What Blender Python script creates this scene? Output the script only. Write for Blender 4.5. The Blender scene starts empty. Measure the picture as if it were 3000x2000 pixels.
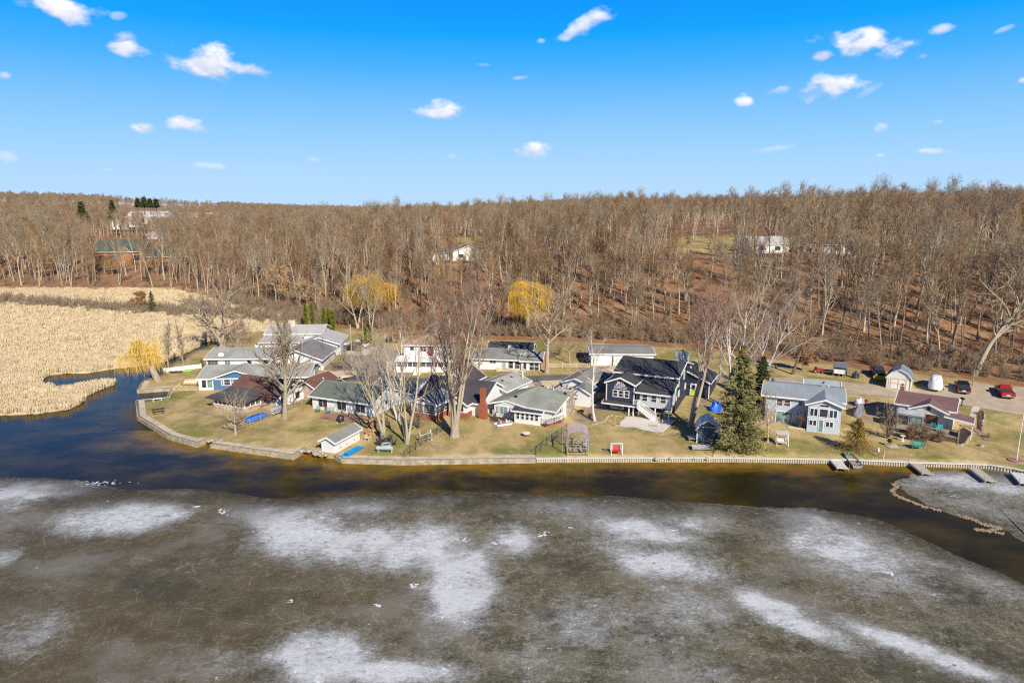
import bpy, bmesh, math, random
from math import sin, cos, tan, atan2, radians, pi, sqrt, exp, hypot
from mathutils import Vector, Matrix, noise as mnoise
from mathutils.geometry import delaunay_2d_cdt

random.seed(7)
SC = bpy.context.scene
COL = SC.collection

# ---------------------------------------------------------------- camera
CH, PITCH, FPX = 33.0, radians(11.3), 2000.0
cam_d = bpy.data.cameras.new('camera')
cam_d.lens = 24.0; cam_d.sensor_width = 36.0; cam_d.clip_start = 0.5; cam_d.clip_end = 20000
cam = bpy.data.objects.new('camera', cam_d); COL.objects.link(cam)
cam.location = (0, 0, CH); cam.rotation_euler = (pi/2-PITCH, 0, 0)
SC.camera = cam

# ---------------------------------------------------------------- light
SUN_EL, SUN_AZ = radians(34), radians(25)          # azimuth measured from -Y towards +X
SD = Vector((sin(SUN_AZ)*cos(SUN_EL), -cos(SUN_AZ)*cos(SUN_EL), sin(SUN_EL)))
sl = bpy.data.lights.new('sun', 'SUN'); sl.energy = 5.0; sl.angle = radians(0.5); sl.color = (1.0, 0.93, 0.80)
so = bpy.data.objects.new('sun', sl); COL.objects.link(so)
so.rotation_euler = SD.to_track_quat('Z', 'Y').to_euler()
SC.view_settings.view_transform = 'Standard'; SC.view_settings.look = 'None'
SC.view_settings.exposure = 0.3; SC.view_settings.gamma = 1.0; SC.view_settings.use_curve_mapping = False
SC.render.engine = 'CYCLES'
SC.cycles.max_bounces = 6; SC.cycles.transparent_max_bounces = 8
SC.cycles.diffuse_bounces = 2; SC.cycles.glossy_bounces = 3
SC.cycles.use_denoising = False
SC.cycles.filter_width = 1.2

W = bpy.data.worlds.new('World'); SC.world = W; W.use_nodes = True
nt = W.node_tree; N = nt.nodes; L = nt.links; N.clear()
def wn(t, **k):
    n = N.new(t)
    for a, b in k.items(): setattr(n, a, b)
    return n
def wm(op, a=None, b=None, c=None, clamp=False):
    n = N.new('ShaderNodeMath'); n.operation = op; n.use_clamp = clamp
    for i, v in enumerate((a, b, c)):
        if v is None: continue
        if isinstance(v, (int, float)): n.inputs[i].default_value = v
        else: L.new(v, n.inputs[i])
    return n.outputs[0]
sky = wn('ShaderNodeTexSky', sky_type='NISHITA', sun_disc=False)
sky.sun_elevation = SUN_EL; sky.sun_rotation = pi - SUN_AZ; sky.air_density = 1.0; sky.dust_density = 0.4; sky.ozone_density = 2.0
tc = wn('ShaderNodeTexCoord'); sep = wn('ShaderNodeSeparateXYZ'); L.new(tc.outputs['Generated'], sep.inputs[0])
X, Y, Z = sep.outputs
az = wm('ARCTAN2', X, Y)
hyp = wm('SQRT', wm('ADD', wm('MULTIPLY', X, X), wm('MULTIPLY', Y, Y)))
el = wm('ARCTAN2', Z, hyp)
ramp = wn('ShaderNodeValToRGB'); L.new(wm('MULTIPLY', el, 1.0/0.6, clamp=True), ramp.inputs[0])
cr = ramp.color_ramp; cr.interpolation = 'LINEAR'
stops = [(0.0, (.50, .74, 1)), (.08, (.42, .70, 1)), (.157, (.30, .63, 1)), (.233, (.18, .54, 1)), (.305, (.06, .45, 1)), (.375, (.0, .38, 1)), (.45, (.0, .30, 1)), (.62, (.001, .12, .56)), (1.0, (.001, .035, .22))]
cr.elements[0].position = 0; cr.elements[0].color = (*stops[0][1], 1)
cr.elements[1].position = 1; cr.elements[1].color = (*stops[-1][1], 1)
for p, c in stops[1:-1]:
    e = cr.elements.new(p); e.color = (*c, 1)
SKYK = 0.10; EXPK = 2**0.3
sc_ = wn('ShaderNodeVectorMath', operation='SCALE'); L.new(ramp.outputs[0], sc_.inputs[0]); sc_.inputs['Scale'].default_value = 1.0/SKYK/EXPK
mx = wn('ShaderNodeMix', data_type='RGBA'); mx.inputs[0].default_value = 0.97
L.new(sky.outputs[0], mx.inputs[6]); L.new(sc_.outputs[0], mx.inputs[7])
# clouds: soft noise-edged patches at directions around the sky
comb = wn('ShaderNodeCombineXYZ'); L.new(az, comb.inputs[0]); L.new(wm('MULTIPLY', el, 1.7), comb.inputs[1])
nz = wn('ShaderNodeTexNoise'); nz.inputs['Scale'].default_value = 30; nz.inputs['Detail'].default_value = 5; nz.inputs['Roughness'].default_value = .5
L.new(comb.outputs[0], nz.inputs['Vector'])
nv = wm('SUBTRACT', nz.outputs[0], 0.5)
grp = bpy.data.node_groups.new('cloud_patch', 'ShaderNodeTree')
for nm in ('u', 'v', 'n', 'cu', 'cv', 'ia', 'ib', 'tilt', 'dens'):
    grp.interface.new_socket(nm, in_out='INPUT', socket_type='NodeSocketFloat')
grp.interface.new_socket('m', in_out='OUTPUT', socket_type='NodeSocketFloat')
grp.interface.new_socket('s', in_out='OUTPUT', socket_type='NodeSocketFloat')
gi = grp.nodes.new('NodeGroupInput'); go = grp.nodes.new('NodeGroupOutput')
def gm(op, a, b=None, c=None, clamp=False):
    n = grp.nodes.new('ShaderNodeMath'); n.operation = op; n.use_clamp = clamp
    for i, v in enumerate((a, b, c)):
        if v is None: continue
        if isinstance(v, (int, float)): n.inputs[i].default_value = v
        else: grp.links.new(v, n.inputs[i])
    return n.outputs[0]
I = gi.outputs
du = gm('SUBTRACT', I['u'], I['cu']); dv = gm('SUBTRACT', gm('SUBTRACT', I['v'], I['cv']), gm('MULTIPLY', du, I['tilt']))
a_ = gm('MULTIPLY', du, I['ia']); b_ = gm('MULTIPLY', dv, I['ib'])
rr = gm('SQRT', gm('ADD', gm('MULTIPLY', a_, a_), gm('MULTIPLY', b_, b_)))
m_ = gm('ADD', gm('SUBTRACT', 0.92, rr), gm('MULTIPLY', I['n'], 2.3))
sm = grp.nodes.new('ShaderNodeMapRange'); sm.interpolation_type = 'SMOOTHSTEP'
grp.links.new(m_, sm.inputs[0]); sm.inputs[1].default_value = 0.0; sm.inputs[2].default_value = 0.75
near = gm('LESS_THAN', rr, 1.7)
grp.links.new(gm('MULTIPLY', gm('MULTIPLY', sm.outputs[0], I['dens']), near), go.inputs['m'])
grp.links.new(gm('MULTIPLY', near, gm('ADD', gm('MULTIPLY_ADD', b_, -0.6, 0.4), gm('MULTIPLY', I['n'], -1.6), clamp=True)), go.inputs['s'])
CL = [(145,22,85,30,-.15,1),(290,110,58,24,0,.9),(470,140,80,42,0,1),(560,158,60,20,-.15,.8),(270,38,22,11,.3,.35),(325,293,30,17,0,.95),
      (425,284,54,20,0,1),(1010,255,52,24,.1,.95),(1222,345,40,21,.1,1),(1345,58,70,22,.4,.8),(1990,100,86,31,-.1,1),(1890,126,30,17,0,1),
      (1903,195,72,30,0,1),(1705,236,27,15,0,.9),(1790,207,32,11,.15,.5),(2165,68,26,13,.1,.7),(2155,348,46,9,0,.6),(2120,130,16,8,0,.4),
      (495,382,50,10,-.1,.38),(1775,342,44,9,.1,.35),(1988,215,32,12,.5,.3),(8,173,20,11,0,.55),(10,360,24,16,0,.4),(1196,179,30,6,.1,.4),
      (1242,95,11,6,0,.4),(2310,66,24,8,.3,.35),(2155,280,14,7,0,.5),(1038,360,15,10,0,.3),(720,367,20,9,0,.3),(2022,292,14,9,0,.35),
      (2020,357,12,6,0,.45),(2300,428,70,13,0,.3),(1110,150,18,5,0,.15),(2348,185,10,8,0,.7),(240,389,20,5,0,.25),(415,386,14,5,0,.25)]
mask = None; shade = None
for (cx, cy, hw, hh, tl, dn) in CL:
    s_ = 3000/2352; rx, ry = (cx*s_-1500)/FPX, (1000-cy*s_)/FPX
    d = Vector((rx, cos(PITCH)+ry*sin(PITCH), -sin(PITCH)+ry*cos(PITCH))).normalized()
    g = N.new('ShaderNodeGroup'); g.node_tree = grp
    L.new(az, g.inputs['u']); L.new(el, g.inputs['v']); L.new(nv, g.inputs['n'])
    k = 1/sqrt(1+rx*rx+ry*ry)
    g.inputs['cu'].default_value = atan2(d.x, d.y); g.inputs['cv'].default_value = atan2(d.z, hypot(d.x, d.y))
    g.inputs['ia'].default_value = 1/(hw*1.12*s_/FPX*k); g.inputs['ib'].default_value = 1/(hh*1.12*s_/FPX*k)
    g.inputs['tilt'].default_value = tl; g.inputs['dens'].default_value = dn
    mask = g.outputs['m'] if mask is None else wm('MAXIMUM', mask, g.outputs['m'])
    shade = g.outputs['s'] if shade is None else wm('MAXIMUM', shade, g.outputs['s'])
cc = wn('ShaderNodeMix', data_type='RGBA'); L.new(shade, cc.inputs[0])
cc.inputs[6].default_value = (.86/SKYK, .86/SKYK, .88/SKYK, 1); cc.inputs[7].default_value = (.48/SKYK, .52/SKYK, .70/SKYK, 1)
m2 = wn('ShaderNodeMix', data_type='RGBA'); L.new(mask, m2.inputs[0]); L.new(mx.outputs[2], m2.inputs[6]); L.new(cc.outputs[2], m2.inputs[7])
bg = wn('ShaderNodeBackground'); L.new(m2.outputs[2], bg.inputs[0]); bg.inputs[1].default_value = SKYK
wo = wn('ShaderNodeOutputWorld'); L.new(bg.outputs[0], wo.inputs[0])
W.cycles.sampling_method = 'MANUAL'; W.cycles.sample_map_resolution = 512

# ---------------------------------------------------------------- materials
def srgb(r, g, b):
    f = lambda c: (c/255/12.92 if c/255 <= .04045 else ((c/255+.055)/1.055)**2.4)
    return (f(r), f(g), f(b))
class MT:
    """small helper for a node material around one Principled shader"""
    def __init__(s, name, rough=.8, spec=.3, metal=0.0):
        s.m = bpy.data.materials.new(name); s.m.use_nodes = True
        s.n = s.m.node_tree.nodes; s.l = s.m.node_tree.links
        s.p = s.n['Principled BSDF']; s.p.inputs['Roughness'].default_value = rough
        s.p.inputs['Specular IOR Level'].default_value = spec; s.p.inputs['Metallic'].default_value = metal
        s.tc = s.n.new('ShaderNodeTexCoord')
    def set(s, sock, v):
        if isinstance(v, (int, float)): sock.default_value = v
        elif isinstance(v, tuple): sock.default_value = (*v, 1) if len(v) == 3 else v
        else: s.l.new(v, sock)
    def math(s, op, a, b=None, c=None, clamp=False):
        n = s.n.new('ShaderNodeMath'); n.operation = op; n.use_clamp = clamp
        for i, v in enumerate((a, b, c)):
            if v is not None: s.set(n.inputs[i], v)
        return n.outputs[0]
    def noise(s, scale, detail=4, rough=.6, stretch=None, coord='Object', dist=0, off=None):
        n = s.n.new('ShaderNodeTexNoise'); n.inputs['Scale'].default_value = scale
        n.inputs['Detail'].default_value = detail; n.inputs['Roughness'].default_value = rough; n.inputs['Distortion'].default_value = dist
        if stretch or off:
            mp = s.n.new('ShaderNodeMapping'); s.l.new(s.tc.outputs[coord], mp.inputs[0])
            if stretch: mp.inputs['Scale'].default_value = stretch
            if off: mp.inputs['Location'].default_value = off
            s.l.new(mp.outputs[0], n.inputs['Vector'])
        else: s.l.new(s.tc.outputs[coord], n.inputs['Vector'])
        return n.outputs[0]
    def voro(s, scale, feature='F1', rand=1, stretch=None):
        n = s.n.new('ShaderNodeTexVoronoi'); n.feature = feature; n.inputs['Scale'].default_value = scale
        if stretch:
            mp = s.n.new('ShaderNodeMapping'); s.l.new(s.tc.outputs['Object'], mp.inputs[0]); mp.inputs['Scale'].default_value = stretch
            s.l.new(mp.outputs[0], n.inputs['Vector'])
        else: s.l.new(s.tc.outputs['Object'], n.inputs['Vector'])
        return n.outputs['Distance']
    def rng(s, v, a, b, c=0, d=1, smooth=True):
        n = s.n.new('ShaderNodeMapRange'); n.interpolation_type = 'SMOOTHSTEP' if smooth else 'LINEAR'
        s.l.new(v, n.inputs[0])
        for i, q in enumerate((a, b, c, d)): n.inputs[i+1].default_value = q
        return n.outputs[0]
    def mix(s, f, a, b, mode='MIX'):
        n = s.n.new('ShaderNodeMix'); n.data_type = 'RGBA'; n.blend_type = mode
        s.set(n.inputs[0], f); s.set(n.inputs[6], a); s.set(n.inputs[7], b); return n.outputs[2]
    def attr(s, name):
        n = s.n.new('ShaderNodeAttribute'); n.attribute_name = name
        q = s.n.new('ShaderNodeSeparateColor'); s.l.new(n.outputs['Color'], q.inputs[0]); return q.outputs
    def rand(s): return s.n.new('ShaderNodeObjectInfo').outputs['Random']
    def bump(s, h, strength=.3, dist=.1):
        b = s.n.new('ShaderNodeBump'); b.inputs['Strength'].default_value = strength; b.inputs['Distance'].default_value = dist
        s.l.new(h, b.inputs['Height']); s.l.new(b.outputs[0], s.p.inputs['Normal'])
    def color(s, c): s.set(s.p.inputs['Base Color'], c); return s.m
_mc = {}
def plain(name, col, rough=.6, var=.12, scale=1.5, spec=.3, metal=0, bump=0):
    """paint, plastic, wood ... : one colour with slight wear"""
    if name in _mc: return _mc[name]
    t = MT(name, rough, spec, metal)
    f = t.rng(t.noise(scale, 5, .65), .3, .7)
    t.color(t.mix(f, tuple(c*(1-var) for c in col), tuple(min(1, c*(1+var*.6)) for c in col)))
    if bump: t.bump(t.noise(scale*8, 3), bump, .03)
    _mc[name] = t.m; return t.m
def siding(name, col, pitch=.2, vertical=False, var=.08):
    """lap siding: fine relief and faint dirt"""
    if name in _mc: return _mc[name]
    t = MT(name, .55, .3)
    w = t.n.new('ShaderNodeTexWave'); w.wave_type = 'BANDS'; w.bands_direction = 'X' if vertical else 'Z'; w.wave_profile = 'SAW'
    w.inputs['Scale'].default_value = 1/pitch/ (2*pi) * (2*pi)/20*3.14159 if False else .314/pitch
    t.l.new(t.tc.outputs['Object'], w.inputs['Vector'])
    f = t.rng(t.noise(.5, 5, .7), .3, .75); g = t.noise(1.2, 4, .6, (1, 1, .15))
    c = t.mix(f, tuple(x*(1-var) for x in col), col)
    c = t.mix(t.rng(g, .55, .8, 0, .25), c, tuple(x*.8 for x in col))
    t.color(c); t.bump(w.outputs['Fac'], .35, .02)
    _mc[name] = t.m; return t.m
def shingle(name, col, var=.25, streak=.2):
    if name in _mc: return _mc[name]
    t = MT(name, .9, .2)
    a = t.rng(t.noise(.35, 5, .7), .3, .7); b = t.rng(t.noise(9, 3, .7), .3, .7); s_ = t.rng(t.noise(.8, 4, .6, (1.6, .25, .25)), .45, .8)
    c = t.mix(a, tuple(x*(1-var) for x in col), tuple(x*(1+var*.5) for x in col))
    c = t.mix(t.math('MULTIPLY', b, .45), c, tuple(x*.55 for x in col))
    c = t.mix(t.math('MULTIPLY', s_, streak), c, tuple(x*.5 for x in col))
    t.color(c); t.bump(t.noise(14, 2), .4, .03)
    _mc[name] = t.m; return t.m

# ---------------------------------------------------------------- tagging and mesh building
def tag(o, label=None, cat=None, group=None, kind=None):
    if label: o['label'] = label
    if cat: o['category'] = cat
    if group: o['group'] = group
    if kind: o['kind'] = kind
    return o
def link(o, parent=None):
    COL.objects.link(o)
    if parent is not None: o.parent = parent
    return o
def empty(name, loc, rz=0):
    o = bpy.data.objects.new(name, None); COL.objects.link(o); o.location = loc; o.rotation_euler = (0, 0, rz)
    o.empty_display_size = .2
    return o
def meshobj(name, vs, fs, mat, parent=None, smooth=False, mats=None, fm=None):
    me = bpy.data.meshes.new(name); me.from_pydata(vs, [], fs)
    for m in (mats or [mat]): me.materials.append(m)
    if fm: me.polygons.foreach_set('material_index', fm)
    if smooth: me.polygons.foreach_set('use_smooth', [True]*len(me.polygons))
    me.update()
    return link(bpy.data.objects.new(name, me), parent)
class MB:
    """collects boxes, bars, tubes, slabs, and links them as one mesh object"""
    def __init__(s): s.v = []; s.f = []
    def add(s, vs, fs):
        n = len(s.v); s.v += [tuple(v) for v in vs]; s.f += [tuple(i+n for i in f) for f in fs]; return s
    def box(s, x0, x1, y0, y1, z0, z1):
        return s.add([(x0,y0,z0),(x1,y0,z0),(x1,y1,z0),(x0,y1,z0),(x0,y0,z1),(x1,y0,z1),(x1,y1,z1),(x0,y1,z1)],
                     [(0,3,2,1),(4,5,6,7),(0,1,5,4),(1,2,6,5),(2,3,7,6),(3,0,4,7)])
    def bar(s, a, b, w=.1, h=None, n=4):
        """prism from a to b; n=4 gives a square bar, more gives a round rod"""
        a = Vector(a); b = Vector(b); d = (b-a); L_ = d.length
        if L_ < 1e-6: return s
        d /= L_; up = Vector((0, 0, 1)) if abs(d.z) < .95 else Vector((0, 1, 0))
        x = d.cross(up).normalized(); y = x.cross(d); h = w if h is None else h
        k = sqrt(2)/2 if n == 4 else .5; off = pi/4 if n == 4 else 0
        vs = []
        for p in (a, b):
            for i in range(n):
                t = off+2*pi*i/n; vs.append(p + x*(cos(t)*w*k) + y*(sin(t)*h*k))
        fs = [(i, (i+1) % n, n+(i+1) % n, n+i) for i in range(n)]
        fs += [tuple(reversed(range(n))), tuple(range(n, 2*n))]
        return s.add(vs, fs)
    def tube(s, pts, rad, n=6, caps=True):
        pts = [Vector(p) for p in pts]; m = len(pts)
        if not hasattr(rad, '__len__'): rad = [rad]*m
        vs = []; x = None
        for i, p in enumerate(pts):
            d = (pts[min(i+1, m-1)]-pts[max(i-1, 0)]).normalized()
            if x is None:
                x = d.cross(Vector((0, 0, 1)) if abs(d.z) < .9 else Vector((1, 0, 0))).normalized()
            else:
                x = (x - d*x.dot(d)).normalized()
            y = d.cross(x)
            for k in range(n):
                t = 2*pi*k/n; vs.append(p + (x*cos(t)+y*sin(t))*rad[i])
        fs = [(i*n+k, i*n+(k+1) % n, (i+1)*n+(k+1) % n, (i+1)*n+k) for i in range(m-1) for k in range(n)]
        if caps: fs += [tuple(reversed(range(n))), tuple((m-1)*n+k for k in range(n))]
        return s.add(vs, fs)
    def poly(s, pts, t=.0, nrm=None):
        """flat polygon, with thickness t laid against its normal"""
        pts = [Vector(p) for p in pts]; n = len(pts)
        if not t: return s.add(pts, [tuple(range(n))])
        if nrm is None:
            nrm = Vector((0, 0, 0))
            for i in range(n): nrm += pts[i].cross(pts[(i+1) % n])
            nrm.normalize()
        lo = [p - nrm*t for p in pts]
        return s.add(pts+lo, [tuple(range(n)), tuple(reversed(range(n, 2*n)))] + [(i, n+i, n+(i+1) % n, (i+1) % n) for i in range(n)])
    def lathe(s, prof, n=12, c=(0, 0, 0)):
        vs = [(c[0]+r*cos(2*pi*k/n), c[1]+r*sin(2*pi*k/n), c[2]+z) for r, z in prof for k in range(n)]; m = len(prof)
        fs = [(i*n+k, i*n+(k+1) % n, (i+1)*n+(k+1) % n, (i+1)*n+k) for i in range(m-1) for k in range(n)]
        fs += [tuple(reversed(range(n))), tuple((m-1)*n+k for k in range(n))]
        return s.add(vs, fs)
    def build(s, name, mat, parent=None, smooth=False):
        return meshobj(name, s.v, s.f, mat, parent, smooth)
def copy_tree(o, parent=None):
    c = o.copy(); COL.objects.link(c); c.parent = parent
    for ch in o.children: copy_tree(ch, c)
    return c

# ---------------------------------------------------------------- terrain
def ss(x, a, b):
    t = max(0.0, min(1.0, (x-a)/(b-a))); return t*t*(3-2*t)
def lerp_table(x, xs, ys):
    if x <= xs[0]: return ys[0]
    for i in range(1, len(xs)):
        if x <= xs[i]: return ys[i-1] + (ys[i]-ys[i-1])*(x-xs[i-1])/(xs[i]-xs[i-1])
    return ys[-1]
def px_ray(px, py):
    rx, ry = (px-1500)/FPX, (1000-py)/FPX
    return Vector((rx, cos(PITCH)+ry*sin(PITCH), -sin(PITCH)+ry*cos(PITCH)))
def onplane(px, py, z):
    d = px_ray(px, py); t = (z-CH)/d.z; return (d.x*t, d.y*t)
SHORE_M = [(-500,1230),(0,1213),(38,1212),(102,1209),(199,1196),(237,1178),(242,1163),(275,1146),(328,1126),(333,1116),(293,1121),(230,1131),(160,1143),
           (112,1122),(143,1096),(194,1091),(255,1090),(339,1077),(400,1072),(480,1058),(560,1024),(600,1000),(637,996)]
SHORE_E = [(650,999),(643,1005),(560,1039),(520,1062),(455,1092),(419,1114),(403,1142),(502,1135),(490,1163),(399,1172),(403,1219),(493,1274),(577,1298),
           (610,1283),(640,1288),(617,1299),(859,1333),(897,1308),(943,1327),(980,1331),(1002,1343),(1140,1347),(1183,1348),(1568,1342),(1571,1341),(1850,1340),
           (2150,1340),(2500,1345),(2660,1352),(2893,1359),(2968,1371),(3000,1378),(3400,1440),(3900,1500)]
shore = [onplane(px, py, .2) for px, py in SHORE_M] + [onplane(px, py, .6) for px, py in SHORE_E]
shore = [(-420, shore[0][1]-6)] + shore + [(320, shore[-1][1]-2)]
NM = len(SHORE_M)+1
MARSH = [(-420, shore[0][1]-30)] + shore[1:NM] + [onplane(a, b, .3) for a, b in
        [(640,990),(700,978),(850,968),(905,945),(800,915),(650,893),(500,852)]] + [(-420, 272)]
def seg_d(px, py, poly, closed=True):
    best = 1e9; n = len(poly)
    for i in range(n if closed else n-1):
        ax, ay = poly[i]; bx, by = poly[(i+1) % n]; dx, dy = bx-ax, by-ay
        t = ((px-ax)*dx+(py-ay)*dy)/(dx*dx+dy*dy+1e-9); t = 0 if t < 0 else 1 if t > 1 else t
        d = (ax+dx*t-px)**2+(ay+dy*t-py)**2
        if d < best: best = d
    return sqrt(best)
def inside(x, y, poly):
    r = False; n = len(poly); j = n-1
    for i in range(n):
        xi, yi = poly[i]; xj, yj = poly[j]
        if (yi > y) != (yj > y) and x < (xj-xi)*(y-yi)/(yj-yi)+xi: r = not r
        j = i
    return r
def marshness(x, y):
    if x > -30 or y < 60 or y > 300: return 0.0
    ins = inside(x, y, MARSH)
    d = seg_d(x, y, MARSH); d = d if ins else -d
    return ss(d, -3, 0.5)
FOOT_X = [-420,-201,-134,-87,-54,-17,16,40,50,73,90,150,300]
FOOT_Y = [275,268,262,222,190,172,163,156,147,134,123,116,110]
def foot(x): return lerp_table(x, FOOT_X, FOOT_Y)
def hillk(x): return lerp_table(x, [-300,-150,-90,-40,30,60,150,300], [.45,.5,.68,.82,.88,1.03,1.16,1.16])
def gh(x, y):
    sf = min(26.0, max(0.0, (-25-x)*.75))
    h = 0.62 + (.5 + .9*ss(x, -25, 25))*ss(y, 92+sf, 122+sf)
    d = y - foot(x)
    if d > 0:
        k = hillk(x)
        h += k*lerp_table(d, [0,12,30,70,110,300,600,1400,3000,6000], [0,1.0,4.6,12.8,15.2,16.5,16,21,23,20])
        if y > 300:
            a = x/y
            h += 30*ss(y, 500, 1300)*exp(-((a+.75)/.33)**2) + 3*mnoise.noise((x/350, y/350, 0))*ss(y, 350, 700)
            h += 7*ss(y, 700, 1500)*exp(-((a-.62)/.35)**2)
        h += .5*mnoise.noise((x/22, y/22, 5))*ss(d, 5, 40)
    return h
def ght(x, y):
    h = gh(x, y); m = marshness(x, y)
    return h*(1-m) + (.18 if y < 262 else h)*m
_dz = {}
def G(px, py, dz=0.0):
    """the point of the ground seen at a place in the picture (ray-marched)"""
    d = px_ray(px, py); t = 50.0; o = Vector((0, 0, CH))
    while t < 2500:
        p = o + d*t
        if p.z <= gh(p.x, p.y)+dz: break
        t += .5 + t*.002
    lo, hi = t-6, t
    for _ in range(24):
        m = (lo+hi)/2; p = o+d*m
        if p.z <= gh(p.x, p.y)+dz: hi = m
        else: lo = m
    p = o+d*hi
    return Vector((p.x, p.y, gh(p.x, p.y)))
def to_px(p):
    x, y, z = p[0], p[1], p[2]-CH
    dep = y*cos(PITCH)-z*sin(PITCH); up = y*sin(PITCH)+z*cos(PITCH)
    return (1500+FPX*x/dep, 1000-FPX*up/dep)

# ---------------------------------------------------------------- ground sheets
def ground_material():
    t = MT('ground_cover', .95, .15)
    z = t.attr('zone')        # R leaf litter, G marsh, B bare dirt
    n1 = t.noise(.09, 6, .65); n2 = t.noise(.8, 6, .7); n3 = t.noise(6, 4, .7); n4 = t.noise(.25, 5, .6, (1, .45, 1)); n5 = t.noise(.045, 3, .5)
    lawn = t.mix(t.rng(n4, .32, .66), (.31, .235, .085), (.54, .40, .18))
    lawn = t.mix(t.math('MULTIPLY', t.rng(n1, .48, .62), .85), lawn, (.20, .20, .05))
    lawn = t.mix(t.math('MULTIPLY', t.rng(t.noise(.16, 6, .7, off=(40, 3, 0)), .54, .66), .7), lawn, (.33, .235, .12))
    lawn = t.mix(t.math('MULTIPLY', t.rng(n2, .5, .72), .55), lawn, (.62, .49, .27))
    lawn = t.mix(t.math('MULTIPLY', t.rng(n3, .5, .75), .4), lawn, (.15, .105, .04))
    leaf = t.mix(t.rng(n2, .35, .65), (.38, .19, .09), (.22, .125, .07))
    leaf = t.mix(t.math('MULTIPLY', t.rng(n4, .48, .66), .7), leaf, (.42, .28, .16))
    leaf = t.mix(t.math('MULTIPLY', t.rng(n3, .5, .7), .6), leaf, (.13, .075, .04))
    marsh = t.mix(t.rng(n4, .35, .65), (.60, .47, .29), (.46, .35, .20))
    dirt = t.mix(t.rng(n2, .35, .65), (.36, .28, .19), (.24, .17, .11))
    c = t.mix(t.rng(t.math('ADD', z[0], t.math('MULTIPLY', t.math('SUBTRACT', n2, .5), .5)), .35, .65), lawn, leaf)
    c = t.mix(z[1], c, marsh)
    c = t.mix(t.rng(t.math('ADD', z[2], t.math('MULTIPLY', t.math('SUBTRACT', n3, .5), .6)), .35, .65), c, dirt)
    t.bump(t.math('ADD', n3, n2), .6, .12)
    return t.color(c)
GM = ground_material()
DIRT = []     # (x, y, r, strength) spots of bare earth, filled from picture places
def dirt(px, py, r, s=1): p = G(px, py); DIRT.append((p.x, p.y, r, s))
for a in [(1240,1215,2.5),(1150,1090,4),(960,1075,3.5,.9),(1000,1090,4,.8),(1720,1225,3,.8),(1760,1190,3),(2080,1180,4,.8),(2090,1230,3,.7),(2560,1220,5,.6),(2520,1190,4,.7),
          (1640,1275,2.5,.6),(1560,1330,2,.6),(2040,1320,1.6,.6),(1690,1160,3,.6),(2250,1265,2.5,.5),(2700,1130,4,.5),(2250,1230,3,.5),(1440,1235,2,.5),(2120,1255,2,.8)]: dirt(*a)
def zone(x, y):
    d = y - foot(x) + 3*mnoise.noise((x/9, y/9, 2))
    r = ss(d, -15, -2)
    g = marshness(x, y)
    if -150 < x < -30 and 150 < y < 262:      # dry sedge between the marsh and the wood
        g = max(g, ss(y, 176, 186)*ss(-x, 48, 58)*(1-r))
    b = 0
    for (dx, dy, rr, s) in DIRT:
        q = (x-dx)**2+(y-dy)**2
        if q < 4*rr*rr: b = max(b, s*(1-ss(sqrt(q), rr*.4, rr*1.5)))
    # fields and clearings on the plateau
    if y > 190:
        px, py = to_px((x, y, gh(x, y)))
        if py > 690 and ((1960 < px < 2900 and py < 742) or (1330 < px < 1420 and py < 775)): r = 0; 
        if 640 > py > 618 and 1900 < px < 2200: r = 0; b = 0
    return (r, g, b, 1)
pts = []; edges = []
poly_ = list(shore)
for i in range(len(poly_)-1):
    (ax, ay), (bx, by) = poly_[i], poly_[i+1]; n = max(1, int(hypot(bx-ax, by-ay)/4)); st = len(pts)
    wob = .35 if i < NM-1 else 0
    for k in range(n):
        f = k/n; x = ax+(bx-ax)*f; y = ay+(by-ay)*f
        if wob and k: x += wob*mnoise.noise((x, y, 0)); y += 2.2*wob*mnoise.noise((x*.6, y*.6, 9))
        pts.append((x, y))
pts.append(poly_[-1]); nshore = len(pts)
for k in range(0, 30): pts.append((320, pts[nshore-1][1]+(300-pts[nshore-1][1])*(k+1)/30))
for k in range(1, 75): pts.append((320-740*k/74, 300))
for k in range(1, 20): pts.append((-420, 300-(300-poly_[0][1])*k/20))
nb = len(pts); outline = pts[:nb]
edges = [(i, (i+1) % nb) for i in range(nb)]
edge_poly = pts[:nshore]
y = 60.0
while y < 299:
    st = 2.4 if y < 150 else 4.0
    x = -418.0 + random.random()
    while x < 318:
        s2 = st if -120 < x < 110 else 9.0
        jx, jy = x+random.uniform(-.3, .3)*s2, y+random.uniform(-.2, .2)*st
        if y < 135 or x < -40:
            if inside(jx, jy, outline) and seg_d(jx, jy, edge_poly, False) > .7: pts.append((jx, jy))
        elif inside(jx, jy, outline): pts.append((jx, jy))
        x += s2
    y += st
res = delaunay_2d_cdt([Vector(p) for p in pts], edges, [list(range(nb))], 1, 1e-4, True)
gv = [(v.x, v.y, ght(v.x, v.y)) for v in res[0]]; gf = [tuple(f) for f in res[2] if inside(sum(gv[i][0] for i in f)/3, sum(gv[i][1] for i in f)/3, outline)]
# banks down to the lake bed
orig = {}
for i, lst in enumerate(res[3]):
    for k in lst: orig[k] = i
for i in range(nshore-1):
    a, b = orig[i], orig[i+1]; n = len(gv)
    gv += [(gv[a][0], gv[a][1], -1.2), (gv[b][0], gv[b][1], -1.2)]
    gf.append((a, n, n+1, b))
ground = meshobj('ground', gv, gf, GM, smooth=True); tag(ground, kind='structure')
def paint(o, fn, name='zone'):
    ca = o.data.color_attributes.new(name, 'FLOAT_COLOR', 'POINT')
    buf = []
    for v in o.data.vertices: buf += fn(v.co.x, v.co.y)
    ca.data.foreach_set('color', buf)
paint(ground, zone)
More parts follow.
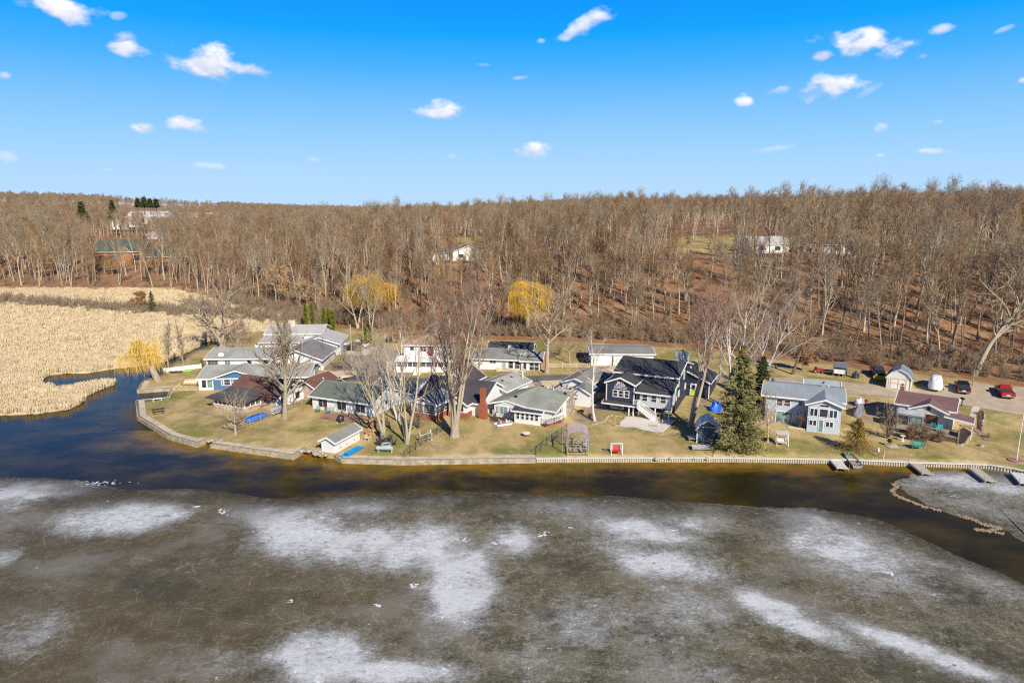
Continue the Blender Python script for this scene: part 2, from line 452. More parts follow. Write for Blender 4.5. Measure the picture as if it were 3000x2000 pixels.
# far land
hv = []; hf = []; ys = [299]
while ys[-1] < 6500: ys.append(ys[-1]*1.045+2)
nx = 90
for yy in ys:
    half = max(440, yy*1.15)
    for k in range(nx+1):
        x = -half+2*half*k/nx; hv.append((x, yy, gh(x, yy)-(.06 if yy == 299 else 0)))
hf = [(r*(nx+1)+k, r*(nx+1)+k+1, (r+1)*(nx+1)+k+1, (r+1)*(nx+1)+k) for r in range(len(ys)-1) for k in range(nx)]
hills = meshobj('hills', hv, hf, GM, smooth=True); tag(hills, kind='structure'); paint(hills, zone)

# ---------------------------------------------------------------- lake: bed colour through dark water
def water_mat():
    t = MT('lake_water', .06, .25)
    t.set(t.p.inputs['Specular IOR Level'], t.rng(t.attr('shallow')[1], 0, 1, .05, .15, False))
    z = t.attr('shallow')
    n1 = t.noise(.12, 5, .6, (1, 1.6, 1)); n2 = t.noise(.5, 5, .6)
    deep = t.mix(t.rng(n1, .35, .7), (.022, .018, .008), (.055, .040, .010))
    amb = t.mix(t.rng(n2, .35, .65), (.24, .12, .010), (.12, .088, .010))
    f = t.rng(t.math('ADD', z[0], t.math('MULTIPLY', t.math('SUBTRACT', n1, .5), 1.3)), .2, 1.0)
    c = t.mix(f, deep, amb)
    w = t.math('ADD', t.noise(1.3, 3, .5, (1, 2.2, 1)), t.math('MULTIPLY', t.noise(5, 2, .5, (1, 2, 1)), .25))
    t.bump(w, .22, .10); t.p.inputs['IOR'].default_value = 1.33
    return t.color(c)
wv = []; xs_ = []; x = -130.0
while x < 121: xs_.append(x); x += 1.6
ysw = []; y = 40.0
while y < 180: ysw.append(y); y += 1.0 if y < 120 else 2.5
xs_ = [-700, -300] + xs_ + [300, 700]; ysw = [-400, -50] + ysw + [300]
for yy in ysw:
    for x in xs_: wv.append((x, yy, 0.0))
nX = len(xs_); wf = [(r*nX+k, r*nX+k+1, (r+1)*nX+k+1, (r+1)*nX+k) for r in range(len(ysw)-1) for k in range(nX-1)]
lake = meshobj('lake_water', wv, wf, water_mat()); tag(lake, kind='structure')
IE0 = [onplane(a*3000/2352, b*3000/2352, .03) for a, b in [(-300,1093),(0,1095),(300,1124),(600,1142),(900,1132),(1200,1132),(1550,1149),(1850,1166),(2100,1228),(2400,1360)]]
ICEX = [p[0] for p in IE0]; ICEY = [p[1] for p in IE0]
def shal(x, y):
    if not (-130 < x < 120 and 55 < y < 180): return (0, 1 if x < 0 else 0, 0, 1)
    d = seg_d(x, y, edge_poly[:nshore], False)
    s = .95*exp(-d/2.2) + .46*exp(-d/9.0)
    if x < -40 and y > 97: s *= .12
    yi = lerp_table(x, ICEX, ICEY)
    if -40 < x < 30: s = max(s, .62*exp(-abs(y-yi)/3.0)*ss(x, -40, -20)*(1-ss(x, 0, 30)))
    return (min(1, s), 1-ss(x+.25*(y-90), -45, -5), 0, 1)
paint(lake, shal, 'shallow')

# ---------------------------------------------------------------- ice sheets
S_ = 3000/2352
IEDGE = [onplane(a*S_, b*S_, .03) for a, b in [(-900,1090),(-300,1093),(0,1095),(120,1097),(180,1104),(300,1124),(430,1121),(520,1128),(600,1142),(720,1141),(800,1136),
    (900,1132),(1000,1127),(1200,1132),(1400,1139),(1550,1149),(1750,1164),(1850,1166),(1950,1178),(2020,1192),(2100,1228),(2200,1275),(2300,1315),(2450,1390),(2700,1470),(3400,1600)]]
FROST = [(270,1185,110,32,1,0),(70,1122,160,24,.65,0),(195,1108,45,14,.8,0),(20,1165,60,40,.35,0),(640,1188,95,26,.95,.1),(690,1222,90,48,1,.2),(820,1160,110,24,.6,0),(900,1252,130,40,.95,.12),
  (1000,1232,70,34,.8,.1),(1060,1345,66,78,1.15,0),(1030,1290,90,34,.7,0),(780,1250,120,36,.8,.25),(1170,1240,60,36,.7,0),(1460,1216,95,26,.85,.1),(1320,1165,150,22,.45,.05),(1000,1150,80,16,.35,0),
  (1500,1290,120,42,.6,.15),(1560,1380,90,70,.42,0),(1840,1192,90,36,.65,0),(1905,1248,100,58,.7,.1),(2020,1285,100,46,.5,.1),(1775,1395,60,26,1.0,.3),(1830,1432,80,26,1.1,.35),(2010,1450,60,18,.7,.3),(2080,1480,90,24,.9,.3),(2180,1525,90,26,.85,.3),
  (730,1510,95,55,1.15,0),(900,1545,170,28,.75,0),(1350,1450,140,60,.35,0),(0,1282,34,20,.8,0),(60,1460,120,60,.35,0),(520,1530,80,40,.3,0),(2250,1330,90,60,.3,.1),(960,1350,20,8,.6,0),
  (380,1190,80,20,.5,-.2),(1230,1520,120,50,.35,0),(1720,1160,120,12,.5,.05),(1600,1200,120,20,.4,.1),(2080,1340,80,30,.4,.3),(500,1300,120,40,.12,0),(-60,1200,120,90,.3,0),
  (400,1130,60,8,.5,0),(1550,1540,150,40,.3,0)]
FW = []
for (cx, cy, hw, hh, a, tl) in FROST:
    p = onplane(cx*S_, cy*S_, .03); q = onplane((cx+hw)*S_, cy*S_, .03); r = onplane(cx*S_, (cy-hh)*S_, .03); r2 = onplane(cx*S_, (cy+hh)*S_, .03)
    t_ = onplane((cx+10)*S_, (cy+10*tl)*S_, .03); sl_ = (t_[1]-p[1])/(t_[0]-p[0])
    FW.append((p[0], p[1], abs(q[0]-p[0]), (r[1]-r2[1])/2, a, sl_))
def frost(x, y):
    n = mnoise.fractal((x/7, y/7, 0), 1.0, 2.0, 5)*.5; n2 = mnoise.fractal((x/2.0, y/2.0, 4), 1.0, 2.0, 4)*.5
    s = 0
    for (cx, cy, a, b, k, sl_) in FW:
        dx = x-cx; dy = y-cy-sl_*dx
        r2 = (dx/a)**2+(dy/b)**2
        if r2 < 5: s = max(s, k*exp(-r2*.75)) + .12*min(s, k*exp(-r2*.75))
    s = min(1.15, s*1.18)*(1+.9*n+.6*n2) + .30*max(0, n+.3*n2+.1*ss(x, -20, 20)) + .06 + .06*ss(x, -10, 20)
    ed = lerp_table(x, ex, ey)-y
    return (max(0, min(1, s)), max(0, min(1, .5+.6*mnoise.noise((x/13, y/13, 3))+.3*mnoise.noise((x/5, y/5, 8)))), max(0, 1-ed/(6.0+4.5*mnoise.noise((x/6, 1, 2)))) if ed > -2 else 1, 1)
def ice_mat():
    t = MT('lake_ice', .45, .18)
    z = t.attr('frost')
    n1 = t.noise(.35, 7, .75, (.7, 1, 1)); n2 = t.noise(2.0, 7, .8, (.65, 1, 1)); n3 = t.noise(7, 4, .75, (.6, 1, 1)); n6 = t.noise(1.0, 6, .8, off=(9, 3, 0))
    big = t.noise(.11, 5, .6, (.8, 1, 1), off=(20, 7, 0))
    v = t.voro(.55); v2 = t.voro(1.7); cr_ = t.voro(.33, 'DISTANCE_TO_EDGE')
    base = t.mix(t.rng(n1, .35, .65), (.058, .052, .022), (.185, .165, .10))
    base = t.mix(t.math('MULTIPLY', t.rng(z[1], .25, .8), .55), base, (.125, .09, .032))
    base = t.mix(t.math('MULTIPLY', t.rng(n6, .5, .66), .55), base, (.33, .29, .235))
    base = t.mix(t.math('MULTIPLY', t.rng(n2, .5, .72), .8), base, (.038, .031, .018))
    base = t.mix(t.math('MULTIPLY', t.rng(n3, .52, .70), .65), base, (.42, .38, .32))
    sx_ = t.n.new('ShaderNodeSeparateXYZ'); t.l.new(t.tc.outputs['Object'], sx_.inputs[0])
    base = t.mix(t.rng(sx_.outputs[0], -30, 5, .55, 0), base, (.095, .068, .026))
    base = t.mix(t.math('MULTIPLY', t.rng(big, .5, .68), .65), base, (.055, .05, .026)); base = t.mix(t.math('MULTIPLY', t.rng(big, .5, .32), .5), base, (.24, .225, .19))
    f = t.rng(t.math('ADD', t.math('ADD', z[0], t.math('MULTIPLY', t.math('SUBTRACT', n2, .5), 1.1)), t.math('MULTIPLY', t.math('SUBTRACT', n6, .5), .8)), .15, .9)
    fro = t.mix(t.rng(n3, .3, .7), (.42, .42, .405), (.74, .74, .72))
    c = t.mix(t.math('MULTIPLY', f, .85), base, t.mix(t.rng(n3, .3, .7), (.25, .255, .245), (.50, .505, .49)))
    f2 = t.rng(t.math('ADD', t.math('ADD', z[0], t.math('MULTIPLY', t.math('SUBTRACT', n2, .5), 1.5)), t.math('MULTIPLY', t.math('SUBTRACT', n1, .5), 1.2)), .62, 1.15)
    c = t.mix(t.math('MULTIPLY', f2, .85), c, (.64, .65, .645))
    pit = t.rng(t.math('ADD', v, t.math('MULTIPLY', t.math('SUBTRACT', n2, .5), .5)), .02, .12, 1, 0); c = t.mix(t.math('MULTIPLY', pit, .7), c, (.05, .045, .035))
    pit2 = t.rng(t.math('ADD', v2, t.math('MULTIPLY', t.math('SUBTRACT', n3, .5), .7)), .0, .14, 1, 0); c = t.mix(t.math('MULTIPLY', pit2, .45), c, (.10, .095, .085))
    wh = t.rng(t.math('ADD', t.noise(.9, 6, .8, off=(3, 50, 1)), t.math('MULTIPLY', z[0], .10)), .685, .72); c = t.mix(t.math('MULTIPLY', wh, .85), c, (.75, .78, .80))
    ck = t.rng(t.math('ADD', cr_, t.math('MULTIPLY', t.math('SUBTRACT', n2, .5), .10)), .0, .012, 1, 0)
    c = t.mix(t.math('MULTIPLY', t.math('MULTIPLY', ck, .35), t.rng(n1, .45, .6)), c, (.42, .42, .40))
    c = t.mix(t.math('MULTIPLY', z[2], t.rng(n2, .25, .6)), c, (.036, .027, .010))
    t.bump(t.math('ADD', n2, t.math('MULTIPLY', n3, .6)), .5, .06)
    t.set(t.p.inputs['Roughness'], t.rng(n2, .3, .7, .38, .7))
    return t.color(c)
IM = ice_mat()
ex = [p[0] for p in IEDGE]; ey = [p[1] for p in IEDGE]
ice_x = [-400, -200, -120] + [-85+.55*k for k in range(int(170/.55))] + [90, 120, 200, 320]
ice_t = [-60, 0, 25, 36]; rows = 95
iv = []; cols_ = len(ice_x)
for r in range(len(ice_t)+rows):
    for x in ice_x:
        top = lerp_table(x, ex, ey) + .5*mnoise.fractal((x/5, 0, 7), 1, 2, 5) + .25*mnoise.noise((x*1.3, 3, 0))
        yy = ice_t[r] if r < len(ice_t) else 38 + (top-38)*((r-len(ice_t))/(rows-1))
        iv.append((x, yy, .03))
R_ = len(ice_t)+rows
fi = [(r*cols_+k, r*cols_+k+1, (r+1)*cols_+k+1, (r+1)*cols_+k) for r in range(R_-1) for k in range(cols_-1)]
ice = meshobj('ice_sheet', iv, fi, IM); tag(ice, kind='structure'); paint(ice, frost, 'frost')
IP = [onplane(a*S_, b*S_, .03) for a, b in [(2060,1112),(2088,1092),(2150,1078),(2200,1082),(2260,1078),(2352,1088),(2500,1100),(2600,1180),(2600,1330),(2450,1290),(2352,1245),(2290,1210),(2210,1188),(2130,1160),(2085,1135)]]
cxp = sum(p[0] for p in IP)/len(IP); cyp = sum(p[1] for p in IP)/len(IP); pv = [(cxp, cyp, .03)]; ring = []
for i in range(len(IP)):
    a, b = IP[i], IP[(i+1) % len(IP)]
    for k in range(10):
        f = k/10; x = a[0]+(b[0]-a[0])*f; y = a[1]+(b[1]-a[1])*f
        ring.append((x+.7*mnoise.noise((x, y, 1)), y+.9*mnoise.noise((x*.8, y*.8, 5))))
nr = len(ring)
for q in range(1, 31):
    for (x, y) in ring: pv.append((cxp+(x-cxp)*q/30, cyp+(y-cyp)*q/30, .03))
pf = [(0, 1+k, 1+(k+1) % nr) for k in range(nr)] + [(1+q*nr+k, 1+(q+1)*nr+k, 1+(q+1)*nr+(k+1) % nr, 1+q*nr+(k+1) % nr) for q in range(29) for k in range(nr)]
ice2 = meshobj('ice_sheet', pv, pf, IM); tag(ice2, kind='structure')
FP = []
for (cx, cy, hw, hh, a) in [(2200,1105,110,22,1.0),(2310,1120,60,20,1.0),(2110,1115,45,10,.7),(2330,1190,80,50,.42),(2230,1150,100,30,.45)]:
    p = onplane(cx*S_, cy*S_, .03); q = onplane((cx+hw)*S_, cy*S_, .03); r = onplane(cx*S_, (cy-hh)*S_, .03)
    FP.append((p[0], p[1], abs(q[0]-p[0]), abs(r[1]-p[1]), a))
def frost2(x, y):
    n = mnoise.fractal((x/5, y/5, 0), 1.0, 2.0, 5)*.5; s = .22
    for (cx, cy, a, b, k) in FP:
        s = max(s, k*exp(-.7*(((x-cx)/a)**2+((y-cy)/b)**2)))
    return (max(0, min(1, s*(1+.7*n))), 0, 0, 1)
paint(ice2, frost2, 'frost')

# ---------------------------------------------------------------- bare trees
def bark(name, c1, c2, c3=None):
    t = MT(name, .9, .15)
    c = t.mix(t.rand(), c1, c2)
    c = t.mix(t.rng(t.noise(.9, 5, .7, (1, 1, .3)), .35, .7, 0, .55), c, c3 or tuple(x*.45 for x in c1))
    t.bump(t.noise(5, 3, .6, (1, 1, .3)), .5, .04)
    return t.color(c)
def twigs(name, c1, c2, c3):
    t = MT(name, .9, .1)
    r = t.rand()
    c = t.mix(t.rng(r, 0, .5, smooth=False), c1, c2); c = t.mix(t.rng(r, .5, 1, smooth=False), c, c3)
    c = t.mix(t.rng(t.noise(.22, 4, .6), .35, .65, 0, .5), c, tuple(x*.5 for x in c1))
    return t.color(c)
BK = {'wood': bark('forest_bark', (.36, .28, .19), (.19, .14, .095)), 'pale': bark('pale_bark', (.56, .47, .34), (.44, .36, .26)),
      'birch': bark('birch_bark', (.72, .68, .62), (.66, .61, .55), (.22, .19, .16)), 'maple': bark('maple_bark', (.44, .37, .27), (.36, .30, .22)),
      'dark': bark('dark_bark', (.20, .155, .11), (.17, .13, .10))}
TW = {'wood': twigs('forest_twigs', (.33, .235, .135), (.20, .115, .062), (.46, .28, .15)), 'tan': twigs('tan_twigs', (.42, .31, .19), (.36, .27, .17), (.45, .35, .23)),
      'red': twigs('reddish_twigs', (.30, .165, .12), (.27, .17, .13), (.33, .2, .15)), 'grey': twigs('grey_twigs', (.36, .28, .19), (.31, .24, .165), (.41, .32, .22)),
      'birch': twigs('birch_twigs', (.42, .31, .23), (.38, .28, .21), (.46, .34, .26)), 'willow': twigs('willow_twigs', (.82, .50, .06), (.74, .46, .06), (.86, .55, .09)),
      'willow2': twigs('pale_willow_twigs', (.88, .56, .10), (.80, .50, .10), (.90, .60, .14))}
def rnd_perp(d, rg):
    v = Vector((rg.gauss(0, 1), rg.gauss(0, 1), rg.gauss(0, 1))); v -= d*v.dot(d)
    return v.normalized()
def ribbon(V, F, pts, w, rg, d):
    """thin twig: a narrow three-sided sliver"""
    p = rnd_perp(d, rg); q = d.cross(p); n = len(V); m = len(pts)
    if m == 2:
        a = pts[0]; V += [tuple(a+p*w), tuple(a-p*w*.5+q*w*.87), tuple(a-p*w*.5-q*w*.87), tuple(pts[1])]
        F += [(n, n+1, n+3), (n+1, n+2, n+3), (n+2, n, n+3)]
        return
    for i, a in enumerate(pts[:-1]):
        k = w*(1-i/m*.7); V += [tuple(a+p*k), tuple(a-p*k*.5+q*k*.87), tuple(a-p*k*.5-q*k*.87)]
    V.append(tuple(pts[-1])); e = n+3*(m-1)
    for i in range(m-2):
        b = n+3*i
        for k in range(3): F.append((b+k, b+(k+1) % 3, b+3+(k+1) % 3, b+3+k))
    b = n+3*(m-2)
    for k in range(3): F.append((b+k, b+(k+1) % 3, e))
def bare_tree(seed, H, r0, clear=.35, lean=(0, 0), stems=1, nb=12, spread=.6, up=.35, sub=5, ter=4, tw=4, wander=.12, twl=.9, tww=.022, droop=0.0, blen=.38, flat=0, shape='oval'):
    rg = random.Random(seed); T = MB(); CV = []; CF = []
    def line(p, d, Ln, n, wd, upk):
        pts = [p.copy()]; dd = d.copy()
        for i in range(n):
            dd = (dd + rnd_perp(dd, rg)*wd + Vector((0, 0, upk/n))).normalized()
            p = p + dd*(Ln/n); pts.append(p.copy())
        return pts, dd
    def along(pts, f):
        k = f*(len(pts)-1); i = min(int(k), len(pts)-2); a = pts[i].lerp(pts[i+1], k-i)
        return a, (pts[i+1]-pts[i]).normalized()
    def branch(p, d, Ln, r, lvl):
        if Ln < .4: return
        n = (6, 5, 3, 2)[min(lvl, 3)]
        pts, _ = line(p, d, Ln, n, wander*(1, 1.4, 1.6, 1.6)[min(lvl, 3)], up*(1 if lvl < 2 else .6)-droop*lvl)
        rad = [max(.008, r*(1-.82*i/n)) for i in range(n+1)]
        if lvl <= 1: T.tube(pts, rad, 5 if lvl else 7, False)
        else: ribbon(CV, CF, pts, r, rg, d)
        if lvl == 1:
            for k in range(sub):
                q, e = along(pts, .22+.78*(k+rg.random()*.6)/sub); v = (e*.75 + rnd_perp(e, rg)*.75).normalized()
                branch(q, v, Ln*rg.uniform(.32, .5), max(.022, r*.5), 2)
        elif lvl == 2:
            for k in range(ter):
                q, e = along(pts, .2+.8*(k+rg.random()*.6)/ter); v = (e*.8 + rnd_perp(e, rg)*.7).normalized()
                branch(q, v, Ln*rg.uniform(.4, .6), max(.013, r*.5), 3)
        elif lvl == 3:
            for k in range(tw):
                q, e = along(pts, .1+.9*rg.random()); v = (e*.85 + rnd_perp(e, rg)*.6 + Vector((0, 0, -droop))).normalized()
                ribbon(CV, CF, [q, q+v*twl*rg.uniform(.5, 1.1)], tww, rg, v)
    hb = H*(.1 if stems > 2 and r0 > .3 else 0)
    if hb: T.tube([(0, 0, -.2), (0, 0, hb*.35), (0, 0, hb*.8), (0, 0, hb*1.15)], [r0*1.35, r0*.98, r0*.92, r0*.75], 10, False)
    for s in range(stems):
        a = 2*pi*(s+rg.random()*.4)/stems
        d0 = Vector((lean[0], lean[1], 1)) + (Vector((cos(a), sin(a), 0))*rg.uniform(.12, .3) if stems > 1 else Vector((0, 0, 0)))
        hs = H*(1 if s == 0 else rg.uniform(.75, .98)); d0.normalize()
        pts, _ = line(Vector((cos(a)*r0*.45, sin(a)*r0*.45, hb*.75)) if hb else Vector((0, 0, -.15)), d0, hs*.92-hb*.75, 9, wander*.45, .12)
        rr = r0*(1 if stems == 1 else .72 if not hb else .95/sqrt(stems))
        rad = [rr*(1.35 if i == 0 else 1)*(1-.9*i/9)+.02 for i in range(10)]
        T.tube(pts, rad, 8, False)
        bn = nb if stems == 1 else max(5, int(nb*1.25/stems))
        a0 = rg.random()*6
        for k in range(bn):
            f = clear + (1-clear)*(k+.5*rg.random())/bn
            q, e = along(pts, min(f, .995))
            ang = a0 + k*2.4 + rg.uniform(-.3, .3)
            o = Vector((cos(ang), sin(ang), 0)); o.y *= (1-flat)
            g = (f-clear)/(1-clear)
            prof = (1-.72*g) if shape == 'cone' else (.55+.75*sin(pi*min(1, .15+g*.8)))*(1-.35*g) if shape == 'oval' else 1-.55*g
            v = (o*spread*(1.1-.5*g) + e*(.55+.45*g) + Vector((0, 0, .2))).normalized()
            branch(q, v, hs*blen*prof*rg.uniform(.8, 1.15), max(.03, rr*.47*(1-.5*g)), 1)
        branch(pts[-1], (pts[-1]-pts[-2]).normalized(), hs*.12, .05, 2)
    return T, CV, CF
def tree_meshes(name, g):
    T, CV, CF = g
    a = bpy.data.meshes.new('trunk'); a.from_pydata(T.v, [], T.f); a.polygons.foreach_set('use_smooth', [True]*len(a.polygons))
    b = bpy.data.meshes.new('crown'); b.from_pydata(CV, [], CF)
    return a, b
class ObjMat: pass
def tree_thing(name, meshes, loc, rz, sc, bm, tm, label, cat='tree', group=None, sz=None):
    e = empty(name, loc, rz); e.scale = (sc, sc, sz or sc)
    for nm, me, m in (('trunk', meshes[0], bm), ('crown', meshes[1], tm)):
        o = bpy.data.objects.new(nm, me); link(o, e)
        if not me.materials: me.materials.append(None)
        o.material_slots[0].link = 'OBJECT'; o.material_slots[0].material = m
    return tag(e, label, cat, group)
FOREST = []
for s in range(11):
    rg = random.Random(50+s); H = rg.uniform(17, 22)
    FOREST.append((H, tree_meshes('forest', bare_tree(100+s, H, rg.uniform(.18, .32), clear=rg.uniform(.36, .58), nb=rg.randint(12, 17), spread=rg.uniform(.34, .66), up=.75,
                   sub=5, ter=3, tw=2 if s % 2 else 3, wander=rg.uniform(.10, .2), twl=1.1, tww=.025, blen=rg.uniform(.22, .33), stems=1 if s % 5 else 2, lean=(rg.uniform(-.06, .06), 0)))))
SHRUB = []
for s in range(4):
    SHRUB.append(tree_meshes('shrub', bare_tree(300+s, 3.0, .05, clear=.05, nb=10, stems=5, spread=.8, up=.3, sub=4, ter=3, tw=3, wander=.2, twl=.5, tww=.014, blen=.45)))
# hidden source collection for the uncountable remainder
def gn_scatter(name, sources, points, label=None):
    src = bpy.data.collections.new(name+'_sources')
    for i, (me, mats) in enumerate(sources):
        o = bpy.data.objects.new('%s_%02d' % (name, i), me)
        for k, m in enumerate(mats):
            if len(me.materials) <= k: me.materials.append(None)
        for k, m in enumerate(mats): o.material_slots[k].link = 'OBJECT'; o.material_slots[k].material = m
        src.objects.link(o)
    me = bpy.data.meshes.new(name); me.from_pydata([p[0] for p in points], [], [])
    n = len(points)
    at = me.attributes.new('rz', 'FLOAT_VECTOR', 'POINT'); at.data.foreach_set('vector', [c for p in points for c in (p[4], p[5], p[1])])
    at = me.attributes.new('sc', 'FLOAT_VECTOR', 'POINT'); at.data.foreach_set('vector', [c for p in points for c in (p[2], p[2], p[2]*p[6])])
    at = me.attributes.new('pick', 'INT', 'POINT'); at.data.foreach_set('value', [p[3] for p in points])
    o = bpy.data.objects.new(name, me); COL.objects.link(o)
    ng = bpy.data.node_groups.new(name, 'GeometryNodeTree')
    ng.interface.new_socket('Geometry', in_out='INPUT', socket_type='NodeSocketGeometry'); ng.interface.new_socket('Geometry', in_out='OUTPUT', socket_type='NodeSocketGeometry')
    a = ng.nodes.new('NodeGroupInput'); b = ng.nodes.new('NodeGroupOutput')
    ci = ng.nodes.new('GeometryNodeCollectionInfo'); ci.inputs[0].default_value = src; ci.inputs[1].default_value = True; ci.inputs[2].default_value = True
    ip = ng.nodes.new('GeometryNodeInstanceOnPoints')
    def na(nm, ty):
        q = ng.nodes.new('GeometryNodeInputNamedAttribute'); q.data_type = ty; q.inputs[0].default_value = nm; return q.outputs[0]
    ng.links.new(a.outputs[0], ip.inputs['Points']); ng.links.new(ci.outputs[0], ip.inputs['Instance']); ip.inputs['Pick Instance'].default_value = True
    ng.links.new(na('pick', 'INT'), ip.inputs['Instance Index'])
    rot = ng.nodes.new('FunctionNodeEulerToRotation'); ng.links.new(na('rz', 'FLOAT_VECTOR'), rot.inputs[0]); ng.links.new(rot.outputs[0], ip.inputs['Rotation'])
    ng.links.new(na('sc', 'FLOAT_VECTOR'), ip.inputs['Scale'])
    ng.links.new(ip.outputs[0], b.inputs[0])
    md = o.modifiers.new('scatter', 'NODES'); md.node_group = ng
    tag(o, label, kind='stuff'); return o
def joined(meshes, k=1.0):
    """trunk and crown in one mesh with two slots"""
    vs = []; fs = []; fm = []
    for i, me in enumerate(meshes):
        n = len(vs); vs += [tuple(v.co) for v in me.vertices]; fs += [tuple(x+n for x in p.vertices) for p in me.polygons]; fm += [i]*len(me.polygons)
    me = bpy.data.meshes.new('tree'); me.from_pydata(vs, [], fs); me.materials.append(None); me.materials.append(None)
    me.polygons.foreach_set('material_index', fm); return me
# where the wood stands
rf = random.Random(11)
HOLES = [(250,700,470,790,0),(1290,700,1430,765,0),(2215,700,2520,752,0),(345,598,640,640,.25),(1960,708,2300,740,.0),(1900,622,2250,636,.1)]   # picture places of the clearings: x0 y0 x1 y1 keep
def wood_ok(x, y, z):
    px, py = to_px((x, y, z))
    if px < -260 or px > 3260: return None
    for (a, b, c, d, k) in HOLES:
        if a < px < c and b < py < d and rf.random() > k: return None
    return px, py
cand = []
y = 112.0
while y < 1800:
    st = 5.7 if y < 240 else 6.6 if y < 420 else 9.0 if y < 800 else 14.0
    half = .84*y+12; x = -half
    while x < half:
        jx, jy = x+rf.uniform(-.45, .45)*st, y+rf.uniform(-.45, .45)*st
        d = jy-foot(jx)
        if d > 1.5 and (d > 14 or rf.random() < .55) and mnoise.noise((jx/26, jy/26, 8)) > -.42:
            z = gh(jx, jy)
            if wood_ok(jx, jy, z): cand.append((jx, jy, z))
        x += st*(.8 if x > 25 and y < 165 else 1)
    y += st*(.9 if y < 165 else 1)
# keep the buildings on the hill in partial view: thin the trees right in front of them
cand.sort(key=lambda p: p[1]*p[1]+p[0]*p[0])
VIEW = [(1960,712,2310,742,250,.3),(1900,620,2200,640,420,.4),(280,690,455,770,290,.6),(1310,690,1425,760,215,.32),(2225,690,2500,745,195,.92)]
def keep(p):
    for (a, b, c, d, dist, k) in VIEW:
        px, py = to_px((p[0], p[1], p[2]+9))
        if a < px < c and d-160 < py < d+75 and p[1] < dist+40 and rf.random() > k: return False
    return True
cand = [p for p in cand if keep(p)]
near = [p for p in cand if -20 < to_px(p)[0] < 3020][:292]; ns = set(near)
BARKS = ['wood', 'pale', 'pale', 'pale', 'dark', 'wood']
for (x, y, z) in near:
    H, ms = rf.choice(FOREST); s = rf.uniform(.55, .96) if x < 55 else rf.uniform(.58, 1.0)
    if y-foot(x) < 14: s *= .8
    tree_thing('forest_tree', ms, (x, y, z), rf.uniform(0, 6.28), s, BK[rf.choice(BARKS)], TW[rf.choice(['wood', 'wood', 'grey', 'tan' if x > 30 else 'wood'])],
               'tall leafless tree with a bare straight trunk in the wood on the hillside', 'tree', 'bare forest trees on the hillside')
fsrc = []
for i, (H, ms) in enumerate(FOREST):
    jm = joined(ms)
    fsrc.append((jm, [BK['wood' if i % 2 else 'pale'], TW['wood' if i % 3 else 'grey']]))
far = []
for p in cand:
    if p in ns: continue
    s = (rf.uniform(.68, 1.0) if p[0] < 60 else rf.uniform(.62, 1.0)) if p[1] < 420 else rf.uniform(.65, .95) if p[1] < 800 else rf.uniform(.9, 1.2)
    far.append((p, rf.uniform(0, 6.28), s, rf.randrange(len(fsrc)), 0, 0, 1.0 if p[1] < 800 else .75))
gn_scatter('distant_forest', fsrc, far, 'dense leafless brown wood covering the hill and the horizon')
# thickets at the foot of the wood, in the marsh and as undergrowth
ssrc = [(joined(ms), [BK['wood'], TW[k]]) for ms, k in zip(SHRUB, ['wood', 'red', 'grey', 'wood'])]
sp = []
for i in range(1500):
    x = rf.uniform(-100, 190); f_ = foot(x); y = f_ + abs(rf.gauss(0, 1))*10 - 4.5
    q = to_px((x, y, gh(x, y)))
    if 1150 < q[0] < 1260 and q[1] > 975: continue
    sp.append(((x, y, gh(x, y)-.1), rf.uniform(0, 6), rf.uniform(.5, 1.35), rf.randrange(4), 0, 0, 1))
for i in range(1500):
    x = rf.uniform(-230, 190); y = foot(x) + rf.uniform(3, 110)
    if i % 4 == 0: continue
    sp.append(((x, y, gh(x, y)-.1), rf.uniform(0, 6), rf.uniform(.5, 1.4), rf.randrange(4), 0, 0, 1.1))
gn_scatter('undergrowth', ssrc, sp, 'tangled leafless brush along the foot of the wood')
sp = []
for i in range(520):
    f = rf.random(); px = f*650-30; py = 868+44*f+ rf.gauss(0, 6)+6
    p = onplane(px, py+8, .3); sp.append(((p[0], p[1], .15), rf.uniform(0, 6), rf.uniform(.6, 1.25), rf.choice([0, 2, 2, 3]), 0, 0, 1))
for i in range(260):
    px = rf.uniform(540, 960); py = 905+ (px-540)*.12 + rf.gauss(0, 10)
    p = onplane(px, py, .5); sp.append(((p[0], p[1], gh(*p)-.2 if False else .2), rf.uniform(0, 6), rf.uniform(.6, 1.5), rf.randrange(4), 0, 0, 1))
gn_scatter('marsh_thicket', [(joined(ms), [BK['wood'], TW[k]]) for ms, k in zip(SHRUB, ['grey', 'wood', 'grey', 'red'])], sp, 'grey leafless thicket across the reed marsh')

# ---------------------------------------------------------------- reeds
def reed_mat():
    t = MT('dry_reed', .9, .1)
    r = t.rand(); c = t.mix(r, (.68, .55, .36), (.56, .43, .26)); c = t.mix(t.rng(t.noise(.5, 3), .4, .7, 0, .4), c, (.74, .62, .44))
    return t.color(c)
RM = reed_mat(); rsrc = []
for s in range(5):
    rg = random.Random(s); V = []; F = []
    for k in range(110):
        a = rg.random()*6.28; r = .95*sqrt(rg.random()); b = Vector((cos(a)*r, sin(a)*r, 0)); h = rg.uniform(.55, 1.15); w = rg.uniform(.02, .045); t_ = rg.random()*3.14
        u = Vector((cos(t_), sin(t_), 0))*w; ln = Vector((rg.gauss(0, .16), rg.gauss(0, .16), 1))*h; n = len(V)
        V += [tuple(b-u), tuple(b+u), tuple(b+ln+u*1.4), tuple(b+ln-u*1.4), tuple(b+ln*1.15+u*.1)]; F += [(n, n+1, n+2, n+3), (n+3, n+2, n+4)]
    me = bpy.data.meshes.new('reed_tuft'); me.from_pydata(V, [], F); rsrc.append((me, [RM]))
rp = []
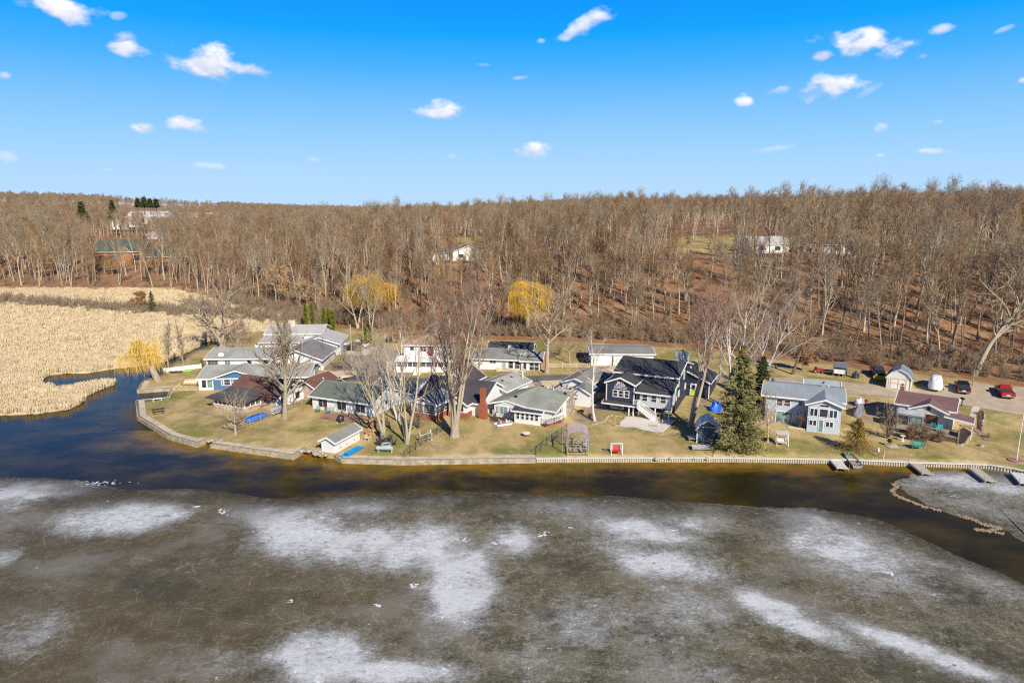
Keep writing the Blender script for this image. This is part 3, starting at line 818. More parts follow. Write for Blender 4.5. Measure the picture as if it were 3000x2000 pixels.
for yy in range(85, 275):
    st = 1.05 if yy < 150 else 1.5 if yy < 200 else 2.2
    x = -250.0
    while x < -38:
        jx, jy = x+rf.uniform(-.5, .5), yy+rf.uniform(-.5, .5)
        if rf.random() < (1 if yy < 150 else .55) and marshness(jx, jy) > .3 and to_px((jx, jy, 0))[0] > -60:
            if inside(jx, jy, outline):
                n = mnoise.noise((jx/6, jy/6, 1))
                rp.append(((jx, jy, .1), rf.uniform(0, 6), (.85+.25*n)*(1 if yy < 150 else 1.25), rf.randrange(5), 0, 0, rf.uniform(.8, 1.2)))
        x += st
gn_scatter('reed_bed', rsrc, rp, 'pale dry reeds filling the marsh beside the channel')

# ---------------------------------------------------------------- building kit
WHITE = siding('white_siding', (.74, .73, .71)); TRIM = plain('white_trim', (.78, .77, .75), .5, .08); BLUE = siding('blue_siding', (.075, .165, .30))
LBLUE = siding('light_blue_siding', (.50, .565, .64)); NAVY = siding('navy_siding', (.035, .043, .075)); GREYW = siding('grey_board_siding', (.52, .52, .54), .3, True)
GREYS = siding('grey_siding', (.40, .40, .41)); CREAM = siding('cream_siding', (.66, .58, .46))
CONC = plain('concrete', (.56, .48, .36), .85, .25, .8, .2, bump=.3); CONCW = plain('pale_concrete', (.66, .61, .52), .85, .12, .5, .2)
WOODG = plain('weathered_wood', (.36, .29, .21), .8, .3, 2); WOODL = plain('new_lumber', (.60, .44, .24), .7, .2, 2); WOODD = plain('dark_wood', (.10, .055, .04), .7, .3, 2)
BLACKM = plain('black_metal', (.02, .02, .022), .45, .2); ALU = plain('grey_aluminium', (.50, .50, .50), .4, .15, 2, .5, .6); DKGREY = plain('charcoal_plastic', (.05, .05, .055), .6)
REDB = plain('red_door', (.35, .06, .04), .6)
def brick_mat(name, c1, c2, mortar):
    t = MT(name, .9, .15)
    b = t.n.new('ShaderNodeTexBrick'); b.inputs['Scale'].default_value = 4.5; b.inputs['Color1'].default_value = (*c1, 1); b.inputs['Color2'].default_value = (*c2, 1); b.inputs['Mortar'].default_value = (*mortar, 1)
    mp = t.n.new('ShaderNodeMapping'); mp.inputs['Rotation'].default_value = (pi/2, 0, 0); t.l.new(t.tc.outputs['Object'], mp.inputs[0]); t.l.new(mp.outputs[0], b.inputs['Vector'])
    t.bump(b.outputs['Fac'], -.4, .02)
    return t.color(t.mix(t.rng(t.noise(2, 4), .35, .7, 0, .5), b.outputs[0], tuple(x*.6 for x in c1)))
BRICK = brick_mat('red_brick', (.40, .10, .05), (.30, .075, .04), (.30, .22, .18))
OBRICK = brick_mat('orange_brick', (.46, .22, .10), (.36, .16, .08), (.4, .3, .2))
def stone_mat(name, c1, c2, sc=2.2):
    t = MT(name, .9, .15); v = t.n.new('ShaderNodeTexVoronoi'); v.inputs['Scale'].default_value = sc; t.l.new(t.tc.outputs['Object'], v.inputs['Vector'])
    q = t.n.new('ShaderNodeSeparateColor'); t.l.new(v.outputs['Color'], q.inputs[0])
    e = t.voro(sc, 'DISTANCE_TO_EDGE'); c = t.mix(q.outputs[0], c1, c2); c = t.mix(t.rng(e, .0, .09, .7, 0), c, tuple(x*.35 for x in c1))
    t.bump(t.rng(e, 0, .2), .6, .05); return t.color(c)
STONE = stone_mat('field_stone', (.50, .42, .32), (.30, .24, .19)); STONEP = stone_mat('pink_stone', (.58, .44, .34), (.44, .33, .26), 1.6); STONEW = stone_mat('white_stone', (.62, .62, .64), (.36, .38, .42), 1.3)
SH = {'pale': shingle('pale_grey_shingle', (.40, .40, .355)), 'grey': shingle('grey_green_shingle', (.30, .31, .265)), 'green': shingle('dull_green_shingle', (.18, .20, .165)),
      'slate': shingle('slate_shingle', (.25, .24, .235)), 'white': shingle('whitish_shingle', (.52, .49, .46), .12), 'brown': shingle('brown_shingle', (.19, .095, .075)), 'black': shingle('black_shingle', (.075, .077, .082)),
      'char': shingle('charcoal_shingle', (.085, .08, .085)), 'tan': shingle('tan_shingle', (.50, .33, .19)), 'steel': shingle('blue_grey_shingle', (.33, .365, .39), .15), 'mauve': shingle('maroon_shingle', (.22, .125, .12), .15), 'roll': shingle('grey_roll_roof', (.10, .10, .105)), 'mgrey': shingle('mid_grey_shingle', (.28, .275, .245))}
def glass_mat(name, c, rough=.06):
    t = MT(name, rough, .5); return t.color(t.mix(t.rng(t.noise(1.1, 3), .4, .65), c, tuple(x*.35 for x in c)))
GLASS = glass_mat('dark_window_glass', (.045, .05, .06)); GLASSB = glass_mat('curtained_glass', (.22, .30, .29), .15); GLASSR = glass_mat('warm_window_glass', (.12, .075, .055), .12); SCREEN = glass_mat('porch_screen', (.13, .12, .12), .6)
def zpx(p, y_or_none=None): pass

class House:
    def __init__(s, name, label, cat, o, rot, z=None, group=None):
        z = gh(o[0], o[1]) if z is None else z
        s.r = empty(name, (o[0], o[1], z), radians(rot)); tag(s.r, label, cat, group); s.n = 0
    def _ax(s, axis):
        return (lambda a, b, z: (a, b, z)) if axis == 'x' else (lambda a, b, z: (b, a, z))
    def gable(s, x0, x1, y0, y1, ze, zr, wm_, rm, axis='x', zb=-.4, oh=.45, og=.35, yr=None, fascia=TRIM, th=.12, walls=True, name='wall', zf=None):
        """gable block: ridge runs along axis; roof slabs with eave and rake boards"""
        m = s._ax(axis)
        a0, a1, b0, b1 = (x0, x1, y0, y1) if axis == 'x' else (y0, y1, x0, x1)
        br = (b0+b1)/2 if yr is None else yr
        zf = ze if zf is None else zf
        if walls:
            w = MB(); vs = []
            for a in (a0, a1): vs += [m(a, b0, zb), m(a, b1, zb), m(a, b1, zf), m(a, br, zr), m(a, b0, ze)]
            fs = [(0, 1, 2, 3, 4), (9, 8, 7, 6, 5), (0, 5, 6, 1), (1, 6, 7, 2), (2, 7, 8, 3), (3, 8, 9, 4), (4, 9, 5, 0)]
            if axis == 'x': fs = [tuple(reversed(f)) for f in fs]
            w.add(vs, fs); w.build(name, wm_, s.r)
        def slab(bE, zE, sgn):
            k = (zr-zE)/abs(br-bE); be = bE+sgn*oh; ze_ = zE-k*oh+.03; zt = zr+.03
            A0, A1 = a0-og, a1+og
            q = MB(); lo = [m(A0, be, ze_), m(A1, be, ze_), m(A1, br, zt), m(A0, br, zt)]
            hi = [(p[0], p[1], p[2]+th) for p in lo]
            q.add(lo+hi, [(0, 1, 2, 3), (7, 6, 5, 4), (0, 4, 5, 1), (1, 5, 6, 2), (2, 6, 7, 3), (3, 7, 4, 0)])
            f = MB(); z0 = ze_-.10; z1 = ze_+th+.015
            f.bar(Vector(m(A0-.03, be+sgn*.03, (z0+z1)/2)), Vector(m(A1+.03, be+sgn*.03, (z0+z1)/2)), .05, z1-z0)
            for A, o_ in ((A0, -1), (A1, 1)):
                p = Vector(m(A+o_*.03, be, ze_+.02)); r_ = Vector(m(A+o_*.03, br, zt+.02)); n = len(f.v)
                wv_ = Vector(m(.045, 0, 0))
                f.add([p-Vector((0, 0, .12))-wv_, p+Vector((0, 0, th))-wv_, r_+Vector((0, 0, th))-wv_, r_-Vector((0, 0, .12))-wv_, p-Vector((0, 0, .12))+wv_, p+Vector((0, 0, th))+wv_, r_+Vector((0, 0, th))+wv_, r_-Vector((0, 0, .12))+wv_],
                      [(0, 1, 2, 3), (7, 6, 5, 4), (0, 4, 5, 1), (1, 5, 6, 2), (2, 6, 7, 3), (3, 7, 4, 0)])
            return q, f
        R = MB(); Fa = MB()
        for bE, zE, sg in ((b0, ze, -1), (b1, zf, 1)):
            q, f = slab(bE, zE, sg); R.add(q.v, q.f); Fa.add(f.v, f.f)
        ro = R.build('roof', rm, s.r); Fa.build('fascia', fascia, ro)
        return ro
    def hip(s, x0, x1, y0, y1, ze, zr, rm, oh=.45, inset=None, fascia=TRIM):
        X0, X1, Y0, Y1 = x0-oh, x1+oh, y0-oh, y1+oh
        w, d = X1-X0, Y1-Y0; k = (min(w, d)/2 if inset is None else inset)
        if w >= d: r0, r1 = (X0+k, (Y0+Y1)/2), (X1-k, (Y0+Y1)/2)
        else: r0, r1 = ((X0+X1)/2, Y0+k), ((X0+X1)/2, Y1-k)
        q = MB(); q.add([(X0, Y0, ze), (X1, Y0, ze), (X1, Y1, ze), (X0, Y1, ze), (*r0, zr), (*r1, zr)],
                        [(0, 1, 5, 4), (2, 3, 4, 5), (1, 2, 5), (3, 0, 4), (0, 3, 2, 1)] if w >= d else [(0, 1, 4), (1, 2, 5, 4), (2, 3, 5), (3, 0, 4, 5), (0, 3, 2, 1)])
        ro = q.build('roof', rm, s.r); f = MB()
        for a, b in (((X0, Y0), (X1, Y0)), ((X1, Y0), (X1, Y1)), ((X1, Y1), (X0, Y1)), ((X0, Y1), (X0, Y0))):
            f.bar((a[0], a[1], ze-.07), (b[0], b[1], ze-.07), .07, .17)
        f.build('fascia', fascia, ro); return ro
    def block(s, x0, x1, y0, y1, z0, z1, mat, name='wall'):
        return MB().box(x0, x1, y0, y1, z0, z1).build(name, mat, s.r)
    def slabroof(s, pts, mat, t=.12, fascia=TRIM, fe=None):
        ro = MB().poly(pts, t).build('roof', mat, s.r)
        if fascia:
            f = MB(); n = len(pts)
            for i in (range(n) if fe is None else fe):
                a, b = Vector(pts[i]), Vector(pts[(i+1) % n]); d = (b-a).normalized()
                f.bar(a-d*.03-Vector((0, 0, .09)), b+d*.03-Vector((0, 0, .09)), .09, .2)
            f.build('fascia', fascia, ro)
        return ro
    def _face(s, face, at):
        if face == 'S': return lambda u, o, z: (u, at-o, z)
        if face == 'N': return lambda u, o, z: (u, at+o, z)
        if face == 'E': return lambda u, o, z: (at+o, u, z)
        return lambda u, o, z: (at-o, u, z)
    def win(s, face, at, u0, u1, z0, z1, cols=1, rows=1, fr=TRIM, gl=None, fw=.09, name='window', mw=.05, parent=None):
        gl = gl or GLASS; m = s._face(face, at); f = MB(); pr = .06
        def bx(a, b, c, d, p0, p1):
            vs = [m(a, p0, c), m(b, p0, c), m(b, p1, c), m(a, p1, c), m(a, p0, d), m(b, p0, d), m(b, p1, d), m(a, p1, d)]
            f.add(vs, [(0, 1, 2, 3), (7, 6, 5, 4), (0, 4, 5, 1), (1, 5, 6, 2), (2, 6, 7, 3), (3, 7, 4, 0)])
        bx(u0-fw, u0, z0-fw, z1+fw, -.02, pr); bx(u1, u1+fw, z0-fw, z1+fw, -.02, pr); bx(u0, u1, z1, z1+fw, -.02, pr); bx(u0, u1, z0-fw, z0, -.02, pr)
        for i in range(1, cols): c = u0+(u1-u0)*i/cols; bx(c-mw/2, c+mw/2, z0, z1, -.02, pr-.01)
        for j in range(1, rows):
            c = z0+(z1-z0)*j/rows
            for i in range(cols):
                a = u0+(u1-u0)*i/cols+(mw/2 if i else 0); b = u0+(u1-u0)*(i+1)/cols-(mw/2 if i < cols-1 else 0); bx(a, b, c-mw/2, c+mw/2, -.02, pr-.02)
        fo = f.build(name, fr, parent or s.r)
        for i in range(cols):
            for j in range(rows):
                a = u0+(u1-u0)*i/cols+(mw/2 if i else 0); b = u0+(u1-u0)*(i+1)/cols-(mw/2 if i < cols-1 else 0)
                c = z0+(z1-z0)*j/rows+(mw/2 if j else 0); d = z0+(z1-z0)*(j+1)/rows-(mw/2 if j < rows-1 else 0)
                MB().add([m(a, .012, c), m(b, .012, c), m(b, .012, d), m(a, .012, d)], [(0, 1, 2, 3) if face in 'SE' else (3, 2, 1, 0)]).build('pane', gl, fo)
        return fo
    def door(s, face, at, u0, u1, z0, z1, mat, fr=TRIM, panels=0, glass=None, name='door'):
        m = s._face(face, at); f = MB()
        def bx(B, a, b, c, d, p0, p1):
            vs = [m(a, p0, c), m(b, p0, c), m(b, p1, c), m(a, p1, c), m(a, p0, d), m(b, p0, d), m(b, p1, d), m(a, p1, d)]
            B.add(vs, [(0, 1, 2, 3), (7, 6, 5, 4), (0, 4, 5, 1), (1, 5, 6, 2), (2, 6, 7, 3), (3, 7, 4, 0)])
        D = MB()
        if panels:
            for k in range(panels):
                h = (z1-z0)/panels; bx(D, u0, u1, z0+k*h, z0+(k+1)*h-.025, -.02, .03)
        else: bx(D, u0, u1, z0, z1, -.02, .03)
        do = D.build(name, mat, s.r); w = .1
        bx(f, u0-w, u0, z0, z1+w, -.02, .07); bx(f, u1, u1+w, z0, z1+w, -.02, .07); bx(f, u0, u1, z1, z1+w, -.02, .07)
        f.build('frame', fr, do)
        if glass:
            g = MB(); (a, b, c, d) = glass; bx(g, u0+a, u0+b, z0+c, z0+d, .03, .036); g.build('pane', GLASS, do)
        elif not panels:
            h = MB(); bx(h, u1-.16, u1-.08, z0+.9, z0+.98, .03, .09); h.build('handle', BLACKM, do)
        return do
    def chimney(s, x0, x1, y0, y1, z0, z1, mat, cap=CONC):
        c = s.block(x0, x1, y0, y1, z0, z1, mat, 'chimney')
        q = MB().box(x0-.07, x1+.07, y0-.07, y1+.07, z1, z1+.1).build('cap', cap, c)
        MB().lathe([(.13, 0), (.13, .28), (.1, .3)], 8, ((x0+x1)/2, (y0+y1)/2, z1+.1)).build('flue', DKGREY, c); return c
    def vent(s, x, y, z, h=.45, r=.06, mat=None):
        return MB().lathe([(r, 0), (r, h), (r*.7, h+.03)], 8, (x, y, z)).build('vent_pipe', mat or TRIM, s.r)
    def boxvent(s, x, y, z):
        return MB().box(x-.2, x+.2, y-.16, y+.16, z, z+.16).box(x-.25, x+.25, y-.2, y+.2, z+.16, z+.2).build('roof_vent', BLACKM, s.r)
    def steps(s, x0, x1, y0, y1, z0, z1, n, mat, axis='y', name='stairs'):
        """flight from (y0,z0) up to (y1,z1)"""
        q = MB()
        for i in range(n):
            a = y0+(y1-y0)*i/n; b = y0+(y1-y0)*(i+1)/n; z = z0+(z1-z0)*(i+1)/n
            lo, hi = min(a, b), max(a, b)
            if axis == 'y': q.box(x0, x1, lo+.002*i, hi, z0-.3, z)
            else: q.box(lo+.002*i, hi, x0, x1, z0-.3, z)
        return q.build(name, mat, s.r)
    def open_steps(s, x0, x1, y0, y1, z0, z1, n, mat, axis='y', name='stairs'):
        q = MB(); m = (lambda a, b, z: (b, a, z)) if axis == 'x' else (lambda a, b, z: (a, b, z))
        for i in range(n):
            b = y0+(y1-y0)*(i+.5)/n; z = z0+(z1-z0)*(i+.8)/n; q.bar(m(x0, b, z), m(x1, b, z), .27, .05)
        for a in (x0, x1): q.bar(m(a, y0, z0-.05), m(a, y1, z1-.05), .06, .26)
        return q.build(name, mat, s.r)
    def rail(s, pts, h=.95, mat=TRIM, sp=.14, bw=.035, pw=.08, name='railing', parent=None):
        q = MB()
        for i in range(len(pts)-1):
            a, b = Vector(pts[i]), Vector(pts[i+1]); L_ = (b-a).length; up = Vector((0, 0, 1))
            q.bar(a+up*h, b+up*h, pw*.8, pw*.6); q.bar(a+up*.12, b+up*.12, .05, .05)
            n = max(1, int(L_/sp))
            for k in range(1, n): p = a.lerp(b, k/n); q.bar(p+up*.12, p+up*h, bw)
        for p in pts: p = Vector(p); q.bar(p, p+Vector((0, 0, h+.08)), pw)
        return q.build(name, mat, parent or s.r)

# 1 blue ranch with pale roof at the slip
h = House('ranch_house', 'long blue ranch house under a pale grey roof beside the boat slip', 'house', (-55.8, 118.0), 4.8)
h.gable(0, 19, 0, 10, 2.05, 3.25, BLUE, SH['pale'])
h.gable(2.6, 10.4, -.35, 5.2, 2.12, 3.42, BLUE, SH['pale'], 'y', name='front_gable')
h.block(-.02, 2.5, -.3, 0, -.2, 1.95, TRIM, 'sunroom_wall')
h.win('S', -.3, .55, 1.3, .45, 1.85, gl=GLASS); h.win('S', -.3, 1.5, 2.35, .45, 1.85, gl=GLASSB)
h.win('S', -.35, 4.45, 5.45, .85, 1.85, 1, 2); h.win('S', -.35, 4.0, 4.22, .85, 1.85, 1, 3); h.win('S', -.35, 5.68, 5.9, .85, 1.85, 1, 3)
h.chimney(7.6, 8.6, -1.0, -.36, -.3, 2.35, OBRICK); h.win('S', -.35, 8.9, 9.6, 1.0, 1.7)
h.win('S', 0, 12.6, 13.7, .9, 1.7, 2, 1); h.win('S', 0, 16.1, 16.8, .6, 1.7, 2, 1)
h.block(19.0, 19.03, .05, 9.95, -.2, 2.0, GREYS, 'end_wall'); h.door('E', 19.03, 2.6, 5.4, 0, 1.95, TRIM, panels=4, name='garage_door'); h.vent(6, 8.5, 2.4, .6)
dk = MB().box(-4.2, -.1, -.7, 2.2, .05, .18); d_ = dk.build('deck', WOODL, h.r); h.rail([(-4.2, 2.2, .18), (-4.2, -.6, .18), (-2.0, -.6, .18)], .7, WOODL, .3, .08, .1)
h.steps(-.2, 1.4, -5.3, -4.22, -.25, .1, 3, WOODL, 'x')
# 2 white ranch behind it
h = House('ranch_house', 'white ranch house with pale grey roof directly behind the blue ranch house', 'house', (-60.8, 132.4), 1.5)
h.gable(0, 14.4, 0, 10, 2.2, 3.3, WHITE, SH['pale'])
h.win('S', 0, 3.6, 4.7, .3, 1.85, 2, 1, gl=GLASSB); h.win('S', 0, .3, 2.2, .5, 1.8, 3, 1, fr=WOODG, gl=SCREEN); h.win('S', 0, 8.0, 8.9, 1.0, 1.8); h.win('S', 0, 11.3, 12.2, 1.0, 1.8)
h.chimney(8.0, 8.6, 5.2, 5.7, 2.8, 3.75, TRIM, TRIM); h.vent(12.9, 5.3, 3.1, 1.3, .09)
# 3 hipped garage house
h = House('garage', 'white garage with a dark slate grey gable roof and a tall antenna beside it', 'garage', (-46.8, 130.9), 0)
h.gable(0, 9.2, 0, 10.6, 2.25, 4.0, WHITE, SH['slate'], 'y', oh=.5, og=.6)
h.win('S', 0, 4.2, 5.1, .9, 1.6, 2, 1, fr=WOODL, gl=GLASSR); h.win('E', 9.2, 7.6, 8.6, 1.1, 1.8)
h.chimney(.8, 1.5, 6.6, 7.2, 2.4, 3.9, GREYS)
# 4 large whitish-roofed house
h = House('ranch_house', 'large white house with a rambling off-white roof beside the parked pickup', 'house', (-45.6, 144.0), 3)
h.gable(0, 7.9, 0, 9, 2.6, 3.9, WHITE, SH['white'], 'y', oh=.6, og=.5)
h.gable(-8.5, 3.6, 4.5, 13, 4.0, 5.2, WHITE, SH['white'])
h.slabroof([(-8.6, -1.2, 3.15), (-.2, -1.2, 3.15), (-.2, 4.6, 3.75), (-8.6, 4.6, 3.75)], SH['white']); h.block(-8.2, 0, -.7, 4.4, -.4, 3.0, WHITE, 'side_wing')
h.win('S', 0, 4.6, 5.9, 1.2, 1.9, 2, 1, gl=GLASSR); h.win('S', -.7, -3.2, -2.2, 1.6, 2.1, 2, 1); h.chimney(-4.4, -3.0, 8.0, 9.0, 4.2, 6.3, CREAM); h.vent(1.4, 4, 3.6, .9)
h.block(7.85, 8.5, .6, 3.4, -.3, 2.5, LBLUE, 'entry_bay')
# 5 brown roofed house with screened porch
h = House('cottage', 'brown roofed cottage of pink stone with a dark hipped porch roof', 'house', (-38.0, 105.7), -25)
h.gable(-10.2, 0, 0, 7.6, 2.0, 3.85, STONEP, SH['brown'], fascia=WOODD, oh=.5)
h.block(.0, .03, .1, 7.5, -.4, 1.95, WHITE, 'side_wall'); q = MB().add([(.03, .1, 1.95), (.03, 7.5, 1.95), (.03, 3.8, 3.72)], [(0, 1, 2)]).build('gable_face', WHITE, h.r)
h.win('E', .03, 4.6, 5.3, .8, 1.65, 1, 2, fr=WOODD); h.win('E', .03, 1.1, 1.8, .8, 1.6, 1, 2); h.win('E', .03, 3.5, 4.1, 2.4, 2.9, 1, 1, fr=WOODD)
h.win('S', 0, -2.5, -1.3, .95, 1.75, 1, 1, fr=WOODG)
h.block(-9.8, -3.1, -3.6, 0, -.3, .75, STONEP, 'porch_wall')
for k in range(8): h.block(-9.8+k*.945, -9.68+k*.945, -3.6, -3.5, .75, 1.95, TRIM, 'post')
for k in range(4): h.block(-3.22, -3.1, -3.45+k*1.1, -3.33+k*1.1, .75, 1.95, TRIM, 'post')
h.win('S', -3.5, -9.6, -3.3, .85, 1.9, 7, 2, gl=SCREEN, mw=.04, name='screen_wall'); h.win('E', -3.2, -3.3, -.2, .85, 1.9, 3, 2, gl=SCREEN, mw=.04, name='screen_wall')
h.slabroof([(-10.6, -4.3, 1.98), (-2.4, -4.3, 1.98), (-2.4, .2, 2.3), (-5.2, .6, 2.72), (-9.6, .6, 2.72)], SH['roll'], .1, WOODD, (0, 1, 4))
h.gable(-2.6, 3.0, 6.4, 12.6, 2.1, 3.5, STONEP, SH['brown'], 'y', fascia=TRIM, name='garage_wing')
for a, b in ((1.0, 8), (1.3, 10), (-.4, 11.5)): h.vent(a, b, 2.9, .3, .12)
h.vent(1.9, 9.2, 2.6, .5, .1, WOODD)
# 6 green roofed white house with three big windows
h = House('cottage', 'white cottage with dull green roof and three big sliding windows', 'house', (-32.3, 106.4), -23.7)
h.gable(0, 11.8, 0, 7.4, 2.25, 3.75, WHITE, SH['green'], oh=.55)
for a in (1.25, 4.95, 8.5): h.win('S', 0, a, a+1.75, .45, 1.9, 2, 1)
for a in (.7, 3.9, 7.5): MB().box(a-.07, a+.07, -.16, -.02, 1.7, 1.92).build('wall_lamp', BLACKM, h.r)
h.win('E', 11.8, 3.2, 3.9, 1.1, 1.9); h.gable(6.5, 14.4, 7.4, 13.5, 2.3, 3.3, WHITE, SH['mgrey'], name='rear_wing'); h.chimney(1.6, 2.1, 4.6, 5.1, 3.2, 3.9, WOODD)
# 7 dark roofed house with brick-based gabled porch
h = House('cottage', 'white cottage with black grey roof, brick based glazed porch and tall red brick chimney', 'house', (-15.6, 101.7), -25)
h.gable(0, 4.4, 0, 5, 2.5, 3.4, WHITE, SH['mgrey'], 'y', oh=.35, og=.3, zb=.8, name='porch'); h.block(-.06, 4.46, -.06, 4.9, -.4, .8, BRICK, 'brick_base')
h.win('S', 0, .2, 2.1, .95, 2.35, 2, 4, gl=SCREEN); h.win('S', 0, 2.3, 4.2, .95, 2.35, 2, 4, gl=SCREEN); h.win('E', 4.4, .3, 3.6, .95, 2.3, 3, 4, gl=SCREEN)
MB().lathe([(.0, 0), (.3, .02), (.3, .06), (0, .08)], 8, (2.2, -.2, 2.85)).build('gable_lamp', BLACKM, h.r)
h.gable(-1.2, 10.1, 4.4, 13, 2.35, 4.5, WHITE, SH['char'], oh=.5)
h.gable(5.2, 8.2, 2.6, 8, 2.4, 3.3, WHITE, SH['char'], 'y', name='rear_bay'); h.block(5.1, 8.3, 2.5, 4.4, -.4, .9, BRICK, 'brick_base'); h.win('S', 2.6, 5.6, 7.8, 1.1, 2.1, 3, 1)
c = MB(); c.add([(9.9, 3.5, -.5), (11.1, 3.5, -.5), (11.1, 4.3, -.5), (9.9, 4.3, -.5), (9.9, 3.5, 2.1), (11.1, 3.5, 2.1), (11.1, 4.3, 2.1), (9.9, 4.3, 2.1), (10.15, 3.55, 2.7), (10.85, 3.55, 2.7), (10.85, 4.2, 2.7), (10.15, 4.2, 2.7), (10.15, 3.55, 4.9), (10.85, 3.55, 4.9), (10.85, 4.2, 4.9), (10.15, 4.2, 4.9)],
      [(i*4+k, i*4+(k+1) % 4, i*4+4+(k+1) % 4, i*4+4+k) for i in range(3) for k in range(4)]+[(12, 13, 14, 15), (3, 2, 1, 0)]); c.build('chimney', BRICK, h.r)
h.gable(-3.5, 2.5, 13.2, 19.5, 2.4, 4.3, GREYS, SH['char'], 'y', name='garage_wing')
# 8 two-storey white house with a tan roof
h = House('two_storey_house', 'two storey white house with tan hipped roof and a long glazed porch', 'house', (-22.4, 128.9), -3)
h.block(-.1, 10.6, 0, 2.4, -.5, 1.0, WHITE, 'porch_wall'); h.block(-.1, 10.6, .15, 2.4, 1.0, 2.3, WHITE, 'porch_wall')
h.slabroof([(-.3, -.25, 2.35), (10.9, -.25, 2.35), (10.9, 2.45, 2.85), (-.3, 2.45, 2.85)], TRIM, .1)
h.win('S', .15, .1, 4.1, 1.12, 2.2, 4, 1, gl=SCREEN, mw=.12); h.win('S', .15, 4.6, 10.3, 1.12, 2.2, 5, 1, gl=SCREEN, mw=.12)
h.block(1.0, 10.5, 2.4, 10.4, -.5, 5.0, WHITE, 'wall'); h.hip(1.0, 10.5, 2.4, 10.4, 5.0, 6.3, SH['tan'])
h.win('S', 2.4, 2.3, 3.0, 3.9, 4.6); h.win('S', 2.4, 4.3, 5.4, 3.7, 4.7, 2, 1); h.door('S', 2.4, 5.9, 6.7, 2.9, 4.7, REDB, REDB, glass=(.2, .6, 1.0, 1.7)); h.win('S', 2.4, 8.6, 9.4, 3.7, 4.7, 1, 2)
h.chimney(6.6, 7.6, 6.2, 7.0, 5.8, 7.2, CREAM); h.steps(3.6, 5.0, -3.4, -.05, -.45, .9, 6, TRIM)
lt = MB()
for k in range(3): lt.bar((-1.9+k*.75, .1, -.3), (-1.9+k*.75, .1, 2.1), .1)
for k in range(5): lt.bar((-1.9, .1, -.2+k*.57), (-.4, .1, -.2+k*.57), .1)
for k in range(6): lt.bar((-1.9+k*.25, .14, 1.1), (-1.6+k*.25, .14, 2.0), .05)
lt.build('lattice', TRIM, h.r)
# 9 low house under the trees by the road
h = House('ranch_house', 'low white house with mottled dark roof, stone planters and orange brick end wall', 'house', (-7.6, 130.6), -9)
h.gable(0, 9.6, 0, 7.4, 2.25, 3.5, WHITE, SH['char'] if False else SH['mgrey'], oh=.5)
h.gable(9.6, 13.4, -.5, 6.4, 2.15, 3.2, WHITE, SH['mgrey'], oh=.4, name='entry_wing'); h.block(13.4, 14.3, .8, 5.6, -.4, 2.6, OBRICK, 'end_wall')
h.gable(1.5, 10.5, 7.6, 13, 2.2, 3.5, WHITE, SH['black'], name='rear_wing')
h.win('S', 0, 3.3, 4.5, 1.35, 1.9, 2, 1, gl=GLASSR); h.door('S', 0, 5.75, 6.45, .2, 1.95, GREYS); h.win('S', 0, 7.0, 7.9, .45, 1.95, 1, 2, gl=GLASSR); h.win('S', 0, 8.3, 9.2, .45, 1.95, 1, 2, gl=GLASSR)
h.door('S', -.5, 10.0, 10.6, .1, 1.85, DKGREY, glass=(.1, .5, 1.0, 1.6)); h.win('S', -.5, 11.2, 13.0, .35, 1.85, 2, 2, mw=.1)
st_ = MB()
for k in range(4): st_.box(4.9+k*1.75, 5.3+k*1.75, -1.6, -1.2, -.3, .75)
st_.box(5.3, 10.2, -1.5, -1.3, -.3, .55); st_.build('planter_wall', CONC, h.r); h.chimney(6.3, 6.9, 3.8, 4.3, 3.2, 4.1, CREAM); h.vent(7.3, 3.7, 3.4, .35)
# 10 white garage with pale roof
h = House('garage', 'white garage with pale grey green roof behind the red brick chimney', 'garage', (-1.0, 106.7), -31)
h.gable(-6.0, 0, 0, 7.4, 2.5, 3.55, WHITE, SH['pale'], 'y', oh=.45, og=.45)
h.gable(-8.6, -2.6, -3.4, .0, 2.3, 2.9, WHITE, SH['grey'], name='lean_to_wall'); h.win('S', -3.4, -4.3, -3.9, 1.2, 2.0)
h.boxvent(-2.1, 2.2, 3.28); h.boxvent(-2.1, 5.2, 3.28); h.vent(-.9, 7.0, 2.9, 1.3, .1)
h.block(-8.6, -3.0, -6.2, -3.41, -.8, 2.0, WHITE, 'yard_wall')
# 11 white lakeside house with black roofed sunroom
h = House('lakeside_house', 'white lakeside house with grey green roof and a black roofed sunroom', 'house', (0, 0), 0, 0)
z0 = .8
T_ = (4.2, 103.9, 5.15); Rr = (8.75, 101.2, 4.15); FRe = (6.6, 96.7, 3.1); V_ = (2.0, 99.2, 3.12); AF = (-.95, 100.7, 3.72); LL = (-3.7, 101.6, 3.05); BL = (-.4, 108.4, 3.05); BR_ = (10.8, 105.6, 3.05)
for pts_ in ([T_, V_, FRe, Rr], [T_, AF, V_], [T_, LL, AF], [T_, BL, LL], [T_, Rr, BR_, BL]):
    q = [Vector(p) for p in pts_]; nn = (q[1]-q[0]).cross(q[2]-q[0]); q = q if nn.z > 0 else q[::-1]
    MB().poly(q, .1).build('roof', SH['grey'], h.r)
f = MB()
for a, b in ((AF, V_), (AF, LL), (V_, FRe), (FRe, Rr), (Rr, BR_)):
    a, b = Vector(a), Vector(b); f.bar(a-Vector((0, .04, .10)), b-Vector((0, .04, .10)), .1, .22)
f.build('fascia', TRIM, h.r)
w = MB()
wl = [(-2.75, 101.7), (1.2, 99.8), (5.95, 97.5), (8.3, 101.4), (10.1, 105.2), (-.4, 107.6)]
tp = [2.9, 3.0, 2.95, 4.0, 2.9, 2.9]
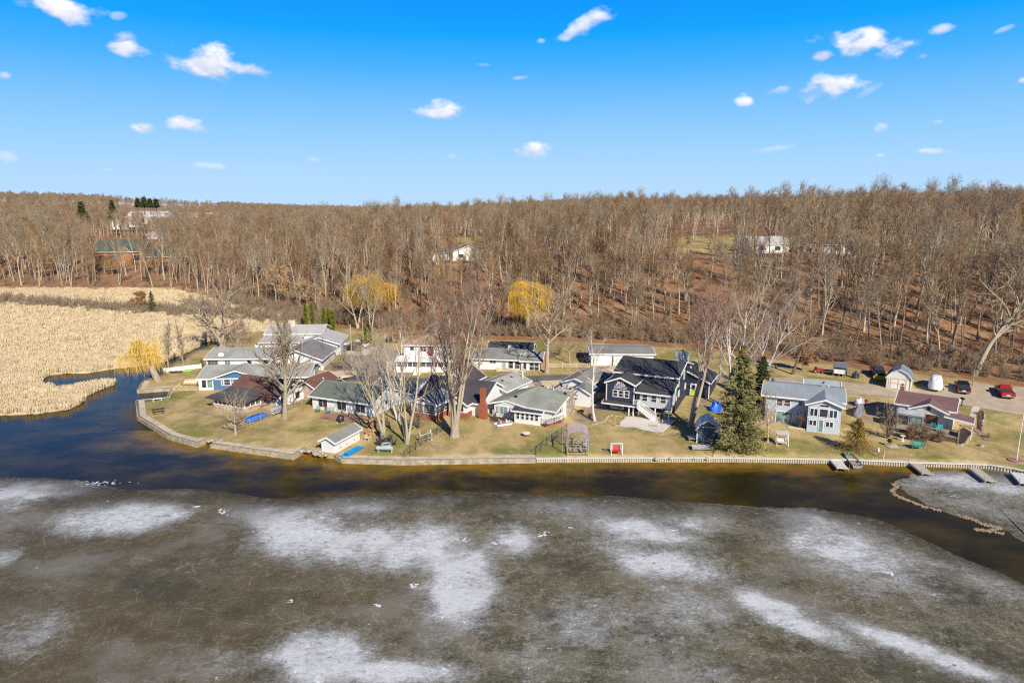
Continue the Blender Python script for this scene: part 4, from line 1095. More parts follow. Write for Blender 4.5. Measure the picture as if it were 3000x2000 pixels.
n = len(wl); w.add([(x, y, .3) for x, y in wl]+[(x, y, t) for (x, y), t in zip(wl, tp)], [(i, (i+1) % n, n+(i+1) % n, n+i) for i in range(n)]+[tuple(n+i for i in range(n))]); w.add([(-2.75, 101.65, 2.9), (1.2, 99.75, 3.0), (-.85, 100.72, 3.6)], [(0, 1, 2)])
w.build('wall', WHITE, h.r)
h2 = House('x', None, None, (0, 0), 0, 0); bpy.data.objects.remove(h2.r)
class Sub(House):
    def __init__(s, root, o, rot, z): s.r = empty('sunroom', (o[0], o[1], z), radians(rot)); s.r.parent = root
def shift(parent, o, rot, z, fn):
    """build pieces in a turned frame, then hand them to the thing itself"""
    s = House('frame', None, None, o, rot, z); fn(s)
    mw = Matrix.Translation((o[0], o[1], z)) @ Matrix.Rotation(radians(rot), 4, 'Z')
    for c in list(s.r.children):
        c.parent = parent; c.matrix_local = parent.matrix_local.inverted() @ mw if False else (Matrix.Translation(parent.location) @ Matrix.Rotation(parent.rotation_euler[2], 4, 'Z')).inverted() @ mw
    bpy.data.objects.remove(s.r)
def sun(s):
    s.block(0, 4.15, 0, 2.2, -.4, 1.85, WHITE, 'sunroom_wall')
    s.slabroof([(-.45, -.4, 1.95), (4.6, -.4, 1.95), (4.6, 2.4, 2.45), (-.45, 2.4, 2.45)], SH['black'], .1, TRIM, (0, 1, 3))
    for k in range(5): s.win('S', 0, .35+k*.75, .82+k*.75, .65, 1.6, 1, 2, fw=.06)
    s.win('E', 4.15, .3, .6, .75, 1.6); s.win('E', 4.15, .95, 1.3, .75, 1.6)
    s.block(-3.6, -3.2, .0, .1, .6, 1.6, GREYS, 'shutter'); s.block(-1.0, -.8, .9, 1.1, .6, 1.6, GREYS, 'shutter')
shift(h.r, (.35, 98.9), -21.5, .78, sun)
def lw(s):
    s.win('S', 0, 1.0, 2.3, .55, 1.75, 2, 1, gl=GLASSB); s.block(.45, .75, -.06, 0, .75, 1.75, GREYS, 'shutter'); s.block(2.6, 2.9, -.06, 0, .75, 1.75, GREYS, 'shutter')
    s.block(-.0, 2.9, -1.3, -.05, -.3, .05, WOODD, 'porch_deck'); s.steps(.9, 2.4, -2.5, -1.3, -.35, .2, 3, WOODD); s.rail([(.9, -2.4, -.2), (.9, -1.2, .3)], .8, WOODD); s.rail([(2.4, -2.4, -.2), (2.4, -1.2, .3)], .8, WOODD)
shift(h.r, (-2.75, 101.66), -25.7, .85, lw)
def rw(s):
    s.win('S', 0, 1.5, 3.0, 1.2, 2.1, 3, 1); s.block(1.0, 1.35, -.06, 0, 1.15, 2.15, GREYS, 'shutter'); s.block(3.15, 3.5, -.06, 0, 1.15, 2.15, GREYS, 'shutter')
shift(h.r, (5.95, 97.5), 58.9, .78, rw)
def rc(s): s.chimney(.3, 2.1, -.55, 0, -.5, 3.9, STONE)
shift(h.r, (8.3, 101.38), 64.6, .95, rc)
def bv(s):
    for x, y, z in ((0, 0, 4.05), (4.2, 2.9, 4.85), (4.1, 1.9, 4.45)): s.boxvent(x, y, z)
    s.vent(5.0, 2.3, 4.6, .5, .09); s.vent(5.9, 1.9, 4.5, .45, .08)
shift(h.r, (.6, 101.3), 0, 0, bv)
# 12 white cottage garage pair
h = House('garage', 'white garage with grey gable roof left of the navy house', 'garage', (8.5, 111.6), -26)
h.gable(0, 4.8, 0, 8.2, 2.3, 3.15, WHITE, SH['mgrey'], 'y', oh=.4, og=.5); h.door('S', 0, .9, 3.1, .1, 1.8, TRIM, panels=4, name='garage_door'); h.win('S', 0, 4.0, 4.4, 1.0, 1.5, 2, 1)
h = House('shed', 'small white shed with steep grey gable roof beside the birch', 'shed', (9.1, 107.0), -26)
h.gable(0, 3.7, 0, 3.6, 2.2, 3.15, WHITE, SH['mgrey'], 'y', oh=.25, og=.3); h.block(-2.6, -.05, .6, 3.0, -.3, 2.0, WHITE, 'side_wing')
pg = MB()
for k in range(4): pg.bar((-2.5+k*.7, -1.2, 2.25), (-2.5+k*.7, 2.6, 2.25), .09, .14)
pg.bar((-2.6, -1.0, 2.12), (-.2, -1.0, 2.12), .1, .12); pg.bar((-2.5, -1.0, -.2), (-2.5, -1.0, 2.1), .12); pg.bar((-.3, -1.0, -.2), (-.3, -1.0, 2.1), .12); pg.build('pergola', WOODG, h.r)

# 13 navy house
h = House('two_storey_house', 'tall navy blue house with black roof, white trim and outside stairs to a patio', 'house', (14.9, 104.0), -25.5, .85)
h.block(0, 10.05, 3.4, 15.2, -.5, 1.9, NAVY, 'lower_wall'); h.block(0, 4.45, .35, 3.4, -.5, 1.7, NAVY, 'lower_wall'); h.block(-.02, 4.47, .33, .36, -.5, .35, CONC, 'foundation')
h.win('S', .35, .75, 2.7, .75, 1.35, 2, 1, gl=GLASSB)
h.gable(0, 4.45, 0, 5.6, 4.9, 5.8, NAVY, SH['black'], 'y', zb=1.95, oh=.3, og=.35, name='upper_wall')
h.slabroof([(-.45, -1.0, 1.78), (5.4, -1.0, 1.78), (5.4, .1, 2.0), (-.45, .1, 2.0)], SH['char'], .12, TRIM, (0, 1, 3))
for k in range(3): h.win('S', 0, 1.12+k*.92, 1.75+k*.92, 2.75, 3.75, 1, 2)
for k, (w_, zz) in enumerate(((.42, 4.95), (.62, 4.55), (.85, 4.15))):
    h.win('S', 0, 2.18-w_, 2.12, zz, zz+.17, fw=.06, gl=NAVY, name='trim_frame'); h.win('S', 0, 2.34, 2.28+w_, zz-.02, zz+.15, fw=.06, gl=NAVY, name='trim_frame')
h.gable(0, 10.05, 4.6, 15.2, 5.6, 6.95, NAVY, SH['black'], zb=1.9, oh=.4, og=.35, name='upper_wall')
for k in range(3): h.win('S', 4.6, 5.0+k*1.55, 5.65+k*1.55, 4.3+.06, 5.2, 1, 2)
h.slabroof([(4.7, -.45, 3.95), (10.4, -.45, 3.95), (10.4, 4.62, 4.2+.9), (4.7, 4.62, 5.1)], SH['black'], .12, TRIM, (0, 1))
h.block(5.35, 10.05, 0, 4.6, 1.65, 3.9, GREYW, 'sunroom_wall'); h.block(4.47, 5.35, 1.0, 4.6, 1.95, 4.1, TRIM, 'balcony_wall'); h.block(4.47, 5.35, -.6, 1.0, 1.66, 1.85, WOODG, 'balcony_floor')
for k in range(3): h.win('S', 0, 5.75+k*1.42, 6.55+k*1.42, 2.55, 3.55, 1, 2)
h.win('E', 10.05, .5, 1.3, 2.6, 3.6, 2, 1); h.block(10.05, 10.09, 0, 15.2, 2.0, 3.9, NAVY, 'side_cladding') if False else None
h.door('S', 1.0, 4.65, 5.2, 1.95, 3.7, TRIM, glass=(.12, .42, .5, 1.5)); h.rail([(4.5, -.55, 1.86), (5.3, -.55, 1.86)], .85)
for x in (3.9, 4.6, 5.35, 7.9, 10.0): h.block(x-.08, x+.08, -.35 if x > 5 else -.75, -.19 if x > 5 else -.59, -.3, 1.66, TRIM, 'post')
h.open_steps(-1.35, -.45, 8.05, 5.4, -.05, 1.75, 9, TRIM, 'x')
h.rail([(5.4, -1.38, 1.8), (8.1, -1.38, .05)], .85); h.rail([(5.4, -.42, 1.8), (8.1, -.42, .05)], .85)
h.win('S', 3.4, 4.7, 6.0, .0, 1.5, 2, 1, gl=GLASSB, name='patio_door'); h.win('S', 3.4, 8.2, 9.6, .4, 1.4, 1, 1); h.block(6.2, 7.6, 3.34, 3.4, -.1, 1.5, WOODD, 'inner_wall')
h.win('E', 10.05, 5.3, 5.9, 4.0, 5.2, 1, 2); h.win('E', 10.05, 9.4, 10.1, 4.3, 5.6, 1, 2); h.win('E', 10.05, 5.6, 6.5, 2.3, 3.1, 2, 2); h.win('E', 10.05, 10.6, 11.5, 2.3, 3.1, 2, 2)
h.chimney(7.5, 9.6, 14.8, 15.8, 0, 7.5, STONEW); MB().box(10.05, 10.3, 14.4, 14.6, .2, 5.4).build('downpipe', TRIM, h.r)
for a, b in ((0, 0), (4.45, 0)): h.block(a-.07, a+.07, -.07, -.002, 1.97, 4.8, TRIM, 'corner_board')
h.block(9.95, 10.1, -.06, -.002, 1.67, 3.85, TRIM, 'corner_board'); h.block(10.052, 10.1, 4.55, 4.72, 1.9, 5.5, TRIM, 'corner_board')
# 13b its detached garage
h = House('garage', 'navy garage with charcoal roof and a door with yellow lower half', 'garage', (25.4, 112.7), -25.5)
h.gable(0, 8.0, 0, 7, 2.45, 4.2, NAVY, SH['black'], 'y', oh=.3, og=.3); d_ = h.door('S', 0, 5.0, 5.85, .0, 2.0, TRIM, glass=(.12, .73, 1.15, 1.85)); MB().box(5.03, 5.82, -.06, -.032, .05, .95).build('lower_panel', plain('yellow_green_paint', (.52, .60, .05)), d_)
h.block(7.93, 8.08, -.08, -.002, -.2, 2.4, TRIM, 'corner_board')
# 14 long grey roofed garage behind the navy house
h = House('garage', 'long low white garage with a flat looking grey roof behind the navy house', 'garage', (15.6, 131.2), -2)
h.gable(0, 12.2, 0, 8.5, 2.35, 2.95, WHITE, SH['mgrey'], oh=.3); h.door('S', 0, 1.3, 4.1, 0, 2.05, TRIM, panels=4, name='garage_door'); h.block(4.3, 4.36, -.5, 0, -.2, 2.2, TRIM, 'side_wall')
# 15 light blue house
h = House('two_storey_house', 'light blue two storey house with blue grey roof and a projecting window wing', 'house', (38.4, 99.5), -23, .8)
h.gable(0, 10.2, 0, 9, 4.1, 4.95, LBLUE, SH['steel'], oh=.45, og=.7, name='wall'); h.gable(5.9, 10.23, -2.2, 4.2, 4.0, 4.8, LBLUE, SH['steel'], 'y', oh=.45, og=.4, name='window_wing')
h.block(-.03, 1.5, -.04, 0, -.5, 2.0, STONE, 'stone_face')
h.win('S', 0, 1.55, 2.35, 2.7, 3.6, 1, 2, gl=GLASSR); h.win('S', 0, 2.6, 3.4, 2.7, 3.6, 1, 2, gl=GLASSR); h.win('S', 0, 4.5, 5.1, 2.95, 3.6, 1, 2, gl=GLASSR)
h.win('S', 0, 1.6, 3.8, .0, 1.75, 2, 1, gl=GLASSB, name='patio_door')
W0 = 5.9
h.win('S', -2.2, W0+.3, W0+1.25, 2.3, 3.35, 2, 1, mw=.1); h.win('S', -2.2, W0+1.55, W0+2.6, 2.25, 3.4); h.win('S', -2.2, W0+2.85, W0+3.8, 2.3, 3.35, 2, 1, mw=.1); h.win('S', -2.2, W0+1.5, W0+2.65, 3.75, 4.05)
h.win('S', -2.2, W0+.3, W0+1.2, .85, 1.6, 2, 1, mw=.1); h.win('S', -2.2, W0+2.5, W0+3.4, .85, 1.6, 2, 1, mw=.1)
h.door('S', -2.2, W0+1.55, W0+2.1, .02, 1.75, plain('green_glass_door', (.16, .30, .27), .2), glass=None); h.block(W0-.03, 10.03, -2.26, -2.2, 1.93, 2.0, TRIM, 'belt_trim')
h.block(10.24, 10.29, -2.1, 8.9, -.4, 1.9, STONEP, 'stone_face'); h.chimney(7.6, 8.2, 5.0, 5.5, 4.3, 5.3, GREYS); h.vent(8.6, 4.9, 4.6, .7, .1); h.vent(5.1, 4.9, 4.6, .5)
h.vent(.6, 5.2, 4.6, .9, .12, DKGREY); h.gable(5.5, 10.3, 9.2, 12, 3.6, 4.5, LBLUE, SH['steel'], name='rear_wing')
an = MB().bar((10.2, 4.6, 4.8), (10.2, 4.6, 6.1), .05)
for k in range(4): an.bar((9.9+k*.02, 4.3+k*.2, 5.9-k*.05), (10.5, 4.3+k*.2, 5.9-k*.05), .03)
an.bar((10.2, 4.2, 5.9), (10.2, 5.1, 5.75), .03); an.build('antenna', BLACKM, h.r)
# 16 maroon roofed cottage
h = House('cottage', 'cream cottage with maroon roof and a glass awning behind the red brown hedge', 'house', (57.8, 98.6), -36, 1.0)
h.gable(0, 7.2, 0, 6.6, 2.9, 3.95, WHITE, SH['mauve'], oh=.4); h.gable(2.0, 6.3, -1.2, 3.4, 2.8, 3.7, CREAM, SH['mauve'], 'y', oh=.4, og=.4, name='front_gable')
h.slabroof([(6.2, -2.6, 2.65), (9.8, -2.6, 2.2), (9.8, .4, 2.3), (6.2, .6, 2.9)], SH['mauve'], .1, TRIM, (0, 1))
h.win('S', -1.2, 3.6, 5.4, .9, 2.2, 1, 1, gl=GLASSR, fr=CREAM); h.win('S', 0, .6, 1.2, .9, 2.2); h.win('E', 7.2, 2.2, 3.0, 1.2, 2.3); h.door('S', -1.2, 2.3, 3.2, .6, 2.3, DKGREY, glass=(.1, .8, .2, 1.6))
MB().lathe([(.25, 0), (.25, .05)], 10).build('x', DKGREY) if False else None
ov = MB(); ov.add([(4.15+.28*cos(2*pi*k/12), -1.23, 3.05+.28*sin(2*pi*k/12)) for k in range(12)], [tuple(range(12))]); ov.build('round_vent', WOODD, h.r)
h.chimney(-.2, .35, 3.4, 4.0, 3.2, 4.7, BRICK)
h.block(.6, 8.2, -4.6, -1.2, .3, .5, WOODG, 'deck'); h.rail([(8.2, -4.6, .5), (8.2, -1.2, .5)], .8, WOODG, .5)
h.slabroof([(.4, -3.0, 2.2), (3.9, -3.0, 2.2), (3.9, -1.25, 2.6), (.4, -1.25, 2.6)], plain('awning_glass', (.42, .46, .46), .25, .2, .8), .04, ALU)
for x in (.5, 2.2, 3.8): h.block(x-.05, x+.05, -2.95, -2.85, .3, 2.1, ALU, 'post')
h.block(9.6, 9.7, -2.5, -2.4, -.3, 2.15, TRIM, 'post'); h.win('S', -2.9, .7, 1.9, .6, 1.9, 1, 2, gl=GLASS, fr=ALU, name='porch_window') ; h.win('S', -2.9, 2.4, 3.6, .6, 1.9, 2, 1, gl=GLASSB, fr=ALU, name='porch_window')
la = MB()
for k in range(15):
    la.bar((5.0+k*.23, -4.65, -.6), (5.0+k*.23+.55 if k < 13 else 8.3, -4.65, .35), .035); la.bar((5.5+k*.2, -4.68, -.6), (5.0+k*.2, -4.68, .35), .035)
la.bar((5.0, -4.66, .4), (8.3, -4.66, .4), .12, .1); la.bar((8.25, -4.66, -.7), (8.25, -4.66, 1.6), .16); la.build('lattice', WOODG, h.r)
sf = MB().box(8.2, 8.28, -4.6, -2.6, -.6, 1.4); sf.build('privacy_screen', WOODG, h.r)
# 17 boathouse
h = House('boathouse', 'narrow white boathouse with grey roof standing at the water edge', 'boathouse', (-25.4, 86.4), 0, .62)
h.r.rotation_euler[2] = radians(-21)
h.r.location = (-25.5, 86.9, .62)
h.gable(0, 2.15, 0, 5.8, 1.55, 2.1, WHITE, SH['mgrey'], 'y', oh=.28, og=.35, zb=-.35); h.door('S', 0, .12, 2.0, -.3, 1.25, WHITE, WHITE, panels=1, name='boat_door')
for a in (1.2, 2.6, 4.4): MB().box(2.15, 2.2, a, a+.06, .3, .55).build('bracket', BLACKM, h.r)
# 18 barn shed with wooden trim
def gambrel(h, W_, Dp, he, hk, hr, wallm, roofm, side=TRIM):
    k = W_*.18; prof = [(0, -.1), (W_, -.1), (W_, he), (W_-k, hk), (W_/2, hr), (k, hk), (0, he)]
    w = MB(); n = len(prof); w.add([(x, 0, z) for x, z in prof]+[(x, Dp, z) for x, z in prof], [tuple(range(n)), tuple(reversed(range(n, 2*n)))]+[(i, n+i, n+(i+1) % n, (i+1) % n) for i in range(n)])
    w.build('wall', wallm, h.r); R = MB(); rp_ = [(-.22, he-.12), (k-.06, hk+.06), (W_/2, hr+.08), (W_-k+.06, hk+.06), (W_+.22, he-.12)]
    for a, b in zip(rp_[:-1], rp_[1:]): R.poly([(a[0], -.2, a[1]), (b[0], -.2, b[1]), (b[0], Dp+.2, b[1]), (a[0], Dp+.2, a[1])], .07)
    r_ = R.build('roof', roofm, h.r); f = MB()
    for a, b in zip(rp_[:-1], rp_[1:]): f.bar((a[0], -.22, a[1]-.05), (b[0], -.22, b[1]-.05), .08, .12)
    f.build('fascia', side, r_)
p = G(2595, 1136); h = House('barn_shed', 'white barn shaped shed with wooden door trim beside the gravel road', 'shed', (p.x, p.y), -33)
gambrel(h, 3.7, 4.6, 2.0, 2.9, 3.5, WHITE, shingle('grey_blue_shingle', (.22, .26, .29)), TRIM)
dd = MB(); 
for (a, b) in ((.35, 1.75), (1.85, 3.25)): dd.box(a, b, -.05, -.0, .0, 1.85)
d_ = dd.build('door', TRIM, h.r); tr = MB()
for x in (.02, .62, 1.8, 2.98, 3.6): tr.box(x-.05, x+.07, -.08, -.05, 0, 1.9)
for z in (.05, 1.0, 1.8): tr.box(.5, 3.1, -.083, -.05, z, z+.1)
tr.bar((.62, -.07, 1.5), (1.0, -.07, 1.85), .06); tr.bar((3.0, -.07, 1.5), (2.6, -.07, 1.85), .06); tr.build('door_trim', WOODL, d_)
# 19 small dark boat shed by the spruce
p = G(2041, 1296); h = House('barn_shed', 'small grey blue playhouse shed with metal gambrel roof by the spruce', 'shed', (p.x, p.y), -14)
gambrel(h, 2.8, 3.4, 2.0, 2.75, 3.25, siding('slate_blue_siding', (.085, .10, .135)), plain('galvanised_roof', (.74, .75, .75), .45, .2, 1.2, .5)); h.block(.3, 2.5, -.03, 0, 2.3, 2.38, TRIM, 'trim_board'); h.block(-.06, .06, -.06, 0, -.1, 2.0, TRIM, 'corner_board'); h.block(2.74, 2.86, -.06, 0, -.1, 2.0, TRIM, 'corner_board')
# hillside buildings
h = House('log_house', 'orange log house with green roof and long deck on the wooded hillside', 'house', (-196, 322), 10)
LOG = siding('log_siding', (.36, .17, .07), .5); GR = shingle('green_roof', (.085, .115, .10), .3, .3)
zt = 1.5
h.gable(0, 22, 0, 13, 6.2, 11, LOG, GR, zb=-4, oh=1); h.gable(22, 36, 3, 13, 3.5, 7.5, LOG, GR, zb=-4, oh=1, name='garage_wing')
h.gable(12, 16, -.5, 6, 5.6, 8, LOG, GR, 'y', name='dormer'); h.win('W', 0, 3, 9.5, 5.0, 8.2, 3, 2, fr=LOG, gl=GLASSR) ; h.win('S', 0, 2, 5, 1.2, 4, 2, 1, fr=WOODG); h.win('S', 0, 7, 10, 1.2, 4, 2, 1, fr=WOODG); h.win('S', 0, 16.5, 20, 1.5, 4, 2, 1, fr=WOODG)
h.block(-4, 20, -3.6, -.1, -.2, .1, LOG, 'deck'); h.rail([(-4, -3.6, .1), (20, -3.6, .1)], 1.1, LOG, .8, .12, .2)
for k in range(5): h.block(-3.8+k*5.8, -3.4+k*5.8, -3.4, -3.0, -5, -.2, WOODD, 'post')
HG = 'white houses far off on the ridge'
for (px, py, w_, d_, lb) in [(1372, 762, 12, 10, 'white gabled house half hidden by trees high on the slope'), (2262, 742, 13, 10, 'white hillside house behind bare trees at the field edge'), (2420, 742, 14, 9, 'white and green roofed hillside house right of the other hillside house'),
                         (395, 632, 17, 9, 'pale farm building far off beside the evergreens'), (470, 618, 34, 12, 'long pale far building right of the farm evergreens'), (600, 622, 40, 12, 'long white far building among bare treetops'), (432, 626, 12, 7, None), (450, 700, 9, 8, 'tiny white shed on the hill behind the log house')]:
    p = G(px, py) if py > 660 else None
    if p is None or p.y > 1500:
        yy = 620; x_ = (px-1500)/2000*yy*1.02; dz = 33-yy*(py-600)/2000*1.04; p = Vector((x_, yy, dz-5))
        hh_ = 9
    else: hh_ = 0
    h = House('white_house', lb or 'small white barn just right of the pale farm building by the evergreens', 'house', (p.x-w_/2, p.y), random.uniform(-15, 15), p.z)
    rm = SH['white'] if px < 1300 or px == 2262 else SH['slate'] if px < 2300 else GR
    h.gable(0, w_, 0, d_, 3, 5.2, WHITE, rm, 'y' if px in (1372, 440) else 'x', zb=-6 if hh_ else -1)
    if not hh_:
        h.win('S', 0, w_*.2, w_*.35, .9, 2.2); h.win('S', 0, w_*.6, w_*.75, .9, 2.2)
        if px == 1372: h.gable(-9, 0, 2, 8, 2.6, 3.8, WHITE, rm, name='side_wing')

# ---------------------------------------------------------------- yard trees
def tree_h(px, py, ptop):
    g = G(px, py); d = px_ray(px, ptop); t = g.y/d.y; return g, (CH+d.z*t)-g.z
def yard(name, px, py, ptop, bkn, twn, label, seed, rz=0, cat='tree', scale=1, **kw):
    g, hh = tree_h(px, py, ptop); hh *= scale
    T, CV, CF = bare_tree(seed, hh, kw.pop('r0', hh*.02), **kw)
    return tree_thing(name, tree_meshes(name, (T, CV, CF)), g, rz, 1, BK[bkn], TW[twn], label, cat)
yard('maple_tree', 690, 1274, 1155, 'maple', 'grey', 'small bare maple standing by the seawall in front of the screened porch', 1, r0=.2, clear=.24, nb=13, spread=1.25, up=.6, sub=4, ter=3, tw=3, blen=.62, twl=.35, tww=.010)
yard('maple_tree', 835, 1225, 965, 'maple', 'grey', 'big bare maple beside the split rail fence and silver boat', 2, r0=.40, clear=.27, nb=26, spread=.85, up=.95, sub=6, ter=4, tw=3, blen=.50, twl=.6, tww=.014, shape='fan')
yard('maple_tree', 1122, 1287, 985, 'maple', 'grey', 'leaning bare tree behind the boathouse and the fire pit', 3, r0=.38, clear=.28, nb=12, spread=.65, up=.7, blen=.42, stems=3, lean=(-.22, .1), sub=4, ter=4, tw=3, twl=.6, tww=.013)
yard('birch_tree', 1166, 1232, 950, 'birch', 'birch', 'white barked birch against the side of the green roofed cottage', 4, r0=.24, clear=.35, nb=10, spread=.45, up=.9, blen=.35, stems=2, sub=4, ter=4, tw=3, twl=.6, tww=.012)
yard('birch_tree', 1192, 1299, 975, 'pale', 'birch', 'pale multi stemmed tree between the fire pit and black picnic table', 5, r0=.28, clear=.3, nb=12, spread=.5, up=.9, blen=.4, stems=3, sub=4, ter=4, tw=3, twl=.6, tww=.012)
yard('maple_tree', 1333, 1278, 815, 'maple', 'red', 'giant many stemmed bare maple on the lawn before the brick chimney', 6, r0=.62, clear=.26, nb=40, spread=.55, up=.9, blen=.30, stems=8, sub=5, ter=4, tw=4, twl=.8, tww=.02)
yard('maple_tree', 1400, 1100, 850, 'maple', 'red', 'reddish crowned bare tree behind the giant maple by the road', 7, r0=.3, clear=.25, nb=16, spread=.7, up=.7, blen=.45, stems=2, sub=6, ter=5, tw=4, twl=.8, tww=.022)
yard('sycamore_tree', 1602, 1092, 872, 'pale', 'tan', 'broad pale barked tree beside the picket fence near the road', 8, r0=.42, clear=.38, nb=14, spread=.95, up=.35, blen=.55, stems=1, sub=6, twl=.7, tww=.02)
yard('yard_tree', 1668, 1064, 965, 'maple', 'tan', 'small bare yard tree behind the picket fence', 9, r0=.16, clear=.3, nb=11, spread=.9, up=.4, blen=.5, twl=.5, tww=.016)
yard('birch_tree', 1743, 1233, 958, 'birch', 'birch', 'slender crooked white birch at the corner of the navy house', 10, r0=.17, clear=.4, nb=10, spread=.55, up=.5, blen=.26, wander=.3, twl=.5, tww=.014, lean=(-.08, 0))
yard('maple_tree', 2021, 1250, 885, 'maple', 'red', 'tall twin stemmed bare tree right of the navy house', 11, r0=.40, clear=.46, nb=16, spread=.5, up=1.0, blen=.36, stems=2, sub=6, ter=4, tw=4, lean=(.10, .05), twl=.8, tww=.02)
yard('birch_tree', 2140, 1200, 880, 'birch', 'birch', 'white birch rising behind the left side of the tall spruce', 12, r0=.26, clear=.35, nb=16, spread=.7, up=.8, blen=.5, stems=3, sub=6, twl=.9, tww=.02)
yard('birch_tree', 2215, 1160, 900, 'birch', 'birch', 'white birch with spreading limbs right behind the tall spruce', 13, r0=.26, clear=.35, nb=14, spread=.9, up=.5, blen=.55, stems=2, sub=6, lean=(.12, 0), twl=.9, tww=.02)
yard('young_tree', 2249, 1296, 1143, 'pale', 'grey', 'thin young bare tree in front of the light blue house', 14, r0=.10, clear=.3, nb=10, spread=.5, up=.6, blen=.3, twl=.4, tww=.012)
yard('oak_tree', 2322, 1096, 940, 'dark', 'wood', 'dark leaning oak at the gravel road with some orange leaves', 15, r0=.28, clear=.4, nb=11, spread=.9, up=.3, blen=.45, lean=(.18, 0), twl=.6, tww=.018)
yard('old_tree', 653, 1016, 830, 'maple', 'grey', 'gnarled old bare tree with wide limbs at the marsh channel', 16, r0=.75, clear=.16, nb=20, spread=1.15, up=.35, blen=.72, stems=3, lean=(-.25, 0), sub=6, wander=.22, twl=.8, tww=.022, shape='fan')
yard('narrow_tree', 493, 1075, 932, 'maple', 'grey', 'narrow bare poplar, left one of two behind the willow', 17, r0=.12, clear=.1, nb=34, spread=.28, up=.9, blen=.2, twl=.5, tww=.022)
yard('narrow_tree', 538, 1070, 940, 'maple', 'grey', 'narrow bare poplar, right one of two behind the willow', 18, r0=.12, clear=.12, nb=32, spread=.28, up=.9, blen=.2, twl=.5, tww=.022)
yard('pale_tree', 1048, 962, 800, 'pale', 'grey', 'pale forked bare tree left of the first golden willow', 19, r0=.35, clear=.3, nb=13, spread=.8, up=.6, blen=.5, stems=2, twl=.9, tww=.022)
yard('pale_tree', 1088, 975, 820, 'pale', 'grey', 'pale bare tree in front of the first golden willow', 20, r0=.3, clear=.35, nb=12, spread=.8, up=.6, blen=.5, stems=2, twl=.9, tww=.022)
yard('yard_tree', 700, 1048, 945, 'maple', 'red', 'bushy reddish bare tree between the white ranch house and the off-white roof', 21, r0=.14, clear=.15, nb=18, spread=.8, up=.6, blen=.5, stems=4, twl=.5, tww=.018)
yard('shrub_tree', 1005, 1082, 1020, 'wood', 'grey', 'bare spreading bush in the orange leaf bed by the driveway', 22, r0=.10, clear=.1, nb=14, spread=1.1, up=.4, blen=.7, stems=5, twl=.4, tww=.015)
yard('yard_tree', 1270, 1095, 960, 'pale', 'birch', 'thin bare tree standing before the two storey white house', 23, r0=.12, clear=.35, nb=8, spread=.5, up=.8, blen=.35, sub=4, ter=3, tw=2, twl=.6, tww=.012)
yard('yard_tree', 1075, 1125, 985, 'maple', 'grey', 'bare tree behind the green roofed cottage beside the cream driveway', 24, r0=.16, clear=.3, nb=13, spread=.8, up=.6, blen=.45, stems=2, twl=.6, tww=.016)
yard('large_tree', 2860, 1098, 800, 'pale', 'tan', 'large crooked pale tree on the slope right of the parked pickups', 25, r0=.5, clear=.4, nb=13, spread=.95, up=.3, blen=.42, lean=(.12, .05), wander=.2, twl=1, tww=.024)
yard('yard_tree', 1225, 1255, 1190, 'dark', 'red', 'small twiggy bush beside the brick based porch', 26, r0=.06, clear=.05, nb=14, spread=.7, up=.6, blen=.6, stems=5, twl=.3, tww=.012)
# willows: hanging yellow strands
def willow(name, px, py, ptop, label, seed, lean=(0, 0), tw='willow', wide=.42, strand=.45, nb=26, r0=.5, dens=9):
    g, H = tree_h(px, py, ptop); rg = random.Random(seed); T = MB(); V = []; F = []
    base = Vector((0, 0, -.2)); tops = []
    tr = [base, Vector((lean[0]*.2, lean[1]*.2, H*.2)), Vector((lean[0]*.5, lean[1]*.5, H*.42)), Vector((lean[0]*.8, lean[1]*.8, H*.62))]
    T.tube(tr, [r0*1.2, r0, r0*.75, r0*.5], 8, False)
    for k in range(nb):
        a = k*2.4+rg.random(); s = tr[2].lerp(tr[3], rg.random()) if k % 3 else tr[1].lerp(tr[2], rg.random()); R = H*wide*rg.uniform(.15, 1.05)
        e = Vector((s.x+cos(a)*R+lean[0]*.3, s.y+sin(a)*R, H*(rg.uniform(.72, .98) if tw == 'willow' else rg.uniform(.5, 1.02))-.28*R)); m = s.lerp(e, .5)+Vector((0, 0, H*.1))
        pts = [s, s.lerp(m, .6), m, m.lerp(e, .6)+Vector((0, 0, H*.03)), e]; T.tube(pts, [r0*.32, r0*.25, r0*.16, r0*.1, .03], 5, False)
        for j in range(dens*7):
            f = rg.uniform(.35, 1.0)*4; i = min(int(f), 3); p = pts[i].lerp(pts[i+1], f-i)
            o = Vector((rg.gauss(0, 1), rg.gauss(0, 1), 0))*H*.06; q = p+o+Vector((0, 0, rg.uniform(0, H*.04)))
            L_ = H*strand*rg.uniform(.4, 1.1); z_end = max(rg.uniform(.4, H*.3), q.z-L_)
            sp_ = [p, q, Vector((q.x+o.x*.3+rg.gauss(0, .15), q.y+o.y*.3, (q.z+z_end)/2)), Vector((q.x+o.x*.4+rg.gauss(0, .3), q.y+o.y*.4, z_end))]
            ribbon(V, F, sp_, .024, rg, Vector((0, .3, -1)).normalized())
    a = bpy.data.meshes.new('trunk'); a.from_pydata(T.v, [], T.f); b = bpy.data.meshes.new('crown'); b.from_pydata(V, [], F)
    return tree_thing(name, (a, b), g, 0, 1, BK['maple'], TW[tw], label, 'tree')
willow('willow_tree', 465, 1117, 985, 'weeping willow with yellow strands leaning over the channel mouth', 1, (-3.2, -.5), 'willow2', .44, .5, 30, .55, 4)
willow('willow_tree', 1085, 945, 790, 'round golden weeping willow at the foot of the wood behind two pale trees', 2, (0, 0), 'willow', .48, .45, 36, .5, 8)
